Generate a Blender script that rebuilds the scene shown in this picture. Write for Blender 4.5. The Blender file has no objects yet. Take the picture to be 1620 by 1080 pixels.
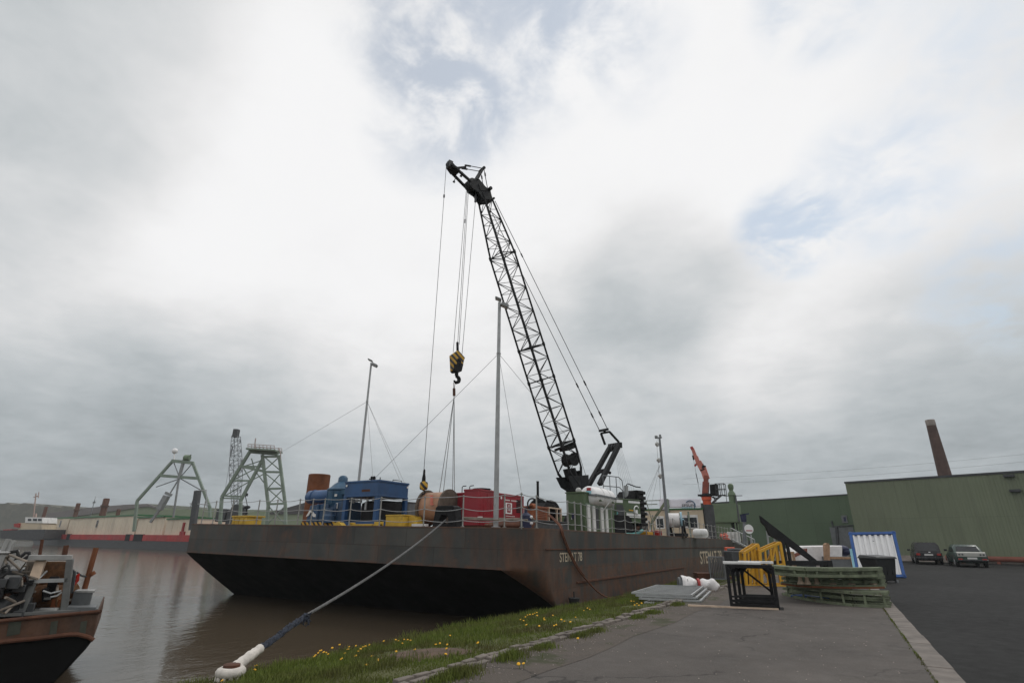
import bpy, bmesh, math, random
from mathutils import Vector, Matrix
random.seed(7)
R = math.radians
SC = bpy.context.scene
COL = SC.collection

# ------------------------------------------------------------------ camera
EYE = Vector((0, 0, 1.6)); FOCAL = 830.0           # focal length in photo pixels (1620 wide)
PITCH, ROLL, HEAD = R(20.5), R(0.4), R(30)         # looks 30 degrees left of the quay line (+Y)
_fh = Vector((-math.sin(HEAD), math.cos(HEAD), 0)); _rh = Vector((math.cos(HEAD), math.sin(HEAD), 0))
FW = _fh * math.cos(PITCH) + Vector((0, 0, 1)) * math.sin(PITCH)
_up = -_fh * math.sin(PITCH) + Vector((0, 0, 1)) * math.cos(PITCH)
RT = _rh * math.cos(ROLL) + _up * math.sin(ROLL)
UP = _up * math.cos(ROLL) - _rh * math.sin(ROLL)
cam = bpy.data.cameras.new('camera'); cam.sensor_width = 36; cam.lens = FOCAL / 1620 * 36
cam.clip_start = .1; cam.clip_end = 8000
camo = bpy.data.objects.new('camera', cam); COL.objects.link(camo)
M3 = Matrix((RT, UP, -FW)).transposed().to_4x4(); M3.translation = EYE
camo.matrix_world = M3
SC.camera = camo

def ray(x, y):
    return (FW * FOCAL + RT * (x - 810) + UP * (540 - y)).normalized()
def P(x, y, u=None, v=None, z=None, D=None, pl=None):
    """the point seen at a photo pixel that lies on a plane: x=u, y=v, height z, distance D ahead, or pl=(point, normal)"""
    d = ray(x, y)
    if u is not None: t = (u - EYE.x) / d.x
    elif v is not None: t = (v - EYE.y) / d.y
    elif z is not None: t = (z - EYE.z) / d.z
    elif D is not None: t = D / d.dot(_fh)
    else: t = (pl[0] - EYE).dot(pl[1]) / d.dot(pl[1])
    return EYE + d * t

# ------------------------------------------------------------------ sky and sun
SUN_AZ_DIR = (_rh * .52 + _fh * .22 + Vector((0, 0, .78))).normalized()
SUN_EL = math.asin(SUN_AZ_DIR.z); SUN_ROT = math.atan2(SUN_AZ_DIR.x, SUN_AZ_DIR.y)
wd = bpy.data.worlds.new('World'); SC.world = wd; wd.use_nodes = True
nt = wd.node_tree; nt.nodes.clear()
def wn(t, **k):
    n = nt.nodes.new(t)
    for a, b in k.items(): setattr(n, a, b)
    return n
def wl(a, b): nt.links.new(a, b)
def wm(op, a, b=None, c=None):
    n = wn('ShaderNodeMath', operation=op)
    for i, q in enumerate((a, b, c)):
        if q is None: continue
        if isinstance(q, (int, float)): n.inputs[i].default_value = q
        else: wl(q, n.inputs[i])
    return n.outputs[0]
def wsmooth(x, lo, hi, a=0., b=1.):
    n = wn('ShaderNodeMapRange', interpolation_type='SMOOTHSTEP')
    wl(x, n.inputs[0])
    for i, q in enumerate((lo, hi, a, b)): n.inputs[i + 1].default_value = q
    return n.outputs[0]
tc = wn('ShaderNodeTexCoord'); DIR = tc.outputs['Generated']
sx = wn('ShaderNodeSeparateXYZ'); wl(DIR, sx.inputs[0])
den = wm('ADD', wm('MAXIMUM', sx.outputs[2], 0.0), .22)
cx = wn('ShaderNodeCombineXYZ'); wl(wm('DIVIDE', sx.outputs[0], den), cx.inputs[0]); wl(wm('DIVIDE', sx.outputs[1], den), cx.inputs[1])
def cloudnoise(scale, detail, rough, off, dist=0.0):
    mp = wn('ShaderNodeMapping'); wl(cx.outputs[0], mp.inputs[0]); mp.inputs['Location'].default_value = off
    n = wn('ShaderNodeTexNoise'); wl(mp.outputs[0], n.inputs['Vector'])
    n.inputs['Scale'].default_value = scale; n.inputs['Detail'].default_value = detail
    n.inputs['Roughness'].default_value = rough; n.inputs['Distortion'].default_value = dist
    return n.outputs[0]
def lobe(x, y, deg, soft=.0):
    d = ray(x, y)
    n = wn('ShaderNodeVectorMath', operation='DOT_PRODUCT'); wl(DIR, n.inputs[0]); n.inputs[1].default_value = d
    return wsmooth(n.outputs['Value'], math.cos(R(deg)), 1.0)
big = cloudnoise(1.15, 5, .5, (3.1, 1.7, 0), .3)
fine = cloudnoise(3.2, 9, .58, (1.3, 8.2, 2), .25)
tiny = cloudnoise(7.5, 7, .6, (5.3, 2.2, 4), .4)
# openings in the cloud where the blue shows
gap = None
for (x, y, deg, k) in ((770, 60, 13, .9), (640, 30, 8, .6), (1243, 368, 5.5, 1.2), (1290, 5, 6, .9), (1385, 290, 8, .6), (1585, 425, 8, .65), (690, 190, 9, .6), (930, 15, 8, .7), (1590, 40, 10, .6), (1000, 90, 7, .3)):
    q = wm('MULTIPLY', lobe(x, y, deg), k)
    gap = q if gap is None else wm('ADD', gap, q)
gapn = wm('MULTIPLY', gap, wsmooth(wm('ADD', wm('MULTIPLY', fine, .42), wm('MULTIPLY', tiny, .58)), .38, .66))
mask = wm('SUBTRACT', 1.0, wm('MULTIPLY', wm('SMOOTH_MIN', gapn, .8, .4), .64))
# brightness of the cloud layer
lum = wsmooth(sx.outputs[2], -.02, .47, .43, .88)
lum = wm('ADD', lum, wm('MULTIPLY', wm('SUBTRACT', big, .5), .20))
lum = wm('ADD', lum, wm('MULTIPLY', wm('SUBTRACT', fine, .5), .24))
lum = wm('ADD', lum, wm('MULTIPLY', wm('SUBTRACT', tiny, .5), .15))
for (x, y, deg, k) in ((1100, 230, 26, .11), (870, 210, 20, .05), (560, 330, 22, .06), (1520, 300, 8, .05), (1230, 615, 7, .05), (1130, 590, 5, .05), (290, 420, 9, .07), (700, 560, 14, .08), (300, 300, 12, .05),
                       (1040, 440, 11, -.20), (900, 480, 9, -.10), (1000, 470, 16, -.10), (1180, 420, 6, -.08), (330, 575, 12, -.10), (0, 40, 22, -.34), (500, 300, 16, .05), (200, 250, 18, .07), (380, 110, 14, .07), (1480, 520, 18, -.05), (40, 720, 22, -.07), (1600, 560, 14, -.06), (1590, 20, 16, -.06)):
    lum = wm('ADD', lum, wm('MULTIPLY', lobe(x, y, deg), k))
lum = wm('SMOOTH_MIN', wm('MAXIMUM', lum, .2), .93, .16)
tint = wn('ShaderNodeMix', data_type='RGBA')
wl(wsmooth(lum, .38, .85), tint.inputs['Factor'])
tint.inputs['A'].default_value = (.90, .985, 1.03, 1); tint.inputs['B'].default_value = (1.0, 1.0, 1.005, 1)
cc = wn('ShaderNodeVectorMath', operation='SCALE'); wl(tint.outputs['Result'], cc.inputs[0]); wl(lum, cc.inputs['Scale'])
sky = wn('ShaderNodeTexSky', sky_type='NISHITA'); sky.sun_disc = False
sky.sun_elevation = SUN_EL; sky.sun_rotation = SUN_ROT; sky.air_density = 1.0; sky.dust_density = .6; sky.ozone_density = .4
skt = wn('ShaderNodeVectorMath', operation='MULTIPLY'); wl(sky.outputs[0], skt.inputs[0]); skt.inputs[1].default_value = (.93, 1.05, 1.0)
b1 = wn('ShaderNodeBackground'); wl(skt.outputs[0], b1.inputs[0]); b1.inputs[1].default_value = .12
b2 = wn('ShaderNodeBackground'); wl(cc.outputs[0], b2.inputs[0]); b2.inputs[1].default_value = 1.0
mx = wn('ShaderNodeMixShader'); wl(mask, mx.inputs[0]); wl(b1.outputs[0], mx.inputs[1]); wl(b2.outputs[0], mx.inputs[2])
ow = wn('ShaderNodeOutputWorld'); wl(mx.outputs[0], ow.inputs[0])
sl = bpy.data.lights.new('sun', 'SUN'); sl.energy = .6; sl.angle = R(14); sl.color = (1, .96, .9)
so = bpy.data.objects.new('sun', sl); COL.objects.link(so)
so.rotation_euler = SUN_AZ_DIR.to_track_quat('Z', 'Y').to_euler(); so.location = (0, 0, 60)
SC.view_settings.view_transform = 'Standard'; SC.view_settings.look = 'None'
SC.view_settings.exposure = 0; SC.view_settings.gamma = 1

# ------------------------------------------------------------------ materials
def material(name, col, rough=.6, metal=0., var=.18, scale=2.5, rust=0., rustcol=(.13, .045, .018), streak=False, bump=0., bscale=None, dirt=0., spec=None):
    m = bpy.data.materials.new(name); m.use_nodes = True; t = m.node_tree; b = t.nodes['Principled BSDF']
    def N(k, **a):
        n = t.nodes.new(k)
        for q, w in a.items(): setattr(n, q, w)
        return n
    L = t.links.new
    co = N('ShaderNodeTexCoord').outputs['Object']
    def noise(sc, det=5, ro=.6, stretch=None):
        n = N('ShaderNodeTexNoise'); n.inputs['Scale'].default_value = sc; n.inputs['Detail'].default_value = det; n.inputs['Roughness'].default_value = ro
        if stretch:
            mp = N('ShaderNodeMapping'); mp.inputs['Scale'].default_value = stretch; L(co, mp.inputs[0]); L(mp.outputs[0], n.inputs['Vector'])
        else: L(co, n.inputs['Vector'])
        return n.outputs[0]
    def mixc(f, a, bb):
        n = N('ShaderNodeMix', data_type='RGBA')
        L(f, n.inputs['Factor'])
        for s, q in (('A', a), ('B', bb)):
            if isinstance(q, tuple): n.inputs[s].default_value = (*q, 1)
            else: L(q, n.inputs[s])
        return n.outputs['Result']
    def ramp(f, lo, hi):
        n = N('ShaderNodeMapRange'); L(f, n.inputs[0]); n.inputs[1].default_value = lo; n.inputs[2].default_value = hi
        return n.outputs[0]
    c = mixc(ramp(noise(scale), .3, .7), tuple(x * (1 - var) for x in col), tuple(min(1, x * (1 + var)) for x in col))
    if dirt:
        d = ramp(noise(scale * .7, 6, .65, (1, 1, .25)), .52, .75)
        k = N('ShaderNodeMath', operation='MULTIPLY'); L(d, k.inputs[0]); k.inputs[1].default_value = dirt
        c = mixc(k.outputs[0], c, (.05, .042, .035))
    rf = None
    if rust:
        f = noise(scale * 1.6, 8, .68, (1, 1, .16) if streak else None)
        rf = ramp(f, .72 - rust * .35, .80 - rust * .25)
        rc = mixc(ramp(noise(scale * 6), .3, .7), tuple(x * .6 for x in rustcol), tuple(x * 1.5 for x in rustcol))
        c = mixc(rf, c, rc)
    L(c, b.inputs['Base Color'])
    r = N('ShaderNodeMapRange'); L(noise(scale * 3), r.inputs[0]); r.inputs[1].default_value = .3; r.inputs[2].default_value = .7
    r.inputs[3].default_value = max(0.02, rough - .12); r.inputs[4].default_value = min(1, rough + .12); L(r.outputs[0], b.inputs['Roughness'])
    b.inputs['Metallic'].default_value = metal
    if spec is not None: b.inputs['Specular IOR Level'].default_value = spec
    if bump:
        bn = N('ShaderNodeBump'); bn.inputs['Strength'].default_value = bump; bn.inputs['Distance'].default_value = .02
        L(noise(bscale or scale * 8, 6), bn.inputs['Height']); L(bn.outputs[0], b.inputs['Normal'])
    return m
M = {}
def mk(k, *a, **q): M[k] = material(k, *a, **q)
mk('black_steel', (.014, .014, .015), .75, var=.35, rust=.12, spec=.22)
mk('crane_black', (.016, .017, .018), .65, var=.3, spec=.25)
mk('rope_grey', (.12, .12, .12), .9, var=.35, scale=12)
mk('wire', (.07, .07, .075), .5, var=.2)
mk('guy_wire', (.25, .26, .26), .5, var=.1)
mk('galv', (.36, .37, .37), .5, .4, var=.15, scale=4)
mk('galv_dark', (.2, .21, .22), .5, .5, var=.2, scale=4)
mk('rail_post', (.30, .30, .28), .6, .2, var=.2, rust=.2, scale=4)
mk('rust', (.16, .055, .02), .85, var=.4, scale=1.5, bump=.4)
mk('rust_brown', (.09, .035, .018), .85, var=.4, scale=2, bump=.4)
mk('blue_paint', (.02, .075, .19), .45, var=.2, scale=1.2, dirt=.4, rust=.04)
mk('blue_dark', (.018, .06, .13), .45, var=.3, scale=2, dirt=.5)
mk('teal_paint', (.02, .08, .15), .45, var=.3, scale=2, dirt=.4)
mk('yellow_paint', (.55, .36, .04), .55, var=.2, scale=2, rust=.34, rustcol=(.16, .06, .02))
mk('yellow_clean', (.62, .33, .02), .5, var=.12, scale=2, dirt=.3)
mk('red_paint', (.27, .012, .022), .42, var=.12, scale=1, dirt=.35)
mk('red_hull', (.36, .02, .018), .6, var=.25, scale=.3, dirt=.3)
mk('white_paint', (.72, .72, .70), .5, var=.08, scale=2, dirt=.35)
mk('white_clean', (.8, .8, .8), .45, var=.05)
mk('white_wrap', (.72, .70, .69), .35, var=.12, scale=4, bump=.5, bscale=9)
mk('banner', (.74, .74, .80), .6, var=.06, scale=2, bump=.2, bscale=3)
mk('grey_paint', (.24, .25, .25), .55, var=.2, dirt=.4, rust=.1)
mk('dark_grey', (.05, .053, .056), .6, var=.3, dirt=.3)
mk('tank_grey', (.13, .14, .145), .5, var=.2, dirt=.4)
mk('green_crane', (.075, .115, .055), .55, var=.18, scale=1.5, dirt=.35, rust=.05)
mk('green_trim', (.025, .13, .04), .5, var=.15)
mk('green_gantry', (.19, .24, .19), .6, var=.2, scale=.8, rust=.06)
mk('green_ship', (.12, .17, .10), .6, var=.15, scale=1, dirt=.3)
mk('green_old', (.15, .175, .11), .8, var=.4, scale=3.5, dirt=.8, rust=.34, rustcol=(.12, .06, .03))
mk('turquoise', (.12, .38, .36), .5, var=.15)
mk('orange_paint', (.62, .09, .03), .5, var=.15, scale=3, dirt=.3)
mk('orange_faded', (.70, .20, .14), .5, var=.2, scale=3, dirt=.2)
mk('orange_rust', (.26, .075, .025), .6, var=.25, scale=2, dirt=.6)
mk('hose_orange', (.13, .048, .024), .7, var=.3, scale=3)
mk('beige', (.56, .47, .34), .7, var=.07, scale=.6, dirt=.35)
mk('glass_dark', (.02, .023, .026), .12, var=.2)
mk('wood', (.36, .22, .13), .75, var=.3, scale=5)
mk('wood_pale', (.52, .40, .30), .75, var=.2, scale=5)
mk('wood_grey', (.20, .17, .14), .85, var=.3, scale=5)
mk('drum_copper', (.36, .19, .11), .5, var=.25, scale=2, dirt=.3)
mk('rubber', (.02, .02, .021), .8, var=.3)
mk('bin_plastic', (.016, .017, .018), .45, var=.2)
mk('concrete', (.30, .26, .23), .9, var=.22, scale=3, dirt=.5, bump=.4)
mk('kerb_stone', (.165, .142, .122), .9, var=.25, scale=2.2, dirt=.6, bump=.5)
mk('brick_chimney', (.085, .05, .04), .9, var=.3, scale=.8)
mk('pipe_red', (.22, .075, .05), .7, var=.25, scale=.7)
mk('car_black', (.018, .018, .02), .25, var=.1)
mk('car_green', (.03, .055, .045), .3, var=.1)
mk('car_sky_sheen', (.36, .36, .33), .35, var=.08)  # green car's boot lid: reflected sky put into its base colour
mk('lamp_red', (.35, .02, .015), .3, var=.1)
mk('plate_white', (.6, .6, .58), .5, var=.05)
mk('light_glass', (.45, .45, .43), .25, var=.1)
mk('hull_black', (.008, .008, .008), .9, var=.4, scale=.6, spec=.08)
mk('blue_lash', (.03, .037, .055), .85, var=.9, scale=22)
mk('sail_white', (.62, .58, .53), .85, var=.2, scale=10, bump=.6, bscale=18)
mk('roof_grey', (.17, .155, .15), .8, var=.12, scale=.1)
mk('roof_dark', (.055, .052, .052), .8, var=.15, scale=.1)
mk('wall_green_pale', (.21, .255, .16), .75, var=.08, scale=.08)
mk('navy', (.015, .02, .06), .6, var=.3)
mk('rail_pale', (.42, .36, .34), .6, var=.15)
mk('mast_pale', (.38, .27, .23), .6, var=.15)
mk('strip_stone', (.165, .145, .128), .9, var=.3, scale=2.2, dirt=.6, bump=.5)
mk('cabin_beige', (.66, .58, .45), .7, var=.08, scale=.3, dirt=.25)
mk('stencil_cream', (.50, .42, .31), .8, var=.2, scale=5, dirt=.5)
mk('rack_steel', (.012, .012, .013), .8, var=.5, scale=4, rust=.15, spec=.25)
mk('arm_red', (.50, .17, .13), .5, var=.2, scale=3, dirt=.3)
mk('arm_dark', (.25, .06, .035), .6, var=.3, scale=3, dirt=.5)
mk('drum_wood', (.10, .078, .06), .85, var=.3, scale=5)
mk('soil', (.10, .065, .045), .95, var=.35, scale=6, bump=.7)
mk('blue_door', (.02, .09, .30), .5, var=.15, dirt=.2)
mk('pale_blue', (.25, .5, .58), .5, var=.1)
mk('reel_blue', (.26, .42, .50), .5, var=.12)

def stripes(name, c1, c2, scale, vec):
    """diagonal hazard stripes over an object's own coordinates"""
    m = bpy.data.materials.new(name); m.use_nodes = True; t = m.node_tree; b = t.nodes['Principled BSDF']
    co = t.nodes.new('ShaderNodeTexCoord'); d = t.nodes.new('ShaderNodeVectorMath'); d.operation = 'DOT_PRODUCT'
    t.links.new(co.outputs['Object'], d.inputs[0]); d.inputs[1].default_value = vec
    s = t.nodes.new('ShaderNodeMath'); s.operation = 'MULTIPLY'; t.links.new(d.outputs['Value'], s.inputs[0]); s.inputs[1].default_value = scale
    f = t.nodes.new('ShaderNodeMath'); f.operation = 'FRACT'; t.links.new(s.outputs[0], f.inputs[0])
    g = t.nodes.new('ShaderNodeMath'); g.operation = 'GREATER_THAN'; t.links.new(f.outputs[0], g.inputs[0]); g.inputs[1].default_value = .5
    x = t.nodes.new('ShaderNodeMix'); x.data_type = 'RGBA'; t.links.new(g.outputs[0], x.inputs['Factor'])
    x.inputs['A'].default_value = (*c1, 1); x.inputs['B'].default_value = (*c2, 1)
    t.links.new(x.outputs['Result'], b.inputs['Base Color']); b.inputs['Roughness'].default_value = .55
    M[name] = m
stripes('hazard', (.55, .31, .02), (.02, .02, .02), 4.6, (.75, .3, .75))

def hull_material():
    """grey-black shell plating: plate seams, rust streaks running down, rust along edges"""
    m = bpy.data.materials.new('barge_shell'); m.use_nodes = True; t = m.node_tree; b = t.nodes['Principled BSDF']; L = t.links.new
    def N(k, **a):
        n = t.nodes.new(k)
        for q, w in a.items(): setattr(n, q, w)
        return n
    co = N('ShaderNodeTexCoord').outputs['Object']
    def noise(sc, st, det=7, ro=.62):
        mp = N('ShaderNodeMapping'); mp.inputs['Scale'].default_value = st; L(co, mp.inputs[0])
        n = N('ShaderNodeTexNoise'); n.inputs['Scale'].default_value = sc; n.inputs['Detail'].default_value = det; n.inputs['Roughness'].default_value = ro
        L(mp.outputs[0], n.inputs['Vector']); return n.outputs[0]
    def rng(f, a, b_, c=0., d=1.):
        n = N('ShaderNodeMapRange'); L(f, n.inputs[0])
        for i, q in enumerate((a, b_, c, d)): n.inputs[i + 1].default_value = q
        return n.outputs[0]
    def mth(op, a, bb):
        n = N('ShaderNodeMath', operation=op)
        for i, q in enumerate((a, bb)):
            if isinstance(q, (int, float)): n.inputs[i].default_value = q
            else: L(q, n.inputs[i])
        return n.outputs[0]
    def mixc(f, a, bb):
        n = N('ShaderNodeMix', data_type='RGBA'); L(f, n.inputs['Factor'])
        for s, q in (('A', a), ('B', bb)):
            if isinstance(q, tuple): n.inputs[s].default_value = (*q, 1)
            else: L(q, n.inputs[s])
        return n.outputs['Result']
    base = mixc(rng(noise(.55, (1, 1, 1)), .3, .7), (.034, .038, .038), (.072, .072, .066))
    # plates of slightly different grey (bricks on x+y and z)
    s = N('ShaderNodeSeparateXYZ'); L(co, s.inputs[0])
    cb = N('ShaderNodeCombineXYZ'); L(mth('ADD', s.outputs[0], s.outputs[1]), cb.inputs[0]); L(s.outputs[2], cb.inputs[1])
    br = N('ShaderNodeTexBrick'); L(cb.outputs[0], br.inputs['Vector']); br.inputs['Scale'].default_value = 1
    br.inputs['Brick Width'].default_value = 2.6; br.inputs['Row Height'].default_value = .62; br.inputs['Mortar Size'].default_value = .012
    br.inputs['Color1'].default_value = (.75, .75, .75, 1); br.inputs['Color2'].default_value = (1.25, 1.2, 1.15, 1); br.inputs['Mortar'].default_value = (.55, .4, .33, 1)
    mu = N('ShaderNodeMix', data_type='RGBA', blend_type='MULTIPLY'); mu.inputs['Factor'].default_value = .8
    L(base, mu.inputs['A']); L(br.outputs['Color'], mu.inputs['B']); base = mu.outputs['Result']
    streak = rng(noise(1.1, (1, 1, .12)), .50, .68, 0, .8)
    patch = rng(noise(.8, (1, 1, .8)), .54, .68, 0, .7)
    spots = rng(noise(7, (1, 1, .6)), .62, .72, 0, .55)
    rustc = mixc(rng(noise(3, (1, 1, .5)), .3, .7), (.070, .034, .021), (.155, .070, .037))
    f = mth('MAXIMUM', mth('MULTIPLY', streak, rng(noise(.35, (1, 1, .3)), .33, .55)), mth('MAXIMUM', mth('MULTIPLY', patch, .75), spots))
    # rust bands: under the gunwale and along the lower edge of the plating
    z = s.outputs[2]
    band = mth('MAXIMUM', rng(z, 1.24, 1.29), mth('MULTIPLY', rng(z, .14, .02), rng(noise(2, (1, 1, 1)), .35, .6)))
    f = mth('MAXIMUM', f, mth('MULTIPLY', band, .9))
    crn = mth('MULTIPLY', mth('MULTIPLY', rng(s.outputs[0], -2.2, -.9), rng(s.outputs[1], 2.6, .9)), rng(noise(1.3, (1, 1, .25)), .36, .60))
    f = mth('MAXIMUM', f, mth('MULTIPLY', crn, .9))
    c = mixc(f, base, rustc)
    low = mth('MULTIPLY', rng(z, -.55, -1.6), .0)
    L(c, b.inputs['Base Color']); b.inputs['Roughness'].default_value = .7
    bp = N('ShaderNodeBump'); bp.inputs['Strength'].default_value = .35; bp.inputs['Distance'].default_value = .03
    L(noise(1.6, (1, 1, 1), 4), bp.inputs['Height']); L(bp.outputs[0], b.inputs['Normal'])
    return m
M['barge_shell'] = hull_material()

def cladding(name, c1, c2, pitch, axis, depth=1.0):
    """ribbed sheet cladding: ribs run up the wall"""
    m = bpy.data.materials.new(name); m.use_nodes = True; t = m.node_tree; b = t.nodes['Principled BSDF']; L = t.links.new
    co = t.nodes.new('ShaderNodeTexCoord').outputs['Object']
    d = t.nodes.new('ShaderNodeVectorMath'); d.operation = 'DOT_PRODUCT'; L(co, d.inputs[0]); d.inputs[1].default_value = axis
    s = t.nodes.new('ShaderNodeMath'); s.operation = 'MULTIPLY'; L(d.outputs['Value'], s.inputs[0]); s.inputs[1].default_value = 1 / pitch
    f = t.nodes.new('ShaderNodeMath'); f.operation = 'PINGPONG'; L(s.outputs[0], f.inputs[0]); f.inputs[1].default_value = .5
    g = t.nodes.new('ShaderNodeMapRange'); g.interpolation_type = 'SMOOTHSTEP'; L(f.outputs[0], g.inputs[0]); g.inputs[1].default_value = .14; g.inputs[2].default_value = .3
    n = t.nodes.new('ShaderNodeTexNoise'); L(co, n.inputs['Vector']); n.inputs['Scale'].default_value = .25; n.inputs['Detail'].default_value = 6
    r = t.nodes.new('ShaderNodeMapRange'); L(n.outputs[0], r.inputs[0]); r.inputs[1].default_value = .35; r.inputs[2].default_value = .65
    x = t.nodes.new('ShaderNodeMix'); x.data_type = 'RGBA'; L(r.outputs[0], x.inputs['Factor']); x.inputs['A'].default_value = (*c1, 1); x.inputs['B'].default_value = (*c2, 1)
    sp = t.nodes.new('ShaderNodeSeparateXYZ'); L(co, sp.inputs[0]); cb = t.nodes.new('ShaderNodeCombineXYZ'); L(d.outputs['Value'], cb.inputs[0]); L(sp.outputs[2], cb.inputs[1])
    br = t.nodes.new('ShaderNodeTexBrick'); L(cb.outputs[0], br.inputs['Vector']); br.inputs['Scale'].default_value = 1; br.inputs['Brick Width'].default_value = pitch * 3; br.inputs['Row Height'].default_value = 3.4; br.inputs['Mortar Size'].default_value = .012; br.offset = 0
    br.inputs['Color1'].default_value = (.93, .93, .93, 1); br.inputs['Color2'].default_value = (1.06, 1.06, 1.06, 1); br.inputs['Mortar'].default_value = (.72, .72, .72, 1)
    mu = t.nodes.new('ShaderNodeMix'); mu.data_type = 'RGBA'; mu.blend_type = 'MULTIPLY'; mu.inputs['Factor'].default_value = 1; L(x.outputs['Result'], mu.inputs['A']); L(br.outputs['Color'], mu.inputs['B'])
    mp = t.nodes.new('ShaderNodeMapping'); mp.inputs['Scale'].default_value = (1, 1, .12); L(co, mp.inputs[0]); n2 = t.nodes.new('ShaderNodeTexNoise'); L(mp.outputs[0], n2.inputs['Vector']); n2.inputs['Scale'].default_value = 1.1; n2.inputs['Detail'].default_value = 7
    r2 = t.nodes.new('ShaderNodeMapRange'); L(n2.outputs[0], r2.inputs[0]); r2.inputs[1].default_value = .56; r2.inputs[2].default_value = .75; r2.inputs[4].default_value = .18
    m2 = t.nodes.new('ShaderNodeMix'); m2.data_type = 'RGBA'; L(r2.outputs[0], m2.inputs['Factor']); L(mu.outputs['Result'], m2.inputs['A']); m2.inputs['B'].default_value = (.06, .058, .042, 1)
    L(m2.outputs['Result'], b.inputs['Base Color']); b.inputs['Roughness'].default_value = .6
    bp = t.nodes.new('ShaderNodeBump'); bp.inputs['Strength'].default_value = depth; bp.inputs['Distance'].default_value = .05
    L(g.outputs[0], bp.inputs['Height']); L(bp.outputs[0], b.inputs['Normal'])
    M[name] = m

# ------------------------------------------------------------------ mesh helpers
class MB:
    def __init__(s): s.v = []; s.f = []; s.mi = []; s.cur = 0
    def add(s, vs, fs):
        o = len(s.v); s.v += [Vector(p) for p in vs]
        for f in fs: s.f.append([i + o for i in f]); s.mi.append(s.cur)
        return s
    def hexa(s, b, t):
        return s.add(list(b) + list(t), [(3, 2, 1, 0), (4, 5, 6, 7), (0, 1, 5, 4), (1, 2, 6, 5), (2, 3, 7, 6), (3, 0, 4, 7)])
    def box(s, x0, x1, y0, y1, z0, z1):
        return s.hexa([(x0, y0, z0), (x1, y0, z0), (x1, y1, z0), (x0, y1, z0)], [(x0, y0, z1), (x1, y0, z1), (x1, y1, z1), (x0, y1, z1)])
    def obox(s, c, ax, ay, az):
        """box about a centre with three half-axis vectors"""
        c, ax, ay, az = map(Vector, (c, ax, ay, az))
        return s.hexa([c - ax - ay - az, c + ax - ay - az, c + ax + ay - az, c - ax + ay - az], [c - ax - ay + az, c + ax - ay + az, c + ax + ay + az, c - ax + ay + az])
    def bar(s, p, q, w, h, up=(0, 0, 1)):
        """rectangular bar from p to q"""
        p, q = Vector(p), Vector(q); d = q - p; l = d.length; d = d / l; up = Vector(up)
        x = d.cross(up)
        if x.length < 1e-4: x = d.cross(Vector((1, 0, 0)))
        x.normalize(); y = x.cross(d).normalized()
        return s.obox((p + q) / 2, x * w / 2, d * l / 2, y * h / 2)
    def cyl(s, p, q, r0, r1=None, n=10, caps=True):
        p, q = Vector(p), Vector(q); r1 = r0 if r1 is None else r1; d = (q - p).normalized()
        a = d.orthogonal().normalized(); b = d.cross(a)
        vs = []
        for c, r in ((p, r0), (q, r1)):
            vs += [c + (a * math.cos(2 * math.pi * i / n) + b * math.sin(2 * math.pi * i / n)) * r for i in range(n)]
        fs = [(i, (i + 1) % n, n + (i + 1) % n, n + i) for i in range(n)]
        if caps: fs += [tuple(range(n))[::-1], tuple(range(n, 2 * n))]
        return s.add(vs, fs)
    def lathe(s, base, axis, prof, n=16):
        """prof: (height along the axis, radius)"""
        base = Vector(base); d = Vector(axis).normalized(); a = d.orthogonal().normalized(); b = d.cross(a); vs = []; fs = []
        for h, r in prof: vs += [base + d * h + (a * math.cos(2 * math.pi * i / n) + b * math.sin(2 * math.pi * i / n)) * max(r, 1e-4) for i in range(n)]
        for k in range(len(prof) - 1): fs += [(k * n + i, k * n + (i + 1) % n, (k + 1) * n + (i + 1) % n, (k + 1) * n + i) for i in range(n)]
        fs += [tuple(range(n))[::-1], tuple(range((len(prof) - 1) * n, len(prof) * n))]
        return s.add(vs, fs)
    def tube(s, pts, r, n=6):
        pts = [Vector(p) for p in pts]; vs = []; fs = []; a = None
        for k, p in enumerate(pts):
            d = (pts[min(k + 1, len(pts) - 1)] - pts[max(k - 1, 0)]).normalized()
            if a is None: a = d.orthogonal().normalized()
            a = (a - d * a.dot(d)).normalized(); b = d.cross(a); rr = r[k] if isinstance(r, (list, tuple)) else r
            vs += [p + (a * math.cos(2 * math.pi * i / n) + b * math.sin(2 * math.pi * i / n)) * rr for i in range(n)]
        for k in range(len(pts) - 1): fs += [(k * n + i, k * n + (i + 1) % n, (k + 1) * n + (i + 1) % n, (k + 1) * n + i) for i in range(n)]
        fs += [tuple(range(n))[::-1], tuple(range((len(pts) - 1) * n, len(pts) * n))]
        return s.add(vs, fs)
    def prism(s, poly, ext):
        """flat outline given thickness"""
        n = len(poly); e = Vector(ext); a = [Vector(p) for p in poly]
        return s.add(a + [p + e for p in a], [tuple(range(n))[::-1], tuple(range(n, 2 * n))] + [(i, (i + 1) % n, n + (i + 1) % n, n + i) for i in range(n)])
    def ball(s, c, r, nu=12, nv=8, sc=(1, 1, 1)):
        prof = []
        vs = []; fs = []; c = Vector(c)
        for j in range(nv + 1):
            t = math.pi * j / nv
            for i in range(nu):
                p = 2 * math.pi * i / nu; q = max(math.sin(t), .001)
                vs.append(c + Vector((q * math.cos(p) * r * sc[0], q * math.sin(p) * r * sc[1], -math.cos(t) * r * sc[2])))
        for j in range(nv): fs += [(j * nu + i, j * nu + (i + 1) % nu, (j + 1) * nu + (i + 1) % nu, (j + 1) * nu + i) for i in range(nu)]
        fs += [tuple(range(nu))[::-1], tuple(range(nv * nu, nv * nu + nu))]
        return s.add(vs, fs)
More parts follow.
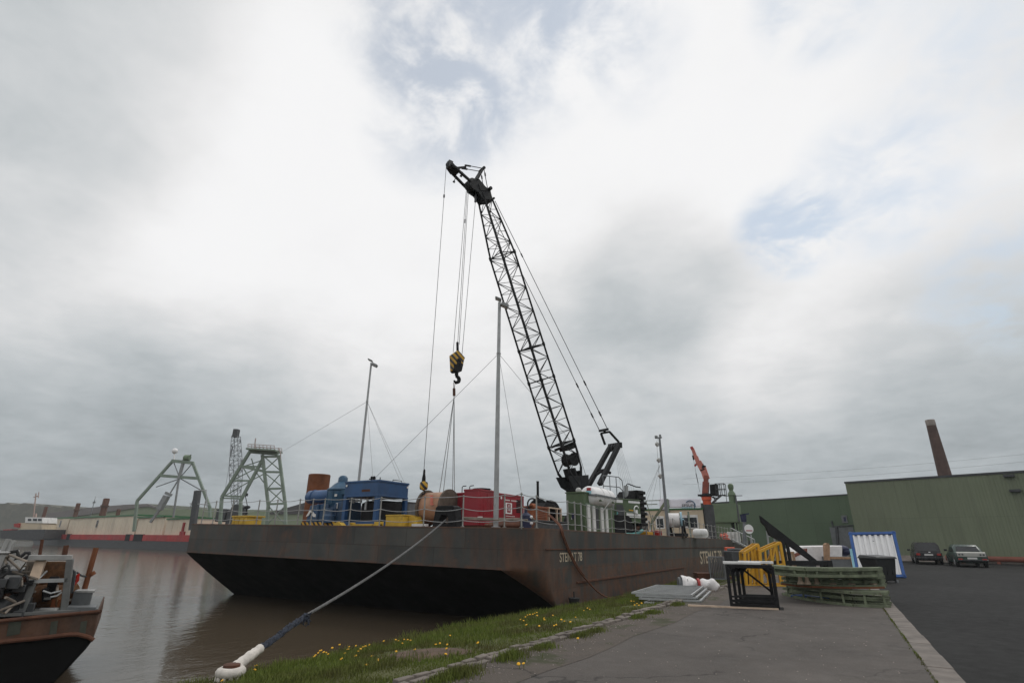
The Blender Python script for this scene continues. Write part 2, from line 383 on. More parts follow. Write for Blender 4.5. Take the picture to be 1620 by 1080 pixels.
    def ring(s, c, axis, R_, r, n=20, m=6, arc=2 * math.pi, start=0, ref=None):
        c = Vector(c); d = Vector(axis).normalized(); a = Vector(ref).normalized() if ref else d.orthogonal().normalized(); b = d.cross(a)
        k = n if arc > 6.28 else n + 1
        pts = [c + (a * math.cos(start + arc * i / n) + b * math.sin(start + arc * i / n)) * R_ for i in range(k)]
        if arc > 6.28: pts.append(pts[0])
        return s.tube(pts, r, m)
    def grid(s, fn, nu, nv):
        o = [fn(i / nu, j / nv) for j in range(nv + 1) for i in range(nu + 1)]
        return s.add(o, [(j * (nu + 1) + i, j * (nu + 1) + i + 1, (j + 1) * (nu + 1) + i + 1, (j + 1) * (nu + 1) + i) for j in range(nv) for i in range(nu)])

def origin_of(o):
    p = Vector((0, 0, 0))
    while o is not None: p = p + o.location; o = o.parent
    return p
def build(name, mb, mat, parent=None, label=None, local=False, bev=0., smooth=True, recalc=True, base=None):
    """links the collected shapes as one mesh object (world coordinates unless local)"""
    me = bpy.data.meshes.new(name)
    if parent is not None: off = Vector((0, 0, 0)) if local else origin_of(parent)
    elif base is not None: off = Vector(base)
    else:
        xs = [p.x for p in mb.v]; ys = [p.y for p in mb.v]; zs = [p.z for p in mb.v]
        off = Vector(((min(xs) + max(xs)) / 2, (min(ys) + max(ys)) / 2, min(zs)))
    me.from_pydata([tuple(p - off) for p in mb.v], [], mb.f)
    mats = mat if isinstance(mat, (list, tuple)) else [mat]
    for q in mats: me.materials.append(M[q] if isinstance(q, str) else q)
    if len(mats) > 1: me.polygons.foreach_set('material_index', mb.mi)
    if recalc:
        bm = bmesh.new(); bm.from_mesh(me); bmesh.ops.recalc_face_normals(bm, faces=bm.faces); bm.to_mesh(me); bm.free()
    if smooth:
        me.polygons.foreach_set('use_smooth', [True] * len(me.polygons)); me.set_sharp_from_angle(angle=R(38))
    o = bpy.data.objects.new(name, me); COL.objects.link(o)
    if parent is not None: o.parent = parent
    else: o.location = off
    if label: o['label'] = label
    if bev:
        md = o.modifiers.new('bevel', 'BEVEL'); md.width = bev; md.segments = 2; md.limit_method = 'ANGLE'; md.angle_limit = R(40)
    return o
def thing(name, label, cat, loc, rz=0., group=None):
    o = bpy.data.objects.new(name, None); COL.objects.link(o); o.location = loc; o.rotation_euler = (0, 0, rz); o.empty_display_size = .3
    return tag(o, label, cat, group)
def tag(o, label, cat, group=None):
    o['label'] = label; o['category'] = cat
    if group: o['group'] = group
    return o
def struct(o, kind='structure'):
    o['kind'] = kind; return o
def clone(o, label=None):
    def rec(a, par):
        c = a.copy(); COL.objects.link(c); c.parent = par
        for ch in a.children: rec(ch, c)
        return c
    r = rec(o, None)
    if label: r['label'] = label
    return r
def letters(mb, text, size, org, ax, ay, depth, squeeze=1.0, gap=0.0):
    """raised lettering as mesh: ax is the reading direction, ay is up"""
    cu = bpy.data.curves.new('letters', 'FONT'); cu.body = text; cu.size = size; cu.extrude = 0; cu.offset = .011 * size; cu.space_character = 1 + gap
    o = bpy.data.objects.new('letters', cu); COL.objects.link(o)
    me = bpy.data.meshes.new_from_object(o.evaluated_get(bpy.context.evaluated_depsgraph_get()))
    org, ax, ay = Vector(org), Vector(ax).normalized(), Vector(ay).normalized(); nn = ax.cross(ay)
    mb.add([org + ax * (p.co.x * squeeze) + ay * p.co.y + nn * depth for p in me.vertices], [tuple(p.vertices) for p in me.polygons])
    COL.objects.unlink(o); bpy.data.objects.remove(o); bpy.data.curves.remove(cu); bpy.data.meshes.remove(me)
def sag(p, q, d, n=10):
    p, q = Vector(p), Vector(q)
    return [p.lerp(q, i / n) - Vector((0, 0, 4 * d * (i / n) * (1 - i / n))) for i in range(n + 1)]
def lerp(a, b, t): return a + (b - a) * t

# ------------------------------------------------------------------ ground, water, quay
def ground_mat(name, c1, c2, rough, scale, bump, patches=None, spec=.3):
    m = bpy.data.materials.new(name); m.use_nodes = True; t = m.node_tree; b = t.nodes['Principled BSDF']; L = t.links.new
    co = t.nodes.new('ShaderNodeTexCoord').outputs['Object']
    def noise(sc, det=6, ro=.6):
        n = t.nodes.new('ShaderNodeTexNoise'); L(co, n.inputs['Vector']); n.inputs['Scale'].default_value = sc; n.inputs['Detail'].default_value = det; n.inputs['Roughness'].default_value = ro; return n.outputs[0]
    def rng(f, a, bb, c=0., d=1.):
        n = t.nodes.new('ShaderNodeMapRange'); L(f, n.inputs[0])
        for i, q in enumerate((a, bb, c, d)): n.inputs[i + 1].default_value = q
        return n.outputs[0]
    def mixc(f, a, bb):
        n = t.nodes.new('ShaderNodeMix'); n.data_type = 'RGBA'; L(f, n.inputs['Factor'])
        for s, q in (('A', a), ('B', bb)):
            if isinstance(q, tuple): n.inputs[s].default_value = (*q, 1)
            else: L(q, n.inputs[s])
        return n.outputs['Result']
    c = mixc(rng(noise(scale), .3, .7), c1, c2)
    g = mixc(rng(noise(55, 3, .7), .35, .65), tuple(x * .75 for x in c1), tuple(x * 1.2 for x in c2))
    n = t.nodes.new('ShaderNodeMix'); n.data_type = 'RGBA'; n.inputs['Factor'].default_value = .45; L(c, n.inputs['A']); L(g, n.inputs['B']); c = n.outputs['Result']
    st = rng(noise(.9, 7, .7), .58, .72, 0, .5); c = mixc(st, c, tuple(x * .55 for x in c1))
    vo = t.nodes.new('ShaderNodeTexVoronoi'); vo.feature = 'DISTANCE_TO_EDGE'; vo.inputs['Scale'].default_value = .33
    wv_ = t.nodes.new('ShaderNodeVectorMath'); wv_.operation = 'ADD'; nz = t.nodes.new('ShaderNodeTexNoise'); L(co, nz.inputs['Vector']); nz.inputs['Scale'].default_value = 1.6; nz.inputs['Detail'].default_value = 5
    L(co, wv_.inputs[0]); L(nz.outputs['Color'], wv_.inputs[1]); L(wv_.outputs[0], vo.inputs['Vector'])
    k_ = t.nodes.new('ShaderNodeMath'); k_.operation = 'MULTIPLY'; L(rng(vo.outputs['Distance'], .0, .012, .75, 0.), k_.inputs[0]); L(rng(noise(.35, 2), .46, .56), k_.inputs[1])
    c = mixc(k_.outputs[0], c, tuple(x * .35 for x in c1))
    c = mixc(rng(noise(.22, 4, .5), .52, .60, 0, .35), c, tuple(x * 1.25 for x in c2)); c = mixc(rng(noise(2.6, 8, .75), .66, .74, 0, .55), c, tuple(x * .45 for x in c1))
    if patches: c = mixc(rng(noise(patches[0], 7, .7), .54, .62, 0, patches[2]), c, patches[1])
    L(c, b.inputs['Base Color']); L(rng(noise(4), .3, .7, rough - .1, min(1, rough + .08)), b.inputs['Roughness']); b.inputs['Specular IOR Level'].default_value = spec
    bp = t.nodes.new('ShaderNodeBump'); bp.inputs['Strength'].default_value = bump; bp.inputs['Distance'].default_value = .012
    L(noise(70, 3), bp.inputs['Height']); L(bp.outputs[0], b.inputs['Normal'])
    M[name] = m
ground_mat('asphalt_old', (.062, .055, .050), (.112, .099, .089), .85, .8, .5)
ground_mat('asphalt_dark', (.015, .015, .0147), (.028, .028, .0273), .85, .5, .5, spec=.15)
ground_mat('asphalt_edge', (.075, .066, .058), (.12, .10, .085), .95, 2.0, .9, (1.1, (.045, .052, .022), .8))
ground_mat('land', (.07, .075, .05), (.11, .10, .08), .95, .05, .5)
ground_mat('bank_turf', (.07, .085, .028), (.11, .11, .045), .95, 1.2, .9, (.55, (.085, .06, .042), .55))

SEA = -1.2
def water_material():
    m = bpy.data.materials.new('harbour_water'); m.use_nodes = True; t = m.node_tree; b = t.nodes['Principled BSDF']; L = t.links.new
    co = t.nodes.new('ShaderNodeTexCoord').outputs['Object']
    b.inputs['Base Color'].default_value = (.085, .066, .045, 1); b.inputs['Roughness'].default_value = .10; b.inputs['IOR'].default_value = 1.33
    h = None
    for sc, st, k, dist in ((.55, (1, .45, 1), .5, .6), (2.3, (1, .5, 1), .3, .3), (7, (1, .6, 1), .16, 0)):
        mp = t.nodes.new('ShaderNodeMapping'); mp.inputs['Scale'].default_value = st; mp.inputs['Rotation'].default_value = (0, 0, R(20)); L(co, mp.inputs[0])
        n = t.nodes.new('ShaderNodeTexNoise'); L(mp.outputs[0], n.inputs['Vector']); n.inputs['Scale'].default_value = sc; n.inputs['Detail'].default_value = 3; n.inputs['Distortion'].default_value = dist
        q = t.nodes.new('ShaderNodeMath'); q.operation = 'MULTIPLY'; L(n.outputs[0], q.inputs[0]); q.inputs[1].default_value = k
        if h is None: h = q.outputs[0]
        else:
            a = t.nodes.new('ShaderNodeMath'); a.operation = 'ADD'; L(h, a.inputs[0]); L(q.outputs[0], a.inputs[1]); h = a.outputs[0]
    bp = t.nodes.new('ShaderNodeBump'); bp.inputs['Strength'].default_value = .32; bp.inputs['Distance'].default_value = .13
    L(h, bp.inputs['Height']); L(bp.outputs[0], b.inputs['Normal'])
    return m
M['harbour_water'] = water_material()
mb = MB(); mb.add([(-3000, -600, SEA), (60, -600, SEA), (60, 3000, SEA), (-3000, 3000, SEA)], [(0, 1, 2, 3)])
struct(build('water', mb, 'harbour_water', base=(0, 0, SEA), recalc=False))

def kerb_u(v): return -4.88 + .056 * v               # inner line of the grass strip
def edge_u(v):                                        # outer lip of the bank, over the water
    t = max(0., min(1., (v - 11) / 11)); t = t * t * (3 - 2 * t)
    return lerp(-8.62, -7.42, t) if v < 60 else -7.42
VS = [-60, -20, -5, 0, 2, 3, 4, 5, 6, 7, 8, 9, 10, 11, 12, 13, 14, 15, 16, 17, 18, 19, 20, 22, 24, 27, 30, 35, 40, 50, 60, 80, 110]
def bank_z(t): return -.02 - .50 * t ** 1.25
mb = MB(); rows = []
for v in VS:
    ki, eu = kerb_u(min(v, 40)) - .1, edge_u(v)
    row = [(lerp(ki, eu, t), v, bank_z(t) + (.03 * math.sin(v * 2.1 + t * 7) if 0 < t < 1 and 0 < v < 40 else 0)) for t in (0, .15, .3, .45, .6, .75, .9, 1)]
    row += [(eu - .10, v, -.62), (eu - .14, v, -1.0), (eu - .2, v, -3)]
    rows.append(row)
n = len(rows[0])
mb.add([p for r in rows for p in r], [(j * n + i, (j + 1) * n + i, (j + 1) * n + i + 1, j * n + i + 1) for j in range(len(rows) - 1) for i in range(n - 1)])
struct(build('grass_bank', mb, 'bank_turf', base=(0, 0, 0)))
# asphalt: weathered apron between kerb and the flush strip, worn edge beside the kerb, dark yard beyond
mb = MB(); rows = [[(kerb_u(min(v, 40)) + .12, v, 0), (kerb_u(min(v, 40)) + .75, v, .003), (kerb_u(min(v, 40)) + 1.05 + .06 * math.sin(v * 1.7), v, .006)] for v in VS]
mb.add([p for r in rows for p in r], [(j * 3 + i, j * 3 + i + 1, (j + 1) * 3 + i + 1, (j + 1) * 3 + i) for j in range(len(rows) - 1) for i in range(2)])
struct(build('pavement_edge', mb, 'asphalt_edge', base=(0, 0, 0)))
mb = MB(); rows = [[(kerb_u(min(v, 40)) + 1.0 + .06 * math.sin(v * 1.7), v, .002), (.8, v, .004)] for v in VS]
mb.add([p for r in rows for p in r], [(j * 2, j * 2 + 1, j * 2 + 3, j * 2 + 2) for j in range(len(rows) - 1)])
struct(build('pavement', mb, 'asphalt_old', base=(0, 0, 0)))
mb = MB(); mb.add([(1.08, -60, .004), (160, -60, .004), (160, 110, .004), (1.08, 110, .004)], [(0, 1, 2, 3)])
struct(build('road', mb, 'asphalt_dark', base=(0, 0, 0)))
mb = MB(); mb.add([(-8, -600, -.03), (3000, -600, -.03), (3000, 3000, -.03), (-8, 3000, -.03)], [(0, 1, 2, 3)])
mb2 = MB(); mb2.add([(-7.42, -600, -.035), (3000, -600, -.035), (3000, 3000, -.035), (-7.42, 3000, -.035)], [(0, 1, 2, 3)])
struct(build('ground', MB().add([(-4.2, -600, -.035), (3000, -600, -.035), (3000, 3000, -.035), (-4.2, 3000, -.035)], [(0, 1, 2, 3)]), 'land', base=(0, 0, 0), recalc=False))
mb = MB()
v = -20.
while v < 100:
    l = 1.0 + random.uniform(-.03, .03); h = .012 + random.uniform(0, .008); d = random.uniform(-.008, .008)
    mb.box(.79 + d, 1.09 + d, v, v + l - .012, -.1, h); v += l
struct(build('kerb_strip', mb, 'strip_stone', base=(0, 0, 0), bev=.012))
mb = MB(); v = -3.
while v < 45:                                         # two courses of rough setts edging the grass
    l = .30 + random.uniform(-.04, .04)
    for k in range(2):
        if random.random() < .05: continue
        u = kerb_u(v) - .12 + k * .13; h = .05 + random.uniform(-.012, .02) - .012 * k; o = random.uniform(-.012, .012)
        w = .115; g = .05 if k == 0 else .03
        dy = .11 if k else 0
        mb.hexa([(u + o, v + dy, -.1), (u + w + o, v + dy, -.1), (u + w + o + .017, v + dy + l - g, -.1), (u + o + .017, v + dy + l - g, -.1)],
                [(u + o + .01, v + dy + .01, h), (u + w + o - .01, v + dy + .01, h + random.uniform(-.01, .01)), (u + w + o + .007, v + dy + l - g - .01, h), (u + o + .027, v + dy + l - g - .01, h + random.uniform(-.01, .01))])
    v += l
struct(build('kerb', mb, 'kerb_stone', base=(0, 0, 0), bev=.01))

# grass: blades over the bank, tufts in the pavement edge
def blades(name, pts, hmin, hmax, wd_, cols):
    mb = MB()
    for (x, y, z, hs) in pts:
        a = random.uniform(0, 6.283); h = random.uniform(hmin, hmax) * hs; w = wd_ * random.uniform(.7, 1.3)
        dx, dy = math.cos(a) * w, math.sin(a) * w; b = random.uniform(0, 6.283); lx, ly = math.cos(b) * h * random.uniform(.1, .6), math.sin(b) * h * random.uniform(.1, .6)
        o = len(mb.v)
        mb.v += [Vector((x - dx, y - dy, z - .01)), Vector((x + dx, y + dy, z - .01)), Vector((x + dx * .7 + lx * .4, y + dy * .7 + ly * .4, z + h * .6)), Vector((x - dx * .7 + lx * .4, y - dy * .7 + ly * .4, z + h * .6)), Vector((x + lx, y + ly, z + h))]
        mb.f += [[o, o + 1, o + 2, o + 3], [o + 3, o + 2, o + 4]]
    return build(name, mb, cols, base=(0, 0, 0), smooth=False, recalc=False)
def grass_mat(name, c1, c2):
    m = bpy.data.materials.new(name); m.use_nodes = True; t = m.node_tree; b = t.nodes['Principled BSDF']; L = t.links.new
    g = t.nodes.new('ShaderNodeNewGeometry'); x = t.nodes.new('ShaderNodeMix'); x.data_type = 'RGBA'; L(g.outputs['Random Per Island'], x.inputs['Factor'])
    x.inputs['A'].default_value = (*c1, 1); x.inputs['B'].default_value = (*c2, 1)
    co = t.nodes.new('ShaderNodeTexCoord'); n = t.nodes.new('ShaderNodeTexNoise'); L(co.outputs['Object'], n.inputs['Vector']); n.inputs['Scale'].default_value = .8; n.inputs['Detail'].default_value = 4
    r = t.nodes.new('ShaderNodeMapRange'); L(n.outputs[0], r.inputs[0]); r.inputs[1].default_value = .42; r.inputs[2].default_value = .66
    y = t.nodes.new('ShaderNodeMix'); y.data_type = 'RGBA'; L(r.outputs[0], y.inputs['Factor']); L(x.outputs['Result'], y.inputs['A']); y.inputs['B'].default_value = (.10, .09, .035, 1)
    L(y.outputs['Result'], b.inputs['Base Color']); b.inputs['Roughness'].default_value = .75; b.inputs['Specular IOR Level'].default_value = .2
    M[name] = m
grass_mat('grass_blade', (.085, .125, .018), (.160, .195, .040))
PATCH = P(668, 1040, z=-.22)                          # worn bare patch with the rusty cover
pts = []
for k in range(95000):
    v = 3.2 + 34 * random.random() ** 2.1; t = random.random()
    ki, eu = kerb_u(v) - .12, edge_u(v); u = lerp(ki, eu - .05, t)
    d = math.hypot((u - PATCH.x) / .95, (v - PATCH.y) / .62)
    if d < 1 and random.random() < 1.0 - .5 * d ** 3: continue
    hs = (.55 if t < .25 else 1.0) * (.7 + .5 * (math.sin(u * 3.1 + v * 1.3) * math.sin(v * 2.2) > 0)) * (1.35 if t > .9 and random.random() < .35 else 1)
    pts.append((u, v, bank_z(t), hs * (1 if v < 16 else 1.1)))
for k in range(5200):                                 # weeds along the kerb
    c = random.choice((5.9, 6.15, 6.3, 7.4, 8.3, 9.6, 10.2, 12.4, 13.3, 15.2, 17)); v = c + random.gauss(0, .16)
    pts.append((kerb_u(v) + .13 + abs(random.gauss(0, .12)), v, 0, 1.15 if c in (6.15, 7.4) else .7))
struct(blades('grass', pts, .045, .13, .0055, 'grass_blade'), 'stuff')

# ------------------------------------------------------------------ the barge
BU, BV = -8.3, 15.75
def dk(u, v): return 1.91 - .0126 * (u - BU) - .0085 * (v - BV)
barge = thing('barge', 'long rusty dark grey work barge with a raked end moored along the grass bank', 'barge', (BU, BV, .61))
barge.rotation_euler = (-.0085, .0126, 0)
BL, BB = 54., 19.
def rake(z): return 0 if z >= 0 else -z / .66 * (1 - .12 * math.exp(z * 3)) 
mb = MB(); zs = [1.30, 1.24, .64, .12, 0., -.05, -.12, -.2, -.3, -.42, -.56, -.72, -.95, -1.2, -1.5, -1.9, -2.6]; NA = 9
for z in zs:
    rr_ = 1.15 if z >= 0 else 1.15 * max(.03, 1 + z / 1.35) ** 1.4; y0 = rake(z); o = .025 if z >= 1.24 else 0.
    for (sd_, a0) in ((0, math.pi), (1, 1.5 * math.pi)):
        r = max(.02, rr_ if sd_ else rr_ * .25); cx_ = -r if sd_ else -BB + r
        for i in range(NA):
            a = a0 + i / (NA - 1) * math.pi / 2
            mb.v.append(Vector((cx_ + math.cos(a) * (r + o), y0 + r + math.sin(a) * (r + o), z)))
    mb.v += [Vector((o, BL, z)), Vector((-BB - o, BL, z))]
nr = 2 * NA + 2
for k in range(len(zs) - 1):
    for i in range(nr):
        j = (i + 1) % nr
        mb.f.append([k * nr + i, k * nr + j, (k + 1) * nr + j, (k + 1) * nr + i])
        front = i < NA
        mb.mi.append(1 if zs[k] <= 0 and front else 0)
mb.f.append(list(range(nr))); mb.mi.append(2); mb.f.append(list(range((len(zs) - 1) * nr, len(zs) * nr))[::-1]); mb.mi.append(1)
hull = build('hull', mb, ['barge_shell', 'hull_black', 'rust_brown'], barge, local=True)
mb = MB()
for (y0, y1) in ((.9, 53),): mb.box(.0, .03, y0, y1, .635, .665)
mb.box(.0, .045, 3.4, 20, -.50, -.44)
build('rubbing_strake', mb, 'rust_brown', barge, local=True)
mb = MB()                                             # stencilled name, once small near the corner and once large further along
tz = lambda v, z: z - .61 + .0085 * (v - BV)
letters(mb, 'STEMAT 78', .42, (.008, 17.72 - BV, tz(17.7, .84)), (0, 1, 0), (0, 0, 1), .004, .97)
build('lettering', mb, 'stencil_cream', barge, 'pale painted name on the side near the corner', local=True, smooth=False, recalc=False)
mb = MB()
letters(mb, 'STEMAT 78', 1.15, (.008, 40.7 - BV, tz(41, .0)), (0, 1, 0), (0, 0, 1), .004, 1.55)
build('lettering', mb, 'stencil_cream', barge, 'larger pale painted name further along the side', local=True, smooth=False, recalc=False)
# stanchions and sagging chains around the deck edge
posts = []
for x in (318, 336, 363, 405, 434, 470, 491, 510, 552, 600, 670, 732, 798):
    p = P(x, 829, v=16.05); posts.append((p.x, 16.05))
side = [P(825, 830, u=-8.62).y, P(849, 833, u=-8.62).y] + [P(x, y, u=-8.62).y for x, y in ((899, 838), (910, 839), (920, 840), (969, 843), (990, 845), (1006, 846), (1023, 847), (1035, 848))]
v = side[-1] + 1.3
while v < 68: side.append(v); v += 1.6
posts += [(-8.62, v) for v in side]
for (u, v) in posts:
    z = dk(u, v); mb = MB(); mb.cyl((u, v, z - .05), (u, v, z + 1.08), .026, n=8)
    for h in (.22, .62, 1.04): mb.ring((u, v, z + h), (0, 0, 1), .034, .012, 8, 4)
    mb.cyl((u, v, z), (u, v, z + .02), .07, n=8)
    o = build('railing_post', mb, 'rail_post', barge)
    Mi = Matrix.Translation(barge.location) @ barge.rotation_euler.to_matrix().to_4x4()
def fix_local(o):
    """bring a child of the slightly listing barge, built in world coordinates, into its frame"""
    mw = Matrix.Translation(barge.location) @ barge.rotation_euler.to_matrix().to_4x4()
    o.data.transform(mw.inverted() @ Matrix.Translation(barge.location))
for h, d in ((.22, .05), (.62, .07), (1.04, .06)):
    mb = MB()
    for (a, b) in zip(posts, posts[1:]):
        if h > 1 and a[1] > 50 and False: continue
        p, q = Vector((*a, dk(*a) + h)), Vector((*b, dk(*b) + h)); l = (p - q).length
        mb.tube(sag(p, q, d * min(1.6, l / 1.8) * (.6 + .8 * random.random()), 8), .013, 5)
    build('railing_rope', mb, 'galv', barge)
mb = MB(); mb.box(-27.2, -8.35, 15.80, 15.90, 0, 0)
for o in barge.children:
    if o.name.startswith('railing'): fix_local(o)
# black fairlead with the hole the mooring rope runs through
a, b = P(690, 832, v=16.3), P(728, 832, v=16.3); zt = P(707, 800, v=16.3).z; z0 = dk(a.x, 16.3) - .02
mb = MB(); w = b.x - a.x
def chock(y):
    return [(a.x, y, z0), (a.x + w * .30, y, z0), (a.x + w * .30, y, z0 + .30), (a.x + w * .38, y, z0 + .42), (a.x + w * .58, y, z0 + .42), (a.x + w * .66, y, z0 + .30), (a.x + w * .66, y, z0), (b.x, y, z0), (b.x - w * .10, y, zt - .05), (b.x - w * .2, y, zt), (a.x + w * .2, y, zt), (a.x + w * .12, y, zt - .05)]
mb.prism(chock(16.05), (0, .42, 0)); mb.box(a.x + w * .3, a.x + w * .66, 16.06, 16.46, z0, z0 + .12)
o = build('fairlead', mb, 'black_steel', barge, bev=.02); fix_local(o)

# ------------------------------------------------------------------ deck cargo along the end of the barge
def px_box(x0, x1, ytop, v, depth, zb=None, mb=None):
    """box whose front face spans photo columns x0..x1 at distance v along the quay"""
    y = ytop + 15
    u0, u1 = P(x0, y, v=v).x, P(x1, y, v=v).x; zt = P((x0 + x1) / 2, ytop, v=v).z
    zb = dk((u0 + u1) / 2, v) if zb is None else zb
    mb = mb or MB(); mb.box(u0, u1, v, v + depth, zb, zt)
    return mb, u0, u1, zb, zt

# rusty spud pile
p0, p1 = P(487, 800, v=22.5), P(512, 800, v=22.5); r = (p1.x - p0.x) / 2 * .93; c = (p0 + p1) / 2; zt = P(499, 751, v=22.5).z
mb = MB(); z = dk(c.x, 22.5)
mb.lathe((c.x, 22.5, z), (0, 0, 1), [(0, r), (zt - z - .03, r), (zt - z, r - .03), (zt - z, r - .06), (zt - z - .3, r - .07)], 28)
o = tag(build('steel_pile', mb, 'rust'), 'thick brown rusted steel pipe standing behind the blue pump unit', 'steel pipe')

# blue pump unit: horizontal drum, dome topped motor casing, housing on a striped skid
g = lambda x, y, v=17.9: P(x, y, v=v)
A = g(484, 830); B = g(546, 830); zd = dk(A.x, 17.9)
pump = thing('pump_unit', 'blue pump unit with a round drum and dome topped casing beside the rusted pipe', 'pump', ((A.x + B.x) / 2, 17.9, zd))
mb = MB(); dl, dr = g(483, 785), g(522, 785); dt, db = g(500, 774.5).z, g(500, 796).z; r = (dt - db) / 2
mb.lathe((dl.x, 18.1, (dt + db) / 2), (1, 0, 0), [(0, r * .55), (.05, r * .85), (.14, r), (dr.x - dl.x - .1, r), (dr.x - dl.x, r * .9)], 24)
mb.ring((dl.x + .45, 18.1, (dt + db) / 2), (1, 0, 0), r + .01, .02, 24); mb.cyl((dl.x - .02, 18.1, (dt + db) / 2), (dl.x + .02, 18.1, (dt + db) / 2), r * .25, n=12)
build('drum', mb, 'blue_paint', pump)
c0 = g(531, 770); base = g(531, 800).z; top = g(531, 750.5).z; r = (g(546, 775).x - g(516, 775).x) / 2; H = top - base
mb = MB(); mb.lathe((c0.x, 18.3, base), (0, 0, 1), [(0, r * .9), (.1, r), (H * .48, r), (H * .50, r * 1.06), (H * .54, r * 1.06), (H * .60, r * .85), (H * .70, r * .62), (H * .78, r * .36), (H * .92, r * .34), (H * .98, r * .22), (H, .02)], 22)
for i in range(9):
    a = i / 9 * 6.283; mb.bar((c0.x + math.cos(a) * r, 18.3 + math.sin(a) * r, base + .1), (c0.x + math.cos(a) * r, 18.3 + math.sin(a) * r, base + H * .46), .04, .06, (math.cos(a), math.sin(a), 0))
mb.box(c0.x + .0, c0.x + r * 1.25, 17.85, 18.1, base + H * .36, base + H * .5)
build('motor_casing', mb, 'teal_paint', pump)
mb = MB(); zt = g(515, 797).z
mb.hexa([(A.x + .12, 17.75, zd + .12), (B.x - .05, 17.75, zd + .12), (B.x - .05, 18.9, zd + .12), (A.x + .12, 18.9, zd + .12)], [(A.x + .30, 17.75, zt - .05), (B.x - .15, 17.75, zt + .1), (B.x - .15, 18.9, zt + .1), (A.x + .3, 18.9, zt - .05)])
for f in (.35, .6, .8): 
    x = lerp(A.x, B.x, f); mb.cyl((x, 17.72, zd + .15), (x, 17.72, zt), .07, n=10)
mb.lathe((lerp(A.x, B.x, .72), 17.6, zd + .12), (0, 0, 1), [(0, .3), (.3, .3), (.36, .24), (.62, .22)], 16)
build('housing', mb, 'blue_dark', pump, bev=.02)
mb = MB(); q = lambda x, y: g(x, y, 17.73)
mb.prism([q(484.5, 817), q(489, 815), q(493.5, 807), q(491, 806)], (0, -.03, 0)); mb.prism([q(492, 809), q(496, 817), q(501, 817.5), q(500, 812.5), q(498.5, 813), q(494.5, 807.5)], (0, -.03, 0))
mb.prism([q(532.5, 795), q(535, 795), q(534, 804), q(531.5, 803.5)], (0, -.03, 0)); mb.box(*sorted((q(530, 783).x, q(533.5, 783).x)), 17.70, 17.72, q(531, 785).z, q(531, 781).z)
build('painted_mark', mb, 'white_paint', pump)
mb = MB(); mb.box(A.x + .12, B.x + .1, 17.5, 18.95, zd, zd + .16)
build('skid', mb, 'hazard', pump)
# blue tank frame on legs
v0 = 17.5; ul, ur = P(545.5, 775, v=v0).x, P(598.5, 775, v=v0).x; vb = P(645.5, 780, u=ur).y; zt, zb = P(599, 758.6, v=v0).z, P(598, 784, v=v0).z; zd = dk(ur, v0)
fr = thing('tank_frame', 'tall blue steel tray on four legs over a black vessel, left of the yellow box', 'steel frame', ((ul + ur) / 2, (v0 + vb) / 2, zd))
mb = MB(); mb.box(ul, ur, v0, vb, zb, zt); mb.box(ul - .03, ur + .03, v0 - .03, vb + .03, zt - .07, zt + .012); mb.box(ul - .02, ur + .02, v0 - .02, vb + .02, zb - .01, zb + .06)
build('tray', mb, 'blue_paint', fr, bev=.01)
for (u, v) in ((ul + .08, v0 + .08), (ur - .08, v0 + .08), (ur - .08, vb - .08), (ul + .08, vb - .08)):
    mb = MB(); mb.box(u - .09, u + .09, v - .09, v + .09, zd, zb); build('leg', mb, 'blue_paint', fr)
mb = MB(); mb.box(ul, ur + .05, v0, v0 + .16, zd + .02, zd + .22); mb.box(ur - .1, ur + .06, v0 + .16, vb, zd + .02, zd + .22); mb.box(ul, ur, vb - .16, vb, zd + .02, zd + .22)
build('bottom_rail', mb, 'blue_paint', fr)
mb = MB()
for (x, y) in ((588, 757), (592, 755.5)): 
    q = P(x, y, v=v0 + .3); mb.cyl((q.x, q.y, zt), (q.x, q.y, zt + .14), .05, n=8); mb.ball((q.x, q.y, zt + .16), .06, 8, 6); mb.cyl((q.x - .14, q.y, zt + .1), (q.x + .1, q.y, zt + .1), .025, n=6)
mb.cyl((ur - .05, v0 + .1, zt), (ur - .05, v0 + .1, zt + .12), .02)
mb.tube([(ur - .3, v0 + 1.2, zt), (ur - .3, v0 + 1.2, zt + .12), (ur - .3, v0 + 1.8, zt + .12), (ur - .3, v0 + 1.8, zt)], .018)
build('valve', mb, 'black_steel', fr)
mb = MB()
for (u, v) in ((ul + .12, v0 - .035),): mb.cyl((u, v, zt - .18), (u, v + .01, zt - .18), .05, n=10)
mb.cyl((ur + .035, vb - .1, zt - .18), (ur + .03, vb - .1, zt - .18), .05, n=10)
build('lifting_eye', mb, 'white_paint', fr)
mb = MB(); mb.box(ul + 1.05, ul + 1.55, v0 - .003, v0 - .001, zb + .2, zb + .3)
build('faded_plate', mb, 'rust_brown', fr)
cu = (ul + ur) / 2 + .0
mb = MB(); zt2 = P(570, 795, v=v0 + .9).z; mb.lathe((cu + .1, v0 + 1.3, zd + .05), (0, 0, 1), [(0, .86), (.05, .9), (zt2 - zd - .1, .9), (zt2 - zd, .7), (zt2 - zd + .04, .2)], 28)
mb.cyl((cu, v0 + 1.0, zt2), (cu, v0 + 1.0, zb), .07)
vs_ = build('vessel', mb, 'black_steel', fr)
mb = MB()
for dx in (-.75, -.3, .1, .45): mb.cyl((cu + dx, v0 + .35, zt2 - .05 + .05 * (dx > 0)), (cu + dx, v0 + .35, zt2 + .16), .05, n=8); mb.ball((cu + dx, v0 + .35, zt2 + .18), .07, 8, 6)
mb.box(cu - 1.15, cu - .45, v0 + .3, v0 + .45, zt2 + .02, zt2 + .08); mb.box(cu + .0, cu + .1, v0 + .3, v0 + .36, zt2 - .35, zt2)
build('fitting', mb, 'galv', vs_)
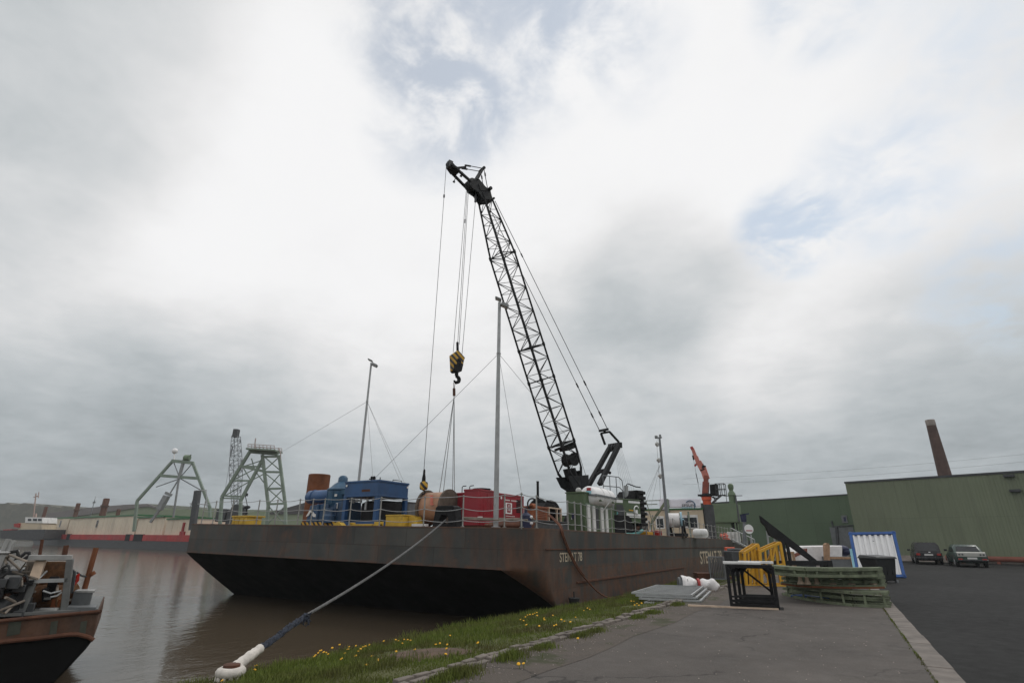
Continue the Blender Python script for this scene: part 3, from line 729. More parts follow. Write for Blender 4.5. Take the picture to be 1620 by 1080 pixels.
# grey tank behind the frame
uu = P(640, 805, v=19.3).x; mb = MB(); u0 = P(605, 805, v=19.3).x; zt = P(620, 795, v=19.3).z; zd = dk(u0, 19.3)
mb.prism([(u0, 19.3, zd), (uu - .28, 19.3, zd), (uu, 19.6, zd), (uu, 20.8, zd), (u0, 20.8, zd)], (0, 0, zt - zd)); mb.prism([(u0 - .03, 19.27, zt), (uu - .27, 19.27, zt), (uu + .03, 19.58, zt), (uu + .03, 20.83, zt), (u0 - .03, 20.83, zt)], (0, 0, .05))
tag(build('grey_tank', mb, 'tank_grey', bev=.02), 'dark grey chamfered tank standing behind the blue tray and the yellow box', 'tank')
# yellow boxes on deck
mb, u0, u1, z0, z1 = px_box(609.5, 637, 814.5, 16.9, .75); mb.box(u1 + .02, u1 + .34, 17.2, 17.6, z0, z1 - .04); mb.hexa([(u1 + .34, 17.2, z0), (u1 + .5, 17.2, z0), (u1 + .5, 17.6, z0), (u1 + .34, 17.6, z0)], [(u1 + .34, 17.2, z1 - .1), (u1 + .38, 17.2, z1 - .1), (u1 + .38, 17.6, z1 - .1), (u1 + .34, 17.6, z1 - .1)])
mb.box(u0 - .02, u1 + .02, 16.88, 17.66, z1 - .03, z1 + .02)
tag(build('deck_locker', mb, 'yellow_paint', bev=.012), 'rust stained yellow steel box at the deck edge between blue tray and cable drum', 'steel box')
mb, u0, u1, z0, z1 = px_box(365.5, 389, 815.5, 16.6, .8); mb.box(u0 - .02, u1 + .05, 16.56, 17.55, z1 - .06, z1 + .01)
for k in range(3): mb.box(lerp(u0, u1, .15 + .3 * k), lerp(u0, u1, .15 + .3 * k) + .05, 16.57, 16.6, z0, z1)
tag(build('deck_locker', mb, 'yellow_paint', bev=.012), 'yellow steel box at the far left of the barge deck under the green gantry', 'steel box')
mb = MB(); q0, q1 = P(556, 830, v=16.4).x, P(604, 830, v=16.4).x; z0 = dk(q0, 16.4); mb.box(q0, q1, 16.3, 16.42, z0, z0 + .07); mb.box(q0, q0 + .12, 16.28, 16.5, z0 + .07, z0 + .13); mb.box(q1 - .3, q1, 16.28, 16.5, z0, z0 + .15)
tag(build('yellow_beam', mb, 'yellow_paint', bev=.008), 'low yellow bar lying on deck in front of the blue tray', 'steel bar')
q0 = P(536, 829, v=16.3).x; z0 = dk(q0, 16.3)
mb = MB(); mb.prism([(q0 - .25, 16.2, z0), (q0 + .3, 16.2, z0), (q0 + .12, 16.2, z0 + .13), (q0 - .08, 16.2, z0 + .13)], (0, .25, 0)); mb.cyl((q0, 16.3, z0 + .13), (q0, 16.3, z0 + .16), .05)
tag(build('deck_fitting', mb, 'yellow_paint', bev=.01), 'small yellow wedge shaped deck fitting in front of the blue pump unit', 'deck fitting')
# cable drum
cl, cr = P(660, 800, v=17.6).x, P(698, 800, v=17.6).x; zt, zb = P(690, 772, v=17.6).z, dk(cl, 17.6) + .02; r = (zt - zb) / 2; cz = (zt + zb) / 2
reel = thing('cable_drum', 'copper brown cable drum with dark wooden discs beside the black fairlead', 'cable drum', ((cl + cr) / 2, 18.2, zb - .02))
mb = MB(); mb.lathe((cl + .08, 18.2, cz), (1, 0, 0), [(0, r * .84), (.03, r * .86)] + [(lerp(.06, cr - cl - .2, k / 18), r * (.865 if k % 2 else .85)) for k in range(19)] + [(cr - cl - .16, r * .84)], 36)
build('wound_cable', mb, 'drum_copper', reel)
for x in (cl, cr - .09):
    mb = MB(); mb.lathe((x, 18.2, cz), (1, 0, 0), [(0, r), (.09, r)], 36)
    for k in range(10):
        a = k / 10 * 6.283; mb.cyl((x - .012, 18.2 + math.cos(a) * r * .8, cz + math.sin(a) * r * .8), (x + .1, 18.2 + math.cos(a) * r * .8, cz + math.sin(a) * r * .8), .025, n=6)
    build('flange', mb, 'drum_wood', reel)
mb = MB(); x = lerp(cl, cr, .62); yy = 18.2 - r * .89
mb.prism([P(680, 783, v=yy), P(684, 783, v=yy), P(683.4, 794, v=yy), P(685.5, 798, v=yy), P(683, 799, v=yy), P(680, 797.5, v=yy), P(681, 793, v=yy)], (0, .05, 0))
build('cable_end', mb, 'orange_faded', reel)
mb = MB(); mb.box(cl + .2, cr - .35, 17.1, 17.3, zb - .04, zb + .1)
tag(build('timber_chock', mb, 'white_paint'), 'white painted timber under the front of the cable drum', 'timber')

# red generator container
v0 = 18.2; u0, uc = P(733.5, 800, v=v0).x, P(757, 800, v=v0).x; va = P(785, 800, u=uc).y; vb = P(828.5, 800, u=uc).y; zt = P(757, 773, v=v0).z; zd = dk(uc, v0) + .12
gen = thing('generator_container', 'dark red generator container with white emblem panel behind the pale floodlight mast', 'container', ((u0 + uc) / 2, v0, zd - .12))
z2 = P(800, 781, u=uc).z
mb = MB(); mb.box(u0, uc, v0, va, zd, zt); mb.box(u0 - .015, uc + .015, v0 - .015, va + .015, zt - .06, zt + .01)
for k in range(5): mb.box(uc, uc + .012, lerp(v0, va, (k + .4) / 5), lerp(v0, va, (k + .4) / 5) + .05, zd + .05, zt - .1)
build('tank_section', mb, 'red_paint', gen, bev=.012)
mb = MB(); mb.box(u0 + .3, uc - .012, va, vb, zd, z2); mb.box(u0 + .28, uc + .005, va + .016, vb + .015, z2 - .06, z2 + .01); mb.box(uc - .06, uc + .004, vb - .08, vb + .01, zd, z2 - .06)
build('engine_section', mb, 'red_paint', gen, bev=.012)
mb = MB(); ql = P(714.5, 800, v=v0 + .5).x; zl = P(724, 779.5, v=v0 + .5).z; mb.box(ql, u0 - .02, v0 + .5, vb - .6, zd, zl); mb.box(ql - .01, u0 - .02, v0 + .49, vb - .6, zl - .05, zl + .012)
build('end_section', mb, 'red_paint', gen, bev=.012)
mb = MB(); q = P(764, 771, v=v0 + 1.0); mb.lathe((uc - .45, v0 + .9, zt), (0, 0, 1), [(0, .36), (.03, .38), (.09, .38), (.1, .3), (.12, .1)], 22)
build('manhole_cover', mb, 'black_steel', gen)
mb = MB()
for x in (731, 743): 
    q = P(x, 776, v=v0 + .35); mb.tube([(q.x, q.y, zl), (q.x, q.y, zt + .14), (q.x + .04, q.y, zt + .17), (q.x + .2, q.y, zt + .18)], .018)
build('vent_pipe', mb, 'black_steel', gen)
mb = MB(); S = lambda x, y, o=.006: P(x, y, u=uc - .012 + o)
ya, yb = S(800, 800).y, S(810, 800).y; za, zb = S(805, 812.5).z, S(805, 795).z; mb.box(uc - .012, uc - .006, ya, yb, za, zb)
build('emblem_panel', mb, 'white_clean', gen)
mb = MB(); cyy, czz, s = (ya + yb) / 2, (za + zb) / 2, (yb - ya) * .28
for (y0, y1, a0, a1) in ((-1, -.62, -1.1, 1), (.62, 1, -1.1, 1), (-.62, .62, -1.1, -.7), (-1, 1, 1.0, 1.25)): mb.box(uc - .006, uc - .002, cyy + s * y0, cyy + s * y1, czz + s * a0, czz + s * a1)
mb.prism([(uc - .006, cyy + s * p[0], czz + s * p[1]) for p in ((-.62, .95), (-.3, .95), (0, -.1), (.3, .95), (.62, .95), (.1, -.7), (-.1, -.7))], (.004, 0, 0))
build('emblem', mb, 'red_paint', gen, smooth=False)
mb = MB(); yy = ya - .02
for k in range(11): 
    w = .07; y = yy + k * .1
    if k == 4: continue
    mb.box(uc - .012, uc - .007, y, y + w, S(802, 791.6).z, S(802, 789.6).z)
for k in range(8): mb.box(uc - .012, uc - .007, ya + .03 + k * .1, ya + .03 + k * .1 + .06, S(802, 816.5).z, S(802, 815).z)
for (x, y) in ((793, 787), (777, 776)):
    q = S(x, y); mb.cyl((uc - .01, q.y, q.z), (uc + .004, q.y, q.z), .06, n=12)
mb.box(*sorted((P(755.5, 820, v=v0).x, P(763.5, 820, v=v0).x)), v0 - .004, v0 - .001, P(760, 822.5, v=v0).z, P(760, 816.5, v=v0).z)
build('white_marking', mb, 'white_paint', gen)
mb = MB(); y0, y1 = S(817, 800).y, S(825.5, 800).y
for k in range(8): z = lerp(S(820, 809).z, S(820, 791).z, k / 7); mb.box(uc - .012, uc + .0, y0, y1, z - .035, z + .012)
build('louvre', mb, 'black_steel', gen)
mb = MB(); mb.box(u0 + .02, uc - .03, v0 + .03, vb - .03, zd - .12, zd)
build('skid', mb, 'rust_brown', gen)
# hoses and pipes on deck before the container
mb = MB()
for k in range(4):
    pts = [(lerp(-10.9, -9.2, t) , 17.0 + .22 * k + .12 * math.sin(t * 7 + k), dk(-10, 17.2) + .09 + .07 * (k % 2)) for t in [i / 12 for i in range(13)]]
    mb.tube(pts, .075, 8)
tag(build('hose_pile', mb, 'hose_orange'), 'heap of orange brown hoses on deck in front of the red container', 'hoses')
mb = MB(); q = P(705, 826, v=16.7)
for (x0, x1, y, r_) in ((733, 845, 818.5, .035), (733, 835, 820.5, .03)):
    a, b = P(x0, y, v=16.5), P(x1, y + 1.5, u=-8.9); mb.tube(sag(a, b, .02, 6), r_, 6)
tag(build('deck_pipe', mb, 'wood_grey'), 'pair of long dark pipes lashed along the railing before the red container', 'pipes')
mb = MB(); q = P(832, 818, u=-9.2); z = dk(-9.2, q.y)
mb.lathe((-9.2, q.y, z), (0, 0, 1), [(0, .2), (.42, .2), (.5, .1), (.52, .06), (.62, .05)], 14); mb.cyl((-9.15, q.y - .07, z + .6), (-9.15, q.y - .07, z + .75), .012); mb.cyl((-9.25, q.y + .09, z + .5), (-9.25, q.y + .09, z + .72), .012)
tag(build('gas_bottle', mb, 'navy'), 'dark blue gas bottle on deck right of the red container', 'gas bottle')
mb = MB()
for zz in (.16, .36): mb.ball((-8.85, q.y - .25, z + zz), .055, 8, 6)
tag(build('deck_lamp', mb, 'white_clean'), 'pair of small white lamps by the railing right of the red container', 'lamp')
# thin black pole
q = P(851, 795, v=20.2); mb = MB(); zt = P(851, 762, v=20.2).z; mb.cyl((q.x, 20.2, dk(q.x, 20.2)), (q.x, 20.2, zt), .055, n=10); mb.cyl((q.x, 20.2, zt), (q.x, 20.2, zt + .03), .065, n=10)
tag(build('black_pole', mb, 'black_steel'), 'plain black upright pole behind the rusty orange winch', 'pole')
# rusty orange winch with dark window guard
uf = -9.25; va, vb = P(843, 825, u=uf).y, P(884, 825, u=uf).y; zd = dk(uf, va); Wp = lambda x, y: P(x, y, u=uf)
win = thing('deck_winch', 'rusty orange winch housing on a dark base next to the green deckhouse', 'winch', (uf, (va + vb) / 2, zd))
mb = MB(); zb = Wp(860, 824).z; mb.box(uf - .6, uf + .02, va - .1, vb + .9, zd, zb); mb.box(uf - .65, uf + .06, va - .2, vb + 1.0, zb - .02, zb + .03)
build('base', mb, 'dark_grey', win, bev=.015)
mb = MB(); y1 = Wp(866, 810).y; zt = Wp(855, 803).z; mb.box(uf - .42, uf, va + .1, y1, zb + .03, zt); mb.box(uf - .46, uf + .04, va + .05, y1 + .05, zt - .02, zt + .05)
for k in range(5): z = lerp(zb + .1, zt - .1, k / 4); mb.box(uf, uf + .02, va + .15, y1 - .1, z, z + .03)
mb.cyl((uf - .1, va + .05, zt + .05), (uf - .1, va + .4, zt + .05), .09)
build('housing', mb, 'orange_rust', win, bev=.015)
mb = MB(); y2 = Wp(888, 806).y
for (ya_, yb_) in ((y1 + .1, y1 + .16), (y2 - .06, y2), ((y1 + y2) / 2 + .2, (y1 + y2) / 2 + .25)): mb.box(uf - .05, uf + .02, ya_, yb_, zb, zt + .02)
mb.box(uf - .05, uf + .02, y1 + .1, y2, zt + .02, zt + .07); mb.box(uf - .9, uf - .85, y1 + .1, y2, zt + .02, zt + .07)
build('guard_frame', mb, 'wood_pale', win)
mb = MB(); mb.lathe((uf - .5, y1 + .2, zb + .42), (0, 1, 0), [(0, .44), (.08, .44), (.08, .32), (1.0, .32), (1.0, .44), (1.08, .44)], 20); mb.prism([(uf - .6, y1 - .2, zt + .05), (uf - .6, y1 + .0, zt + .22), (uf - .6, y1 + .7, zt + .22), (uf - .6, y1 + 1.0, zt + .05)], (.55, 0, 0))
build('drum', mb, 'black_steel', win)
mb = MB(); q = Wp(846, 797); mb.ring((uf - .1, q.y, q.z), (1, -.6, 0), .2, .03, 16, 6, 4.6, -.8)
build('hose_loop', mb, 'rubber', win)
# orange hose that hangs over the side down to the grass
pts = [P(868, 815, u=-9.0), P(876, 822, u=-8.7), P(886, 833, u=-8.28), P(890, 848, u=-8.22), P(900, 873, u=-8.22), P(912, 897, u=-8.22), P(926, 915, u=-8.2), P(945, 935, u=-8.1), P(960, 944, u=-7.9), P(972, 945, u=-7.6), P(990, 941, u=-7.3)]
sm = []
for i in range(len(pts) - 1):
    a, b, c, d = pts[max(i - 1, 0)], pts[i], pts[i + 1], pts[min(i + 2, len(pts) - 1)]
    for k in range(5):
        t = k / 5; sm.append(.5 * ((2 * b) + (c - a) * t + (2 * a - 5 * b + 4 * c - d) * t * t + (3 * b - a - 3 * c + d) * t ** 3))
sm.append(pts[-1]); mb = MB(); mb.tube(sm, .030, 8); mb.tube([p + Vector((.02, .07, .02)) for p in sm[:30]], .022, 6)
tag(build('hose', mb, 'hose_orange'), 'orange brown hose hanging down the barge side across the painted name', 'hose')
# floodlight masts with guy wires
def flood_mast(x0, y0, x1, y1, v, r0, r1, label, guys, yg):
    b = P(x0, y0, v=v); t = P(x1, y1, v=v); z0 = dk(b.x, v); base = Vector((b.x, v, z0)); top = Vector((b.x, v, t.z))
    th = thing('floodlight_mast', label, 'mast', base, group='floodlight masts on the barge')
    mb = MB(); mb.lathe(base, (0, 0, 1), [(0, r0 * 1.7), (.04, r0 * 1.7), (.05, r0), ((t.z - z0) * .55, (r0 + r1) / 2), (t.z - z0, r1)], 14)
    build('pole', mb, 'galv', th)
    for (dx, dz, ex) in ((.22, -.16, .30), (-.05, .12, .26)):
        mb = MB(); c = top + _rh * dx + Vector((0, 0, dz)) - _fh * .05; ax = (_rh * .9 - Vector((0, 0, 1)) * .42).normalized(); ay = _fh; az = ax.cross(ay)
        mb.obox(c, ax * ex * .5, ay * .14, az * (.07 if dx > 0 else .03)); mb.bar(top + Vector((0, 0, dz * .5)), c, .03, .03)
        f = build('floodlight', mb, 'grey_paint', th, bev=.01)
        mb = MB(); mb.obox(c + az * -(.075 if dx > 0 else .034), ax * ex * .42, ay * .11, az * .004); build('lens', mb, 'light_glass', f)
    mb = MB(); g0 = Vector((b.x, v, P(x0, yg, v=v).z)); mb.ring(g0, (0, 0, 1), r0 * .8, .02, 10, 4)
    for e in guys: mb.tube([g0, e], .008, 4)
    build('guy_wires', mb, 'guy_wire', th)
    return th
flood_mast(568, 757, 585, 574, 20.4, .075, .05, 'thinner pale floodlight mast rising behind the blue tray', [P(440, 718, v=30), P(590, 756, v=18.2), P(643, 770, v=20), P(632, 758, v=21)], 637)
flood_mast(784.5, 826, 791, 478, 16.75, .098, .062, 'tallest pale floodlight mast standing right in front of the red container', [P(592, 757, v=18.0), P(824.5, 776, u=-8.62), P(905, 700, u=-11)], 560)

# ------------------------------------------------------------------ lattice boom crane
F0 = P(910, 772, D=27.8)                              # boom foot
T0d = P(712, 262, v=18.0)                             # jib head stands over this line
EH = Vector((T0d.x - F0.x, T0d.y - F0.y, 0)).normalized()   # horizontal heading of the boom
WN = Vector((-EH.y, EH.x, 0))
if WN.x < 0: WN = -WN                                 # across the boom, towards the quay
def BP(x, y, o=0.): return P(x, y, pl=(F0 + WN * o, WN))
zdk = dk(F0.x, F0.y)
crane = thing('crawler_crane', 'tall black lattice boom crane with green and white body standing on the barge deck', 'crane', (F0.x, F0.y, zdk))
TIP = BP(768, 318); AX = (TIP - F0).normalized(); AD = AX.cross(WN).normalized()
def boom_pt(s, i, half): return F0 + AX * s + WN * half * (1 if i & 1 else -1) + AD * half * (1 if i & 2 else -1)
LB = (TIP - F0).length; K0 = (BP(888, 702) - F0).length; K1 = (BP(793, 404) - F0).length
def halfw(s):
    if s < K0: return lerp(.40, .485, s / K0)
    if s < K1: return .485
    return lerp(.485, .27, (s - K1) / (LB - K1))
mb = MB(); S = []
s = .9
nb = 23
for k in range(nb + 1): S.append(lerp(.95, LB, k / nb))
for i in range(4):
    for a, b in zip(S, S[1:]): mb.cyl(boom_pt(a, i, halfw(a)), boom_pt(b, i, halfw(b)), .052, n=7, caps=False)
for k, (a, b) in enumerate(zip(S, S[1:])):
    for (i, j) in ((0, 1), (2, 3), (0, 2), (1, 3)):
        if k % 2: i, j = j, i
        mb.cyl(boom_pt(a, i, halfw(a)), boom_pt(b, j, halfw(b)), .021, n=5, caps=False)
        if k % 2 == 0 or (i, j) in ((2, 0), (3, 1)): mb.cyl(boom_pt(b, i, halfw(b)), boom_pt(b, j, halfw(b)), .016, n=5, caps=False)
for s_ in (K1, K0, lerp(K0, K1, .5), lerp(K0, K1, .33)):  # section joints
    h = halfw(s_)
    for (i, j) in ((0, 1), (2, 3), (0, 2), (1, 3), (0, 3), (1, 2)): mb.cyl(boom_pt(s_, i, h), boom_pt(s_, j, h), .028, n=5)
    for i in range(4): mb.cyl(boom_pt(s_ - .09, i, h), boom_pt(s_ + .09, i, h), .075, n=7)
boom = build('boom', mb, 'crane_black', crane)
# solid foot plates and cross tubes
mb = MB()
for sgn in (-1, 1):
    o = WN * sgn * .42
    mb.prism([p + o for p in (BP(888, 754), BP(921, 752), BP(921, 766), BP(915, 776), BP(905, 776), BP(896, 770))], WN * .05)
mb.obox(F0 + AX * .75, WN * .42, AD * .05, AX * .28); mb.obox(F0 + AX * .55 + AD * .3, WN * .42, AD * .04, AX * .25)
mb.cyl(F0 - WN * .62 - AX * .1, F0 + WN * .62 - AX * .1, .11, n=10)
for i in range(4): mb.cyl(F0 + WN * .42 * (1 if i & 1 else -1), boom_pt(.95, i, halfw(.95)), .07, n=7)
mb.tube([BP(894, 768, -.5), BP(889, 762, -.6), BP(887, 757, -.6), BP(893, 756, -.5)], .025)
build('boom_foot', mb, 'crane_black', crane)
# winch platform inside the boom
mb = MB(); c = BP(898, 708); mb.obox(c, WN * .36, AD * .28, AX * .10); c2 = BP(902, 727); mb.cyl(c2 - WN * .3, c2 + WN * .3, .27, n=14); mb.cyl(c2 - WN * .32, c2 - WN * .28, .34, n=14); mb.cyl(c2 + WN * .28, c2 + WN * .32, .34, n=14)
mb.bar(BP(878, 712, -.55), BP(908, 700, .5), .14, .10)
build('boom_winch', mb, 'crane_black', crane)
# boom head with sheaves
mb = MB(); T1 = BP(750, 292)
for sgn in (-1, 1):
    o = WN * sgn * .24 - WN * .025
    mb.prism([p + o for p in (BP(762, 322), BP(774, 318), BP(772, 306), BP(763, 298), BP(754, 287), BP(745, 287), BP(741, 294), BP(743, 301), BP(753, 308))], WN * .05)
mb.obox(BP(767, 314), WN * .30, AD * .28, AX * .22); mb.obox(BP(758, 300), WN * .29, AD * .18, AX * .2)
mb.cyl(BP(770, 303) - WN * .42, BP(770, 303) + WN * .42, .1); mb.cyl(BP(776, 318) - WN * .35, BP(776, 318) + WN * .35, .06)
build('boom_head', mb, 'crane_black', crane)
for k in range(4):
    mb = MB(); c = BP(745.5, 293) + WN * (-.21 + .14 * k); mb.lathe(c - WN * .04, WN, [(0, .30), (.02, .30), (.03, .26), (.05, .26), (.06, .30), (.08, .30)], 22); build('sheave', mb, 'dark_grey', crane)
# fly jib
mb = MB()
for o in (-.28, .28):
    mb.bar(BP(741, 292) + WN * o, BP(719, 271) + WN * o * .8, .10, .13, WN); mb.bar(BP(719, 271) + WN * o * .8, BP(711, 263) + WN * o * .5, .12, .2, WN)
mb.bar(BP(722, 273) - WN * .26, BP(722, 273) + WN * .26, .1, .2); mb.obox(BP(717, 268), WN * .22, (BP(711, 262) - BP(719, 271)).normalized() * .16, Vector((0, 0, .11)))
build('fly_jib', mb, 'crane_black', crane)
mb = MB(); c = BP(711.5, 261.5); mb.lathe(c - WN * .09, WN, [(0, .20), (.03, .20), (.05, .15), (.13, .15), (.15, .20), (.18, .20)], 20); mb.obox(c + Vector((0, 0, .02)), WN * .14, EH * .12, Vector((0, 0, .2)))
build('jib_sheave', mb, 'dark_grey', crane)
mb = MB()
for o in (-.22, .22): mb.bar(BP(751, 288) + WN * o, BP(762, 269) + WN * o * .7, .09, .15, WN)
mb.obox(BP(757, 278), WN * .2, (BP(762, 269) - BP(751, 288)).normalized() * .3, EH * .05); mb.cyl(BP(762.5, 268.5) - WN * .25, BP(762.5, 268.5) + WN * .25, .085)
build('jib_strut', mb, 'crane_black', crane)
mb = MB()
for o in (-.16, .16):
    mb.cyl(BP(762, 269) + WN * o, BP(737, 264.5) + WN * o, .022, n=6); mb.bar(BP(742, 265.5) + WN * o, BP(733, 264) + WN * o, .07, .07)
    mb.cyl(BP(763, 270) + WN * o, BP(769, 302) + WN * o, .022, n=6); mb.bar(BP(764.5, 276) + WN * o, BP(765.2, 281) + WN * o, .06, .06)
mb.bar(BP(737, 264.5), BP(721, 266), .09, .09)
build('jib_stay', mb, 'crane_black', crane)
for (x, y) in ((718, 287), (729, 278)):
    mb = MB(); q = BP(x, y); mb.cyl(q, q + Vector((.12, 0, .2)), .018, n=6); mb.lathe(q - Vector((0, 0, .06)), (.4, 0, 1), [(0, .07), (.08, .05), (.1, .02)], 10); build('work_lamp', mb, 'crane_black', crane)
# backstay pendants down to the gantry (A-frame)
G = lambda x, y, o=0.: BP(x, y, o)
gt = G(974, 703); gb = G(939, 768)
mb = MB()
for o, tx, bx in ((-.42, (967, 704), (928.5, 772)), (.42, (980, 701.5), (948.5, 766))):
    mb.bar(P(*tx, pl=(F0 + WN * o, WN)), P(*bx, pl=(F0 + WN * o, WN)), .20, .24, WN)
c = G(954, 743.5); mb.bar(c - WN * .42, c + WN * .42, .18, .12); mb.tube([G(948, 752) - WN * .4, G(952, 746) - WN * .12, G(956, 745) + WN * .15, G(957, 749) + WN * .4], .08, 6)
c = G(973, 705); mb.bar(c - WN * .45, c + WN * .45, .18, .3)
build('gantry_frame', mb, 'crane_black', crane)
for k in range(3):
    mb = MB(); c = G(970.5, 708) + WN * (-.22 + .22 * k); mb.lathe(c - WN * .03, WN, [(0, .2), (.06, .2)], 16); build('sheave', mb, 'dark_grey', crane)
mb = MB()
for o, pts in ((-.32, ((957.5, 684), (964, 702))), (.32, ((957.5, 684), (972, 700)))):
    mb.bar(G(*pts[0]) + WN * o, G(*pts[1]) + WN * o, .08, .11, WN)
mb.bar(G(957.5, 684) - WN * .34, G(957.5, 684) + WN * .34, .07, .1); mb.bar(G(955, 680) - WN * .34, G(955, 680) + WN * .34, .09, .12); mb.bar(G(955.5, 680), G(957.5, 684), .1, .1)
build('bridle', mb, 'crane_black', crane)
mb = MB(); hd = BP(778, 322)
for o, ex, ey in ((-.30, 955, 680), (.30, 955, 680)):
    e = G(ex, ey) + WN * o; a = hd + WN * o
    mb.cyl(a, e, .019, n=5)
    for t, l, r_ in ((.235, .25, .04), (.795, .3, .05), (.93, .3, .05)):
        mb.cyl(a.lerp(e, t - l / 30), a.lerp(e, t + l / 30), r_, n=6)
    mb.cyl(a.lerp(e, .795), e, .024, n=6)
mb.cyl(boom_pt(K1 + .1, 3, .5), G(930, 762, .2), .012, n=5)
build('pendant', mb, 'wire', crane)
mb = MB()
for k in range(7): mb.cyl(G(977, 706) + WN * (-.25 + .08 * k), G(983 + 3.4 * k, 776, -.2 + .07 * k), .006, n=4)
build('luffing_rope', mb, 'guy_wire', crane)
# machinery deck, engine house, tracks
def CB(along, across, z): return F0 + EH * -along + WN * across + Vector((0, 0, z - F0.z))
def cbox(mb, a0, a1, w0, w1, z0, z1): return mb.hexa([CB(a0, w0, z0), CB(a1, w0, z0), CB(a1, w1, z0), CB(a0, w1, z0)], [CB(a0, w0, z1), CB(a1, w0, z1), CB(a1, w1, z1), CB(a0, w1, z1)])
zt = P(1000, 791, pl=(F0 + WN * 1.3, WN)).z; zm = P(1000, 818, pl=(F0 + WN * 1.3, WN)).z
def alongpx(x, y, o=1.3):
    p = P(x, y, pl=(F0 + WN * o, WN)); return (p - F0).dot(-EH)
mb = MB(); cbox(mb, -.5, alongpx(1013, 805) + .05, -1.25, 1.25, zm - .28, zm); build('machine_deck', mb, 'green_crane', crane, bev=.02)
a0, a1 = alongpx(974, 805), alongpx(1013, 805)
mb = MB(); cbox(mb, a0, a1, -1.3, 1.3, zm, zt); cbox(mb, a0 - .05, a1 + .05, -1.34, 1.34, zt, zt + .05)
eh = build('engine_house', mb, 'green_crane', crane, bev=.02)
W1 = WN * .006
def cpoly(mb, pts, o=1.304): mb.prism([P(x, y, pl=(F0 + WN * o, WN)) for x, y in pts], W1)
mb = MB(); cpoly(mb, ((975, 789.5), (985, 790.5), (985, 795), (975, 794.5))); cpoly(mb, ((994, 791.5), (1012, 793), (1012, 796.5), (994, 795))); cpoly(mb, ((991, 811), (1013.5, 813), (1013.5, 816.5), (991, 815))); cpoly(mb, ((991, 815.8), (1013.5, 817.3), (1013.5, 819), (991, 817.8)))
build('white_band', mb, 'white_clean', eh)
mb = MB(); c = P(1007, 806.5, pl=(F0 + WN * 1.312, WN)); mb.ring(c, WN, .20, .035, 16, 4, 4.4, -1.0, ref=(0, 0, 1)); mb.obox(c - Vector((0, 0, .08)), EH * .09, WN * .004, Vector((0, 0, .09)))
build('emblem', mb, 'white_clean', eh)
mb = MB(); cpoly(mb, ((995, 805.6), (1002, 806.4), (1002, 808), (995, 807.2)), 1.306); build('stripe', mb, 'yellow_clean', eh)
mb = MB(); cpoly(mb, ((975, 797), (985, 798), (989, 812), (989, 822), (976, 821)), 1.306); build('side_opening', mb, 'dark_grey', eh)
mb = MB(); cbox(mb, a1 + .05, a1 + .62, .1, 1.1, zm - .4, P(1010, 775, pl=(F0 + WN * 1.1, WN)).z); 
ztop = P(1010, 775, pl=(F0 + WN * 1.1, WN)).z
for k in range(7): 
    z = lerp(zm - .3, ztop - .1, k / 6); cbox(mb, a1 + .12, a1 + .72, .05, 1.16, z - .1, z + .06)
mb.hexa([CB(a1 - .8, .2, zt), CB(a1 - .1, .2, zt), CB(a1 - .1, 1.1, zt), CB(a1 - .8, 1.1, zt)], [CB(a1 - .35, .2, zt + .5), CB(a1 - .1, .2, zt + .5), CB(a1 - .1, 1.1, zt + .5), CB(a1 - .35, 1.1, zt + .5)])
build('radiator_stack', mb, 'black_steel', crane, bev=.03)
mb = MB(); q = P(991.5, 785, pl=(F0 + WN * .9, WN)); mb.cyl((q.x, q.y, zt), (q.x, q.y, P(991.5, 768, pl=(F0 + WN * .9, WN)).z), .11, n=12); qz = P(993, 766.5, pl=(F0 + WN * .9, WN)).z
build('exhaust_pipe', mb, 'galv', crane)
mb = MB(); mb.tube([(q.x, q.y, qz - .05), (q.x + .1, q.y, qz + .05), (q.x + .5, q.y + .1, qz - .12), (q.x + .75, q.y + .1, qz - .16)], .03)
build('exhaust_cap', mb, 'black_steel', crane)
mb = MB()
hz = P(985, 755, pl=(F0 + WN * 1.2, WN)).z
r0 = alongpx(957, 770); r1 = alongpx(988, 770)
for h in (hz, lerp(hz, zt, .45)):
    mb.tube([CB(r0, 1.2, h), CB(r1 - .3, 1.2, h), CB(r1 - .05, 1.2, h - .15), CB(r1, 1.2, h - .5), CB(r1, 1.2, zt)], .025)
for f in (0, .33, .66): mb.cyl(CB(lerp(r0, r1, f), 1.2, zt), CB(lerp(r0, r1, f), 1.2, hz), .022)
build('handrail', mb, 'galv_dark', crane)
mb = MB(); cbox(mb, alongpx(966, 788), alongpx(984, 788), -.3, .5, zt - .02, P(975, 779, pl=(F0 + WN * 1, WN)).z); build('winch_cover', mb, 'dark_grey', crane, bev=.03)
for sgn in (-1, 1):
    mb = MB(); n = 10; prof = []
    for k in range(n + 1): a = math.pi / 2 + math.pi * k / n; prof.append((-1.2 + .42 * math.cos(a), .42 + .42 * math.sin(a)))
    for k in range(n + 1): a = -math.pi / 2 + math.pi * k / n; prof.append((2.2 + .42 * math.cos(a), .42 + .42 * math.sin(a)))
    c = WN * (sgn * 1.1 - .3)
    mb.prism([CB(p[0], 0, zdk + p[1]) + c for p in prof], WN * .6); build('crawler_track', mb, 'black_steel', crane)
mb = MB(); cbox(mb, -.8, 1.6, -.7, .7, zdk + .3, zm - .5); mb.cyl(CB(.7, 0, zdk + .6), CB(.7, 0, zm - .27), .9, n=24); build('undercarriage', mb, 'dark_grey', crane)
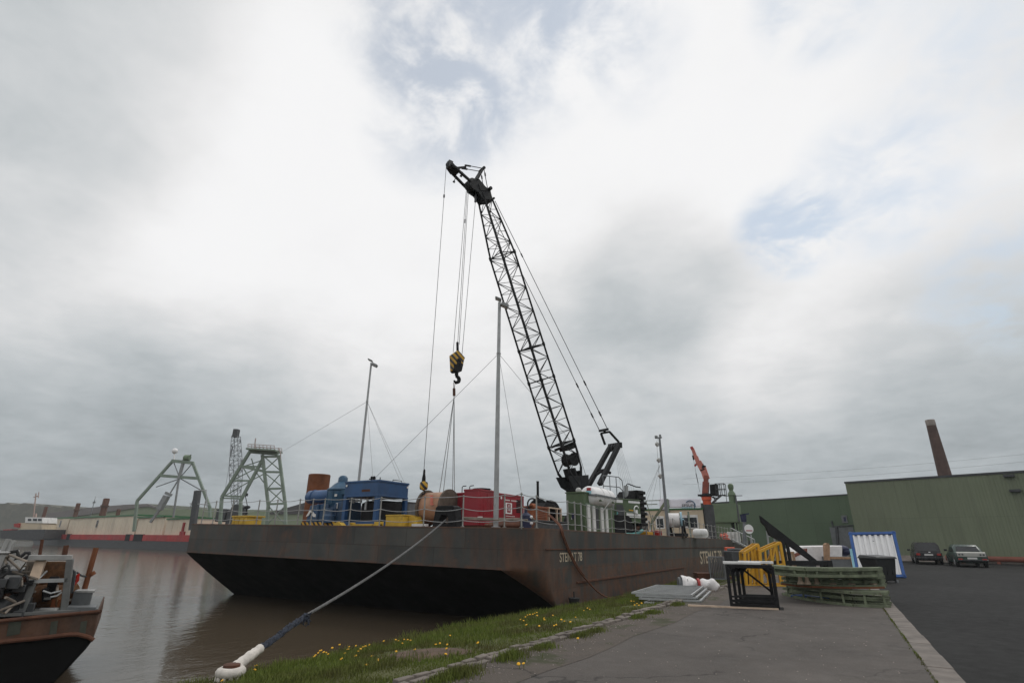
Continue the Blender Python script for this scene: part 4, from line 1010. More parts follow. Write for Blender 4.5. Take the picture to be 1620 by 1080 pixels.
# running ropes of the crane
hk = BP(723, 557)
mb = MB()
for (x0, y0, x1, y1) in ((737.5, 303, 717, 557), (739, 303, 724, 545), (741, 303, 726.5, 545), (752.5, 314, 731, 560)):
    mb.cyl(BP(x0, y0), BP(x1, y1), .013, n=5)
q0, q1 = BP(738.5, 303), BP(724, 545); mb.cyl(q0.lerp(q1, .20), q0.lerp(q1, .225), .035, n=6)
mb.bar(BP(752.5, 309), BP(752, 320), .1, .08)
build('hoist_rope', mb, 'wire', crane)
mb = MB(); ja, jb = BP(706, 263), BP(670.5, 746); mb.cyl(ja, jb, .013, n=5); mb.cyl(ja.lerp(jb, .115), ja.lerp(jb, .125), .045, n=6)
build('jib_rope', mb, 'wire', crane)
# hook block
s1 = lambda x, y: BP(x, y)
hb = thing('hook_block', 'big black and yellow striped hook block hanging from the boom ropes', 'hook block', BP(721, 606))
mb = MB(); outl = [BP(x, y) for x, y in ((722.5, 555), (713.5, 561.5), (715, 586), (718, 589), (727.5, 588), (731.5, 571), (733, 567))]
mb.prism([p - WN * .16 for p in outl], WN * .32); build('cheek_plate', mb, 'hazard', hb, bev=.015)
mb = MB(); cov = [BP(x, y) for x, y in ((715, 577.5), (720, 577), (721, 568), (725.5, 567), (727, 576), (730, 577), (727.3, 588.5), (718, 589.5), (715.4, 586.5))]
mb.prism([p - WN * .19 for p in cov], WN * .38); mb.bar(BP(724, 556), BP(723.6, 541), .1, .09); mb.cyl(BP(724, 571) - WN * .2, BP(724, 571) + WN * .21, .07)
build('centre_plate', mb, 'black_steel', hb, bev=.015)
mb = MB(); c = BP(722, 600); mb.cyl(BP(722.5, 588), BP(722.2, 594), .085, n=10)
up = Vector((0, 0, 1)); pts = []; rad = []
for k in range(19):
    a = R(100) - R(255) * k / 18; pts.append(c + (-EH * math.cos(a) + up * math.sin(a)) * .145); rad.append(lerp(.07, .095, math.sin(math.pi * min(1, k / 12))) if k < 13 else lerp(.085, .03, (k - 13) / 5))
mb.tube(pts, rad, 8); build('hook', mb, 'black_steel', hb)
sl_ = thing('lifting_sling', 'four leg wire sling hanging from the big hook down behind the cable drum', 'sling', BP(717, 780))
mb = MB(); a = BP(719, 607); b_ = BP(718.5, 626)
mb.cyl(BP(720, 605), BP(718.5, 616), .014); mb.cyl(BP(717.5, 605), BP(718, 616), .014); mb.bar(BP(718.3, 614), b_, .08, .1); build('shackle', mb, 'rust_brown', sl_)
for (x, y, o) in ((695, 780, -.4), (701, 782, .2), (716, 782, -.3), (719, 783, .4)):
    mb = MB(); mb.cyl(b_, BP(x, y, o), .016, n=5); build('sling_leg', mb, 'guy_wire', sl_)
hbal = thing('small_hook', 'small hazard striped hook weight hanging in front of the cable drum', 'hook', BP(670, 776))
mb = MB(); mb.lathe(BP(670, 775), (0, 0, 1), [(0, .06), (.03, .15), (.1, .17), (.24, .17), (.32, .15), (.36, .05)], 16); build('hook_weight', mb, 'hazard', hbal)
mb = MB(); mb.lathe(BP(670, 765), (0, 0, 1), [(0, .05), (.05, .085), (.25, .075), (.4, .05), (.55, .045), (.6, .02)], 10); build('socket', mb, 'black_steel', hbal)
mb = MB(); c = BP(669.5, 778.5); mb.tube([c + (-EH * math.cos(R(110) - R(240) * k / 12) + up * math.sin(R(110) - R(240) * k / 12)) * .085 for k in range(13)], .025, 6); build('hook', mb, 'black_steel', hbal)

# ------------------------------------------------------------------ green deckhouse with liferaft
uf = -9.05; va = P(926, 840, u=uf).y; vb = P(973, 842, u=uf).y; ul = P(897, 835, v=va).x
zd = dk(uf, va); zt = P(899, 780, v=va).z
dh = thing('deckhouse', 'green deckhouse with white door bars standing at the deck edge under the crane boom', 'deckhouse', ((ul + uf) / 2, va, zd))
mb = MB(); mb.box(ul, uf, va, vb, zd, zt); mb.box(ul - .04, uf + .04, va - .04, vb + .04, zt, zt + .05)
for k in range(3): mb.box(lerp(ul, uf, .25 + .25 * k), lerp(ul, uf, .25 + .25 * k) + .03, va - .012, va, zd + .1, zt - .4)
build('wall', mb, 'green_crane', dh, bev=.015)
Sd = lambda x, y: P(x, y, u=uf + .01)
for xs in ((927, 930.5), (935, 938.5), (948, 951.5), (955.5, 958.5)):
    y0, y1 = Sd(xs[0] + 2, 830).y, Sd(xs[1] + 2.5, 830).y; mb = MB(); mb.box(uf, uf + .07, y0, y1, zd, P(sum(xs) / 2, 798 + (xs[0] - 927) * .22, u=uf).z); build('door_bar', mb, 'white_paint', dh)
mb = MB(); y0, y1 = Sd(926.5, 800).y, Sd(961, 800).y; z = Sd(930, 799).z; mb.box(uf, uf + .05, y0, y1, z - .03, z + .08); build('door_header', mb, 'green_gantry', dh)
mb = MB(); y0, y1 = Sd(940.5, 830).y, Sd(948, 830).y; mb.box(uf - .02, uf + .006, y0, y1, zd + .12, z - .08); build('door', mb, 'dark_grey', dh)
mb = MB(); q = lambda x, y: P(x, y, v=va - .015)
mb.box(q(905, 815).x, q(911, 815).x, va - .05, va - .012, q(908, 820).z, q(908, 811).z); build('notice_board', mb, 'navy', dh)
mb = MB(); mb.bar(q(904.5, 821), q(907, 812), .05, .03); build('arrow_mark', mb, 'white_clean', dh)
for x in (898, 910, 920):
    mb = MB(); a = q(x, 796); mb.cyl((a.x, va - .08, zd), (a.x, va - .08, a.z), .03, n=8); build('handrail_post', mb, 'galv', dh)
mb = MB(); a = q(911, 777); mb.ball((a.x, va + .3, zt + .12), .14, 10, 8); mb.cyl((a.x, va + .3, zt), (a.x, va + .3, zt + .12), .08); build('roof_lamp', mb, 'light_glass', dh)
mb = MB(); mb.lathe((uf - .25, vb - .1, zt - .75), (0, .2, 1), [(0, .12), (.1, .24), (.5, .3), (.6, .2)], 14); build('canvas_bag', mb, 'grey_paint', dh, bev=.02)
# liferaft canister
c0 = P(937, 784, u=uf + .1); c1 = P(962, 785, u=uf + .1); ax = Vector((0, 1, 0)); r = .62 * (P(937, 768, u=uf + .1).z - P(937, 800, u=uf + .1).z) / 2 / .62
cyl_c = Vector((uf - .05, c0.y - .2, (P(937, 767, u=uf + .1).z + P(937, 797, u=uf + .1).z) / 2 - .03)); r *= .93; LL = (c1.y - c0.y) + .75
lr = thing('liferaft', 'white liferaft canister with a dark seam strapped on the deckhouse roof edge', 'liferaft', (cyl_c.x, cyl_c.y + LL / 2, cyl_c.z - r))
mb = MB(); mb.lathe(cyl_c, ax, [(0, r * .35), (.05, r * .75), (.13, r * .95), (.2, r), (LL * .33, r), (LL * .34, r * 1.05), (LL * .38, r * 1.05), (LL * .39, r), (LL * .62, r), (LL * .63, r * 1.05), (LL * .67, r * 1.05), (LL * .68, r), (LL - .2, r), (LL - .13, r * .95), (LL - .05, r * .75), (LL, r * .35)], 26)
build('shell', mb, 'white_clean', lr)
mb = MB(); mb.box(cyl_c.x - r - .04, cyl_c.x + r + .05, cyl_c.y - .02, cyl_c.y + LL + .02, cyl_c.z - .035, cyl_c.z + .035); build('seam_flange', mb, 'galv_dark', lr)
mb = MB(); a = P(940, 774, v=cyl_c.y - .01)
zz = cyl_c.z + r * .42
mb.box(cyl_c.x - .02, cyl_c.x + .16, cyl_c.y - .015, cyl_c.y + .12, zz + .02, zz + .14); build('red_sticker', mb, 'lamp_red', lr)
mb = MB(); mb.box(cyl_c.x - .04, cyl_c.x + .18, cyl_c.y - .02, cyl_c.y + .10, zz - .12, zz + .015); build('blue_sticker', mb, 'pale_blue', lr)
mb = MB()
for f in (.36, .65): mb.ring((cyl_c.x, cyl_c.y + LL * f, cyl_c.z), ax, r * 1.06, .014, 24, 5)
mb.cyl((cyl_c.x + r * .9, cyl_c.y + LL * .65, cyl_c.z - .2), (uf + .04, cyl_c.y + LL * .5, zt - .75), .02); build('strap', mb, 'white_paint', lr)
mb = MB()
for f in (.2, .8): mb.hexa([(cyl_c.x - .35, cyl_c.y + LL * f - .04, zt), (uf, cyl_c.y + LL * f - .04, zt), (uf, cyl_c.y + LL * f + .04, zt), (cyl_c.x - .35, cyl_c.y + LL * f + .04, zt)], [(cyl_c.x - .5, cyl_c.y + LL * f - .04, cyl_c.z - r * .6), (cyl_c.x + .5, cyl_c.y + LL * f - .04, cyl_c.z - r * .6), (cyl_c.x + .5, cyl_c.y + LL * f + .04, cyl_c.z - r * .6), (cyl_c.x - .5, cyl_c.y + LL * f + .04, cyl_c.z - r * .6)])
build('cradle', mb, 'green_crane', lr)

# ------------------------------------------------------------------ further along the deck
u_ = -9.3; v0 = P(978, 830, u=u_).y
mb = MB(); q = lambda x, y: P(x, y, u=u_)
mb.tube([q(974, 811), q(979, 814), q(983.5, 821), q(986, 830), q(987, 843)], .10, 10); mb.tube([P(990, 845, u=-8.9), P(1000, 845, u=-8.9), P(1009, 843, u=-8.9), P(1016, 839, u=-8.9)], .085, 10)
tag(build('suction_hose', mb, 'turquoise'), 'thick turquoise hose curving down beside the green deckhouse', 'hose')
sm_ = thing('hose_reel', 'small brown drum with a grey disc behind the railing right of the turquoise hose', 'hose reel', P(997, 845, u=-9.4))
a = P(990, 832, u=-9.4); b = P(1004, 833, u=-9.4); r = .42
mb = MB(); mb.lathe(a, (0, 1, 0), [(0, r * .7), (b.y - a.y, r * .7)], 18); build('wound_hose', mb, 'rust_brown', sm_)
for y in (a.y - .05, b.y):
    mb = MB(); mb.lathe((a.x, y, a.z), (0, 1, 0), [(0, r), (.06, r)], 22); build('flange', mb, 'tank_grey', sm_)
mb = MB(); mb.box(a.x - .3, a.x + .3, a.y, b.y, dk(a.x, a.y), a.z - r * .5); build('stand', mb, 'black_steel', sm_)
pp = thing('deck_pump', 'grey pump with pipe bends and a dark guard behind the railing', 'pump', P(1014, 846, u=-9.6))
mb = MB(); c = P(1014, 833, u=-9.6); z = dk(-9.6, c.y)
mb.box(c.x - .5, c.x + .5, c.y - 1, c.y + 1.2, z, z + .2); build('base', mb, 'black_steel', pp)
mb = MB(); mb.lathe((c.x, c.y - .6, z + .55), (0, 1, 0), [(0, .2), (.05, .34), (.4, .36), (.45, .25), (1.3, .25), (1.4, .1)], 16); build('casing', mb, 'grey_paint', pp)
mb = MB(); mb.tube([(c.x + .2, c.y - .4, z + .8), (c.x + .2, c.y - .4, z + 1.1), (c.x + .2, c.y - .1, z + 1.25), (c.x + .2, c.y + .8, z + 1.2)], .09, 8); mb.ring((c.x + .4, c.y + .2, z + .5), (1, 0, 0), .3, .04); build('pipe_bend', mb, 'galv', pp)
mb, u0, u1, z0, z1 = px_box(1011, 1026, 840.5, P(1018, 845, u=-9.0).y, 1.0); 
tag(build('deck_tray', mb, 'yellow_clean', bev=.02), 'small yellow tray lying on deck by the railing left of the white cabin', 'tray')
mb, u0, u1, z0, z1 = px_box(1028, 1042, 838.5, P(1033, 845, u=-9.2).y, .9)
tag(build('deck_crate', mb, 'lamp_red', bev=.03), 'low red crate on deck beneath the cabin window', 'crate')
# site cabin with banner
vc = 49.5; cabv = lambda x, y: P(x, y, v=vc)
u0, u1 = cabv(1010, 820).x, cabv(1113, 820).x; zd = dk(u1, vc); zt = cabv(1060, 806.5).z
cab = thing('site_cabin', 'beige site cabin with green roof trim and a white banner on the barge', 'cabin', ((u0 + u1) / 2, vc, zd))
mb = MB(); mb.box(u0, u1, vc, vc + 2.6, zd, zt); build('wall', mb, 'beige', cab)
mb = MB(); mb.box(u0 - .06, u1 + .06, vc - .06, vc + 2.66, zt, zt + .14); build('roof_trim', mb, 'green_trim', cab)
for (xa, xb, ya, yb) in ((1040, 1049, 820, 834), (1075.5, 1088, 818.5, 832), (1091, 1102, 818, 834)):
    mb = MB(); a, b = cabv(xa, yb), cabv(xb, ya); mb.box(a.x - .1, b.x + .1, vc - .03, vc + .01, a.z - .1, b.z + .22); w = build('window', mb, 'white_paint', cab)
    mb = MB(); mb.box(a.x, b.x, vc - .045, vc - .028, a.z, b.z); build('pane', mb, 'glass_dark', w)
mb = MB(); a, b = cabv(1059.5, 805), cabv(1108, 788)
N_ = 12
mb.grid(lambda s_, t: Vector((lerp(a.x, b.x, s_), vc - .12 - .05 * math.sin(s_ * 9) * (1 - t), lerp(a.z + .12, b.z, t) + .06 * math.sin(s_ * math.pi) * (t - .5))), 24, 6)
bn = build('banner', mb, 'banner', cab, recalc=False); md = bn.modifiers.new('thick', 'SOLIDIFY'); md.thickness = .015
mb = MB(); a2, b2 = cabv(1079, 802), cabv(1103, 790.5); yv = vc - .19
letters(mb, 'EPSUN', .30, (cabv(1079.5, 800).x, yv, cabv(1080, 801).z), (1, 0, 0), (0, 0, 1), .002, 1.25)
build('banner_lettering', mb, 'dark_grey', bn, smooth=False, recalc=False)
mb = MB(); c = cabv(1093, 799.5); mb.ring((c.x, yv - .005, c.z + .02), (0, -1, 0), .40, .045, 20, 4, R(185), R(0), ref=(.75, 0, -.66))
build('banner_arc', mb, 'teal_paint', bn)
mb = MB()
for k in range(6): mb.box(cabv(1079, 802).x + .16 * k, cabv(1079, 802).x + .16 * k + .11, yv - .004, yv, cabv(1080, 803.5).z, cabv(1080, 802.0).z)
build('banner_small_text', mb, 'pale_blue', bn)
mb = MB(); mb.grid(lambda s_, t: Vector((lerp(cabv(1044, 797).x, cabv(1053.5, 797).x, s_), vc - .12 - .04 * math.sin(s_ * 6 + t * 3), lerp(cabv(1048, 806).z - .3 * (1 - s_) * 0, cabv(1048, 788).z, t))), 6, 6)
b2_ = build('banner', mb, 'banner', cab, 'narrow plain white banner', recalc=False); md = b2_.modifiers.new('thick', 'SOLIDIFY'); md.thickness = .015
mb = MB()
for x in (1056.5,): a = cabv(x, 800); mb.box(a.x - .13, a.x + .13, vc - .25, vc - .05, zd, cabv(x, 789).z)
a = cabv(1089.5, 800); mb.box(a.x - .06, a.x + .06, vc - .5, vc - .35, zd, cabv(1090, 809).z); build('post', mb, 'green_gantry', cab)
# green bracing, cable reel, hoist frame in front of the cabin
mb = MB(); w = lambda x, y: P(x, y, v=38)
for (a, b, r_) in (((1052, 795), (1031, 826), .10), ((1031, 826), (1029, 842), .07), ((1010, 792), (1045, 791), .03), ((1022, 792), (1038, 845), .03), ((1017, 798), (1040, 797), .03), ((1016, 800), (1018, 845), .05)): mb.bar(w(*a), w(*b), r_ * 1.5, r_ * 1.5)
tag(build('steel_trestle', mb, 'green_old'), 'thin green braced steel frame in front of the beige cabin', 'steel frame')
vr = 36.; wr = lambda x, y: P(x, y, v=vr); a = wr(1056, 823); b = wr(1074, 823); zt = wr(1065, 809.5).z; zb = wr(1065, 835).z; r = (zt - zb) / 2
rl = thing('cable_reel', 'white cable reel with pale blue disc on a dark stand before the cabin window', 'cable reel', (a.x, vr, dk(a.x, vr)))
mb = MB(); mb.lathe((a.x, vr + .3, (zt + zb) / 2), (1, .25, 0), [(0, r * .86), (.02, r * .9), (b.x - a.x - .05, r * .9)], 26); build('wound_cable', mb, 'white_wrap', rl)
mb = MB(); mb.lathe((b.x - .02, vr + .5, (zt + zb) / 2), (1, .25, 0), [(0, r * 1.05), (.12, r * 1.05)], 28); mb.lathe((b.x + .09, vr + .5, (zt + zb) / 2), (1, .25, 0), [(0, r * .2), (.12, r * .2)], 12); build('flange', mb, 'reel_blue', rl)
mb = MB(); mb.lathe((a.x - .1, vr + .27, (zt + zb) / 2), (1, .25, 0), [(0, r * 1.0), (.1, r * 1.0)], 28); build('flange', mb, 'dark_grey', rl, 'dark disc on the far side')
mb = MB()
for x in (a.x, b.x + .15): mb.bar((x, vr - .1, dk(x, vr)), (x, vr + .4, (zt + zb) / 2), .12, .12); mb.bar((x, vr + .9, dk(x, vr)), (x, vr + .4, (zt + zb) / 2), .12, .12)
mb.box(a.x - .1, b.x + .3, vr - .1, vr + .9, dk(a.x, vr), dk(a.x, vr) + .2); build('stand', mb, 'black_steel', rl)
mb = MB(); wv = lambda x, y: P(x, y, v=40)
q = wv(1107, 843); mb.lathe((wv(1098, 843).x, 39.6, q.z), (1, .1, 0), [(0, .1), (.06, .24), (.2, .29), (.85, .29), (.95, .24), (1.0, .1)], 18); mb.box(wv(1098, 843).x + .1, wv(1098, 843).x + 1.1, 39.4, 39.9, dk(-9, 40), q.z - .3)
tag(build('white_tank', mb, 'white_paint'), 'low white rounded tank behind the railing left of the dark crane column', 'tank')
# signal mast
t = P(1042, 692, v=33.5); b = P(1052, 787, v=33.5); z = dk(b.x, 33.5)
mt = thing('signal_mast', 'slim grey mast with three small lamps on a line above the cabin', 'mast', (b.x, 33.5, z))
mb = MB(); mb.lathe((b.x, 33.5, z), (0, 0, 1), [(0, .1), (t.z - z, .065)], 10); build('pole', mb, 'galv_dark', mt)
mb = MB(); mb.cyl((b.x - .28, 33.5, t.z), (b.x + .15, 33.5, t.z), .05); mb.lathe((b.x - .2, 33.5, t.z), (0, 0, 1), [(0, .1), (.12, .1), (.16, .04)], 10); mb.lathe((b.x + .05, 33.5, t.z), (0, 0, 1), [(0, .07), (.18, .07), (.2, .03)], 10); build('mast_head', mb, 'grey_paint', mt)
for (x, y) in ((1037, 700), (1039.5, 725), (1042, 750)):
    mb = MB(); p = P(x, y, v=33.5); mb.lathe(p, (_rh.x * .6, _rh.y * .6, -.6), [(0, .05), (.05, .12), (.25, .14), (.27, .05)], 10); build('lamp', mb, 'light_glass', mt)
mb = MB(); L_ = [P(x, y, v=33.5) for x, y in ((1040, 693), (1039, 700), (1040.5, 725), (1043, 750), (1045, 790))]; mb.tube(L_, .01, 4)
for (x, y) in ((1015, 800), (1022, 795), (1030, 800)): mb.cyl(P(1044, 735, v=33.5), P(x, y, v=33), .008, n=4)
build('signal_line', mb, 'guy_wire', mt)
# knuckle boom crane on a dark column
vk = P(1125, 853, u=-9.1).y; K = lambda x, y: P(x, y, v=vk); kc = K(1124, 853)
kn = thing('knuckle_crane', 'orange folding arm crane on a thick dark column at the barge edge', 'crane', (kc.x, vk, dk(kc.x, vk)))
rr = (K(1131, 820).x - K(1112, 820).x) / 2; zt = K(1121, 798).z; z = dk(kc.x, vk); cx_ = (K(1131, 820).x + K(1112, 820).x) / 2
mb = MB(); mb.lathe((cx_, vk, z), (0, 0, 1), [(0, rr * 1.02), (zt - z, rr)], 26); build('column', mb, 'dark_grey', kn)
mb = MB(); z1, z2, z3 = K(1121, 798).z, K(1121, 791).z, K(1121, 785).z; mb.lathe((cx_, vk, z1), (0, 0, 1), [(0, rr * .66), (z2 - z1, rr * .72), (z2 - z1 + .03, rr * .84), (z3 - z1, rr * .84)], 24); build('slew_collar', mb, 'orange_paint', kn)
mb = MB(); z4 = K(1121, 780).z; mb.lathe((cx_, vk, z3), (0, 0, 1), [(0, rr), (.12, rr * 1.05), (z4 - z3, rr * .6)], 20); mb.box(cx_ - rr * 1.35, cx_ + rr * .9, vk - .2, vk + .2, z3 + .05, z3 + .2); build('turntable', mb, 'black_steel', kn)
mb = MB(); mb.bar(K(1116, 782), K(1116.8, 762), .5, .42, (0, 1, 0)); mb.bar(K(1116.5, 766), K(1117.5, 752), .36, .36, (0, 1, 0)); build('king_post', mb, 'arm_dark', kn)
mb = MB(); mb.bar(K(1117, 757), K(1112, 742), .42, .34, (0, 1, 0)); mb.bar(K(1112.5, 744), K(1105, 730), .48, .34, (0, 1, 0)); mb.cyl(K(1117, 757) + Vector((.25, 0, 0)), K(1113, 738) + Vector((.12, 0, 0)), .08); build('main_arm', mb, 'arm_red', kn)
mb = MB(); mb.bar(K(1105, 733), K(1101, 722), .34, .3, (0, 1, 0)); build('outer_arm', mb, 'arm_red', kn)
mb = MB(); mb.bar(K(1101.5, 724), K(1095.5, 709), .26, .24, (0, 1, 0)); build('extension', mb, 'arm_red', kn)
mb = MB(); mb.bar(K(1095.8, 711), K(1093.8, 706.5), .24, .26, (0, 1, 0)); mb.bar(K(1099, 737), K(1103.5, 731.5), .14, .14); build('arm_tip', mb, 'lamp_red', kn)
mb = MB(); mb.cyl(K(1112, 741), K(1113.5, 735.5), .2); mb.bar(K(1110.5, 733), K(1112.5, 740), .2, .2); mb.bar(K(1096, 720), K(1097.5, 727), .12, .12); build('ram', mb, 'black_steel', kn)
mb = MB(); mb.cyl(K(1097, 726), K(1107, 778), .014, n=5); mb.bar(K(1101, 748), K(1104.5, 764), .06, .06); mb.cyl(K(1094.5, 709), K(1097, 726), .014, n=5); build('crane_rope', mb, 'wire', kn)
mb = MB(); mb.hexa([K(1123.5, 783) + Vector((0, .0, 0)), K(1135, 784), K(1135, 784) + Vector((0, .9, 0)), K(1123.5, 783) + Vector((0, .9, 0))], [K(1122.5, 766), K(1133.5, 765), K(1133.5, 765) + Vector((0, .9, 0)), K(1122.5, 766) + Vector((0, .9, 0))]); build('control_box', mb, 'black_steel', kn, bev=.03)
mb = MB(); zf = K(1140, 782).z; a, b = K(1133, 782).x, K(1147, 782).x
mb.box(a, b, vk, vk + .9, zf - .05, zf)
for x in (a + .02, (a + b) / 2, b):
    for dy in (0, .9): mb.cyl((x, vk + dy, zf), (x, vk + dy, K(1140, 764.5).z), .03)
for h in (764.5, 773):
    for dy in (0, .9): mb.cyl((a, vk + dy, K(1140, h).z), (b, vk + dy, K(1140, h).z), .025)
    mb.cyl((b, vk, K(1140, h).z), (b, vk + .9, K(1140, h).z), .025)
build('platform', mb, 'dark_grey', kn)
mb = MB(); mb.bar(K(1127, 795), K(1141, 783), .18, .14); mb.bar(K(1126, 786), K(1137, 788), .1, .1); mb.bar(K(1128, 785), K(1133, 793), .1, .1); build('platform_bracket', mb, 'dark_grey', kn)
# green ship house with mushroom vent
vg = 58.; Gp = lambda x, y: P(x, y, v=vg); u0, u1 = Gp(1128, 810).x, Gp(1166, 810).x; z0 = dk(u1, vg); z1 = Gp(1148, 796).z
gs = thing('green_wheelhouse', 'pale green steel house with mushroom vent at the far end of the barge', 'deckhouse', ((u0 + u1) / 2, vg, z0))
mb = MB(); zm_ = Gp(1150, 824.5).z; mb.box(u0, u1, vg, vg + 3, zm_, z1); mb.box(u0 - .05, u1 + .05, vg - .06, vg + 3.05, zm_ - .08, zm_); mb.box(u0 + .1, lerp(u0, u1, .68), vg + .1, vg + 2.9, z0, zm_ - .08); mb.box(u1 - .14, u1 - .02, vg + .05, vg + .2, z0, zm_); mb.box(lerp(u0, u1, .82), lerp(u0, u1, .82) + .15, vg + .05, vg + .2, z0, zm_)
mb.box(u0 + .1, u1 - .2, vg + 2.5, vg + 2.9, z0, z0 + .6)
build('wall', mb, 'green_ship', gs, bev=.02)
a = Gp(1157, 790); zc = Gp(1157, 792).z - .2; rv = (Gp(1164.5, 790).x - Gp(1151.5, 790).x) / 2; zv = Gp(1155, 763.5).z; H = zv - zc
mb = MB(); mb.lathe((a.x, vg + .7, zc), (0, 0, 1), [(0, rv * .85), (H * .38, rv * .85), (H * .40, rv), (H * .52, rv * .9), (H * .60, rv * .55), (H * .68, rv * .5), (H * .74, rv * .66), (H * .86, rv * .74), (H * .94, rv * .66), (H, rv * .3)], 22); build('vent', mb, 'green_ship', gs)
mb = MB(); b_ = Gp(1166, 790); mb.bar((a.x + rv * .95, vg + .5, zc + H * .4), (u1 + .1, vg - .1, Gp(1167, 825).z), .14, .14); mb.bar((a.x - rv * 2, vg + .6, zc + H * .38), (a.x + rv * 2.6, vg + .6, zc + H * .37), .08, .06); mb.cyl((a.x - rv * 1.4, vg + .6, zc), (a.x - rv * 1.4, vg + .6, zc + H * .38), .03); build('bracket', mb, 'dark_grey', gs)
mb = MB(); mb.box(lerp(u0, u1, .68), u1 - .14, vg + 1.2, vg + 1.3, z0 + .4, zm_ - .08); build('opening', mb, 'glass_dark', gs)
# clutter near the gangway
w = lambda x, y: P(x, y, v=56)
mb = MB()
for k in range(7):
    x = random.uniform(1141, 1152); y = random.uniform(843, 855); c = w(x, y); mb.tube([c + Vector((random.uniform(-.3, .3), random.uniform(-.2, .2), random.uniform(-.15, .15))) for _ in range(5)], .12, 6)
tag(build('rope_heap', mb, 'orange_faded'), 'heap of orange rope at the end of the barge by the gangway', 'rope')
mb = MB(); c0 = w(1151, 852); mb.box(c0.x, c0.x + 1.1, 56, 56.5, c0.z - .3, w(1151, 841).z); mb.box(c0.x + .3, c0.x + .6, 55.95, 56, w(1151, 849).z, w(1151, 844).z)
tag(build('fuse_cabinet', mb, 'white_paint', bev=.03), 'small white cabinet beside the orange rope heap', 'cabinet')
ds = thing('round_sign', 'round white sign with a red stripe on a thin post at the gangway', 'sign', P(1190, 862, v=50))
ww = lambda x, y: P(x, y, v=50)
mb = MB(); c = ww(1184.5, 836.5); mb.lathe(c, -_fh, [(0, .37), (.05, .37)], 28); build('disc', mb, 'white_clean', ds)
mb = MB(); mb.obox(c - _fh * .056 + Vector((0, 0, -.12)), _rh * .26, _fh * .003, Vector((0, 0, .04))); build('stripe', mb, 'lamp_red', ds)
mb = MB(); mb.cyl(c + Vector((.1, .06, -.4)), ww(1190, 858) , .05); build('post', mb, 'galv', ds)
bl = thing('winch_post', 'dark navy capped post standing behind the round white sign', 'post', ww(1178, 858))
mb = MB(); c = ww(1177, 814); b_ = ww(1178.5, 860); mb.cyl(ww(1177.5, 824), b_, .13); build('post', mb, 'galv_dark', bl)
mb = MB(); mb.lathe(ww(1177, 825), (0, 0, 1), [(0, .22), (.55, .25), (.6, .3)], 12); mb.bar(ww(1172, 814), ww(1185, 812), .12, .1); mb.bar(ww(1172, 814), ww(1175, 818), .12, .1); build('cap', mb, 'navy', bl)
gw = thing('gangway', 'grey aluminium gangway sloping from the barge end down to the quay', 'gangway', P(1192, 874, v=54))
a, b_ = P(1158, 853, u=-8.0), P(1196, 872, v=54)
mb = MB(); mb.bar(a, b_, 1.0, .12); build('walkway', mb, 'galv', gw)
mb = MB()
for s_ in (-.48, .48):
    o = (b_ - a).normalized().cross(Vector((0, 0, 1))) * s_
    mb.cyl(a + o + Vector((0, 0, 1)), b_ + o + Vector((0, 0, 1)), .03)
    for k in range(7): mb.cyl(a.lerp(b_, k / 6) + o, a.lerp(b_, k / 6) + o + Vector((0, 0, 1)), .025)
build('handrail', mb, 'galv', gw)

# ------------------------------------------------------------------ mooring line, bollard, fender, bits on the bank
e1 = P(705, 822, v=16.0); b0 = P(366, 1056, z=-.26); bb = Vector((b0.x, b0.y, -.56))
bo = thing('bollard', 'short rusty bollard in the grass with the white sleeve looped round it', 'bollard', bb)
mb = MB(); mb.lathe(bb, (0, 0, 1), [(0, .11), (.29, .10), (.31, .12), (.35, .12), (.36, .09)], 18); build('post', mb, 'rust_brown', bo)
ml = thing('mooring_rope', 'grey mooring rope with blue lashing and white sleeve running from bollard to black fairlead', 'rope', bb)
top = Vector((bb.x, bb.y, bb.z + .27)); dirn = (e1 - top).normalized()
pw = P(412, 1025, pl=(top, Vector((-dirn.y, dirn.x, 0)).normalized())); pb_ = P(482, 974, pl=(top, Vector((-dirn.y, dirn.x, 0)).normalized()))
mid = [pb_.lerp(e1, i / 12) - Vector((0, 0, .14 * 4 * (i / 12) * (1 - i / 12))) for i in range(13)]
mb = MB(); mb.tube([pw] + [pw.lerp(pb_, .3)] + mid, .028, 8)
for k in range(3):
    pts_ = []
    L_ = [pb_.lerp(e1, i / 150) - Vector((0, 0, .14 * 4 * (i / 150) * (1 - i / 150))) for i in range(151)]
    for i, p in enumerate(L_): a = i * .9 + k * 2.094; pts_.append(p + Vector((math.cos(a) * .5, math.cos(a) * .86, math.sin(a))) * .017)
    mb.tube(pts_, .015, 5)
build('rope', mb, 'rope_grey', ml)
mb = MB()
for k in range(4):
    pts_ = []
    for i in range(41): a = i * 1.05 + k * 1.57; p = pw.lerp(pb_, i / 40 * 1.02); rr_ = .036 + .012 * math.sin(i * .8 + k); pts_.append(p + Vector((math.cos(a) * .4, math.cos(a) * .9, math.sin(a))) * rr_)
    mb.tube(pts_, .024, 5)
for k in range(9): 
    a = random.uniform(0, 6.28); mb.tube([pb_, pb_ + Vector((random.uniform(-.02, .12), random.uniform(-.1, .1), random.uniform(-.12, .06))), pb_ + Vector((random.uniform(.02, .14), random.uniform(-.1, .1), random.uniform(-.18, .04)))], .014, 4)
build('blue_lashing', mb, 'blue_lash', ml)
mb = MB(); sp = []; rad = []
for i in range(13): 
    t = i / 12; sp.append(top.lerp(pw, .12 + .88 * t)); rad.append(.082 + .005 * math.sin(i * 2.3) + (.012 if i == 7 else 0) - .012 * t)
loop = [top + Vector((math.cos(a), math.sin(a), -.12 + .02 * math.sin(3 * a))) * .145 for a in [math.atan2(dirn.y, dirn.x) + .5 + (2 * math.pi - 1.0) * k / 18 for k in range(19)]]
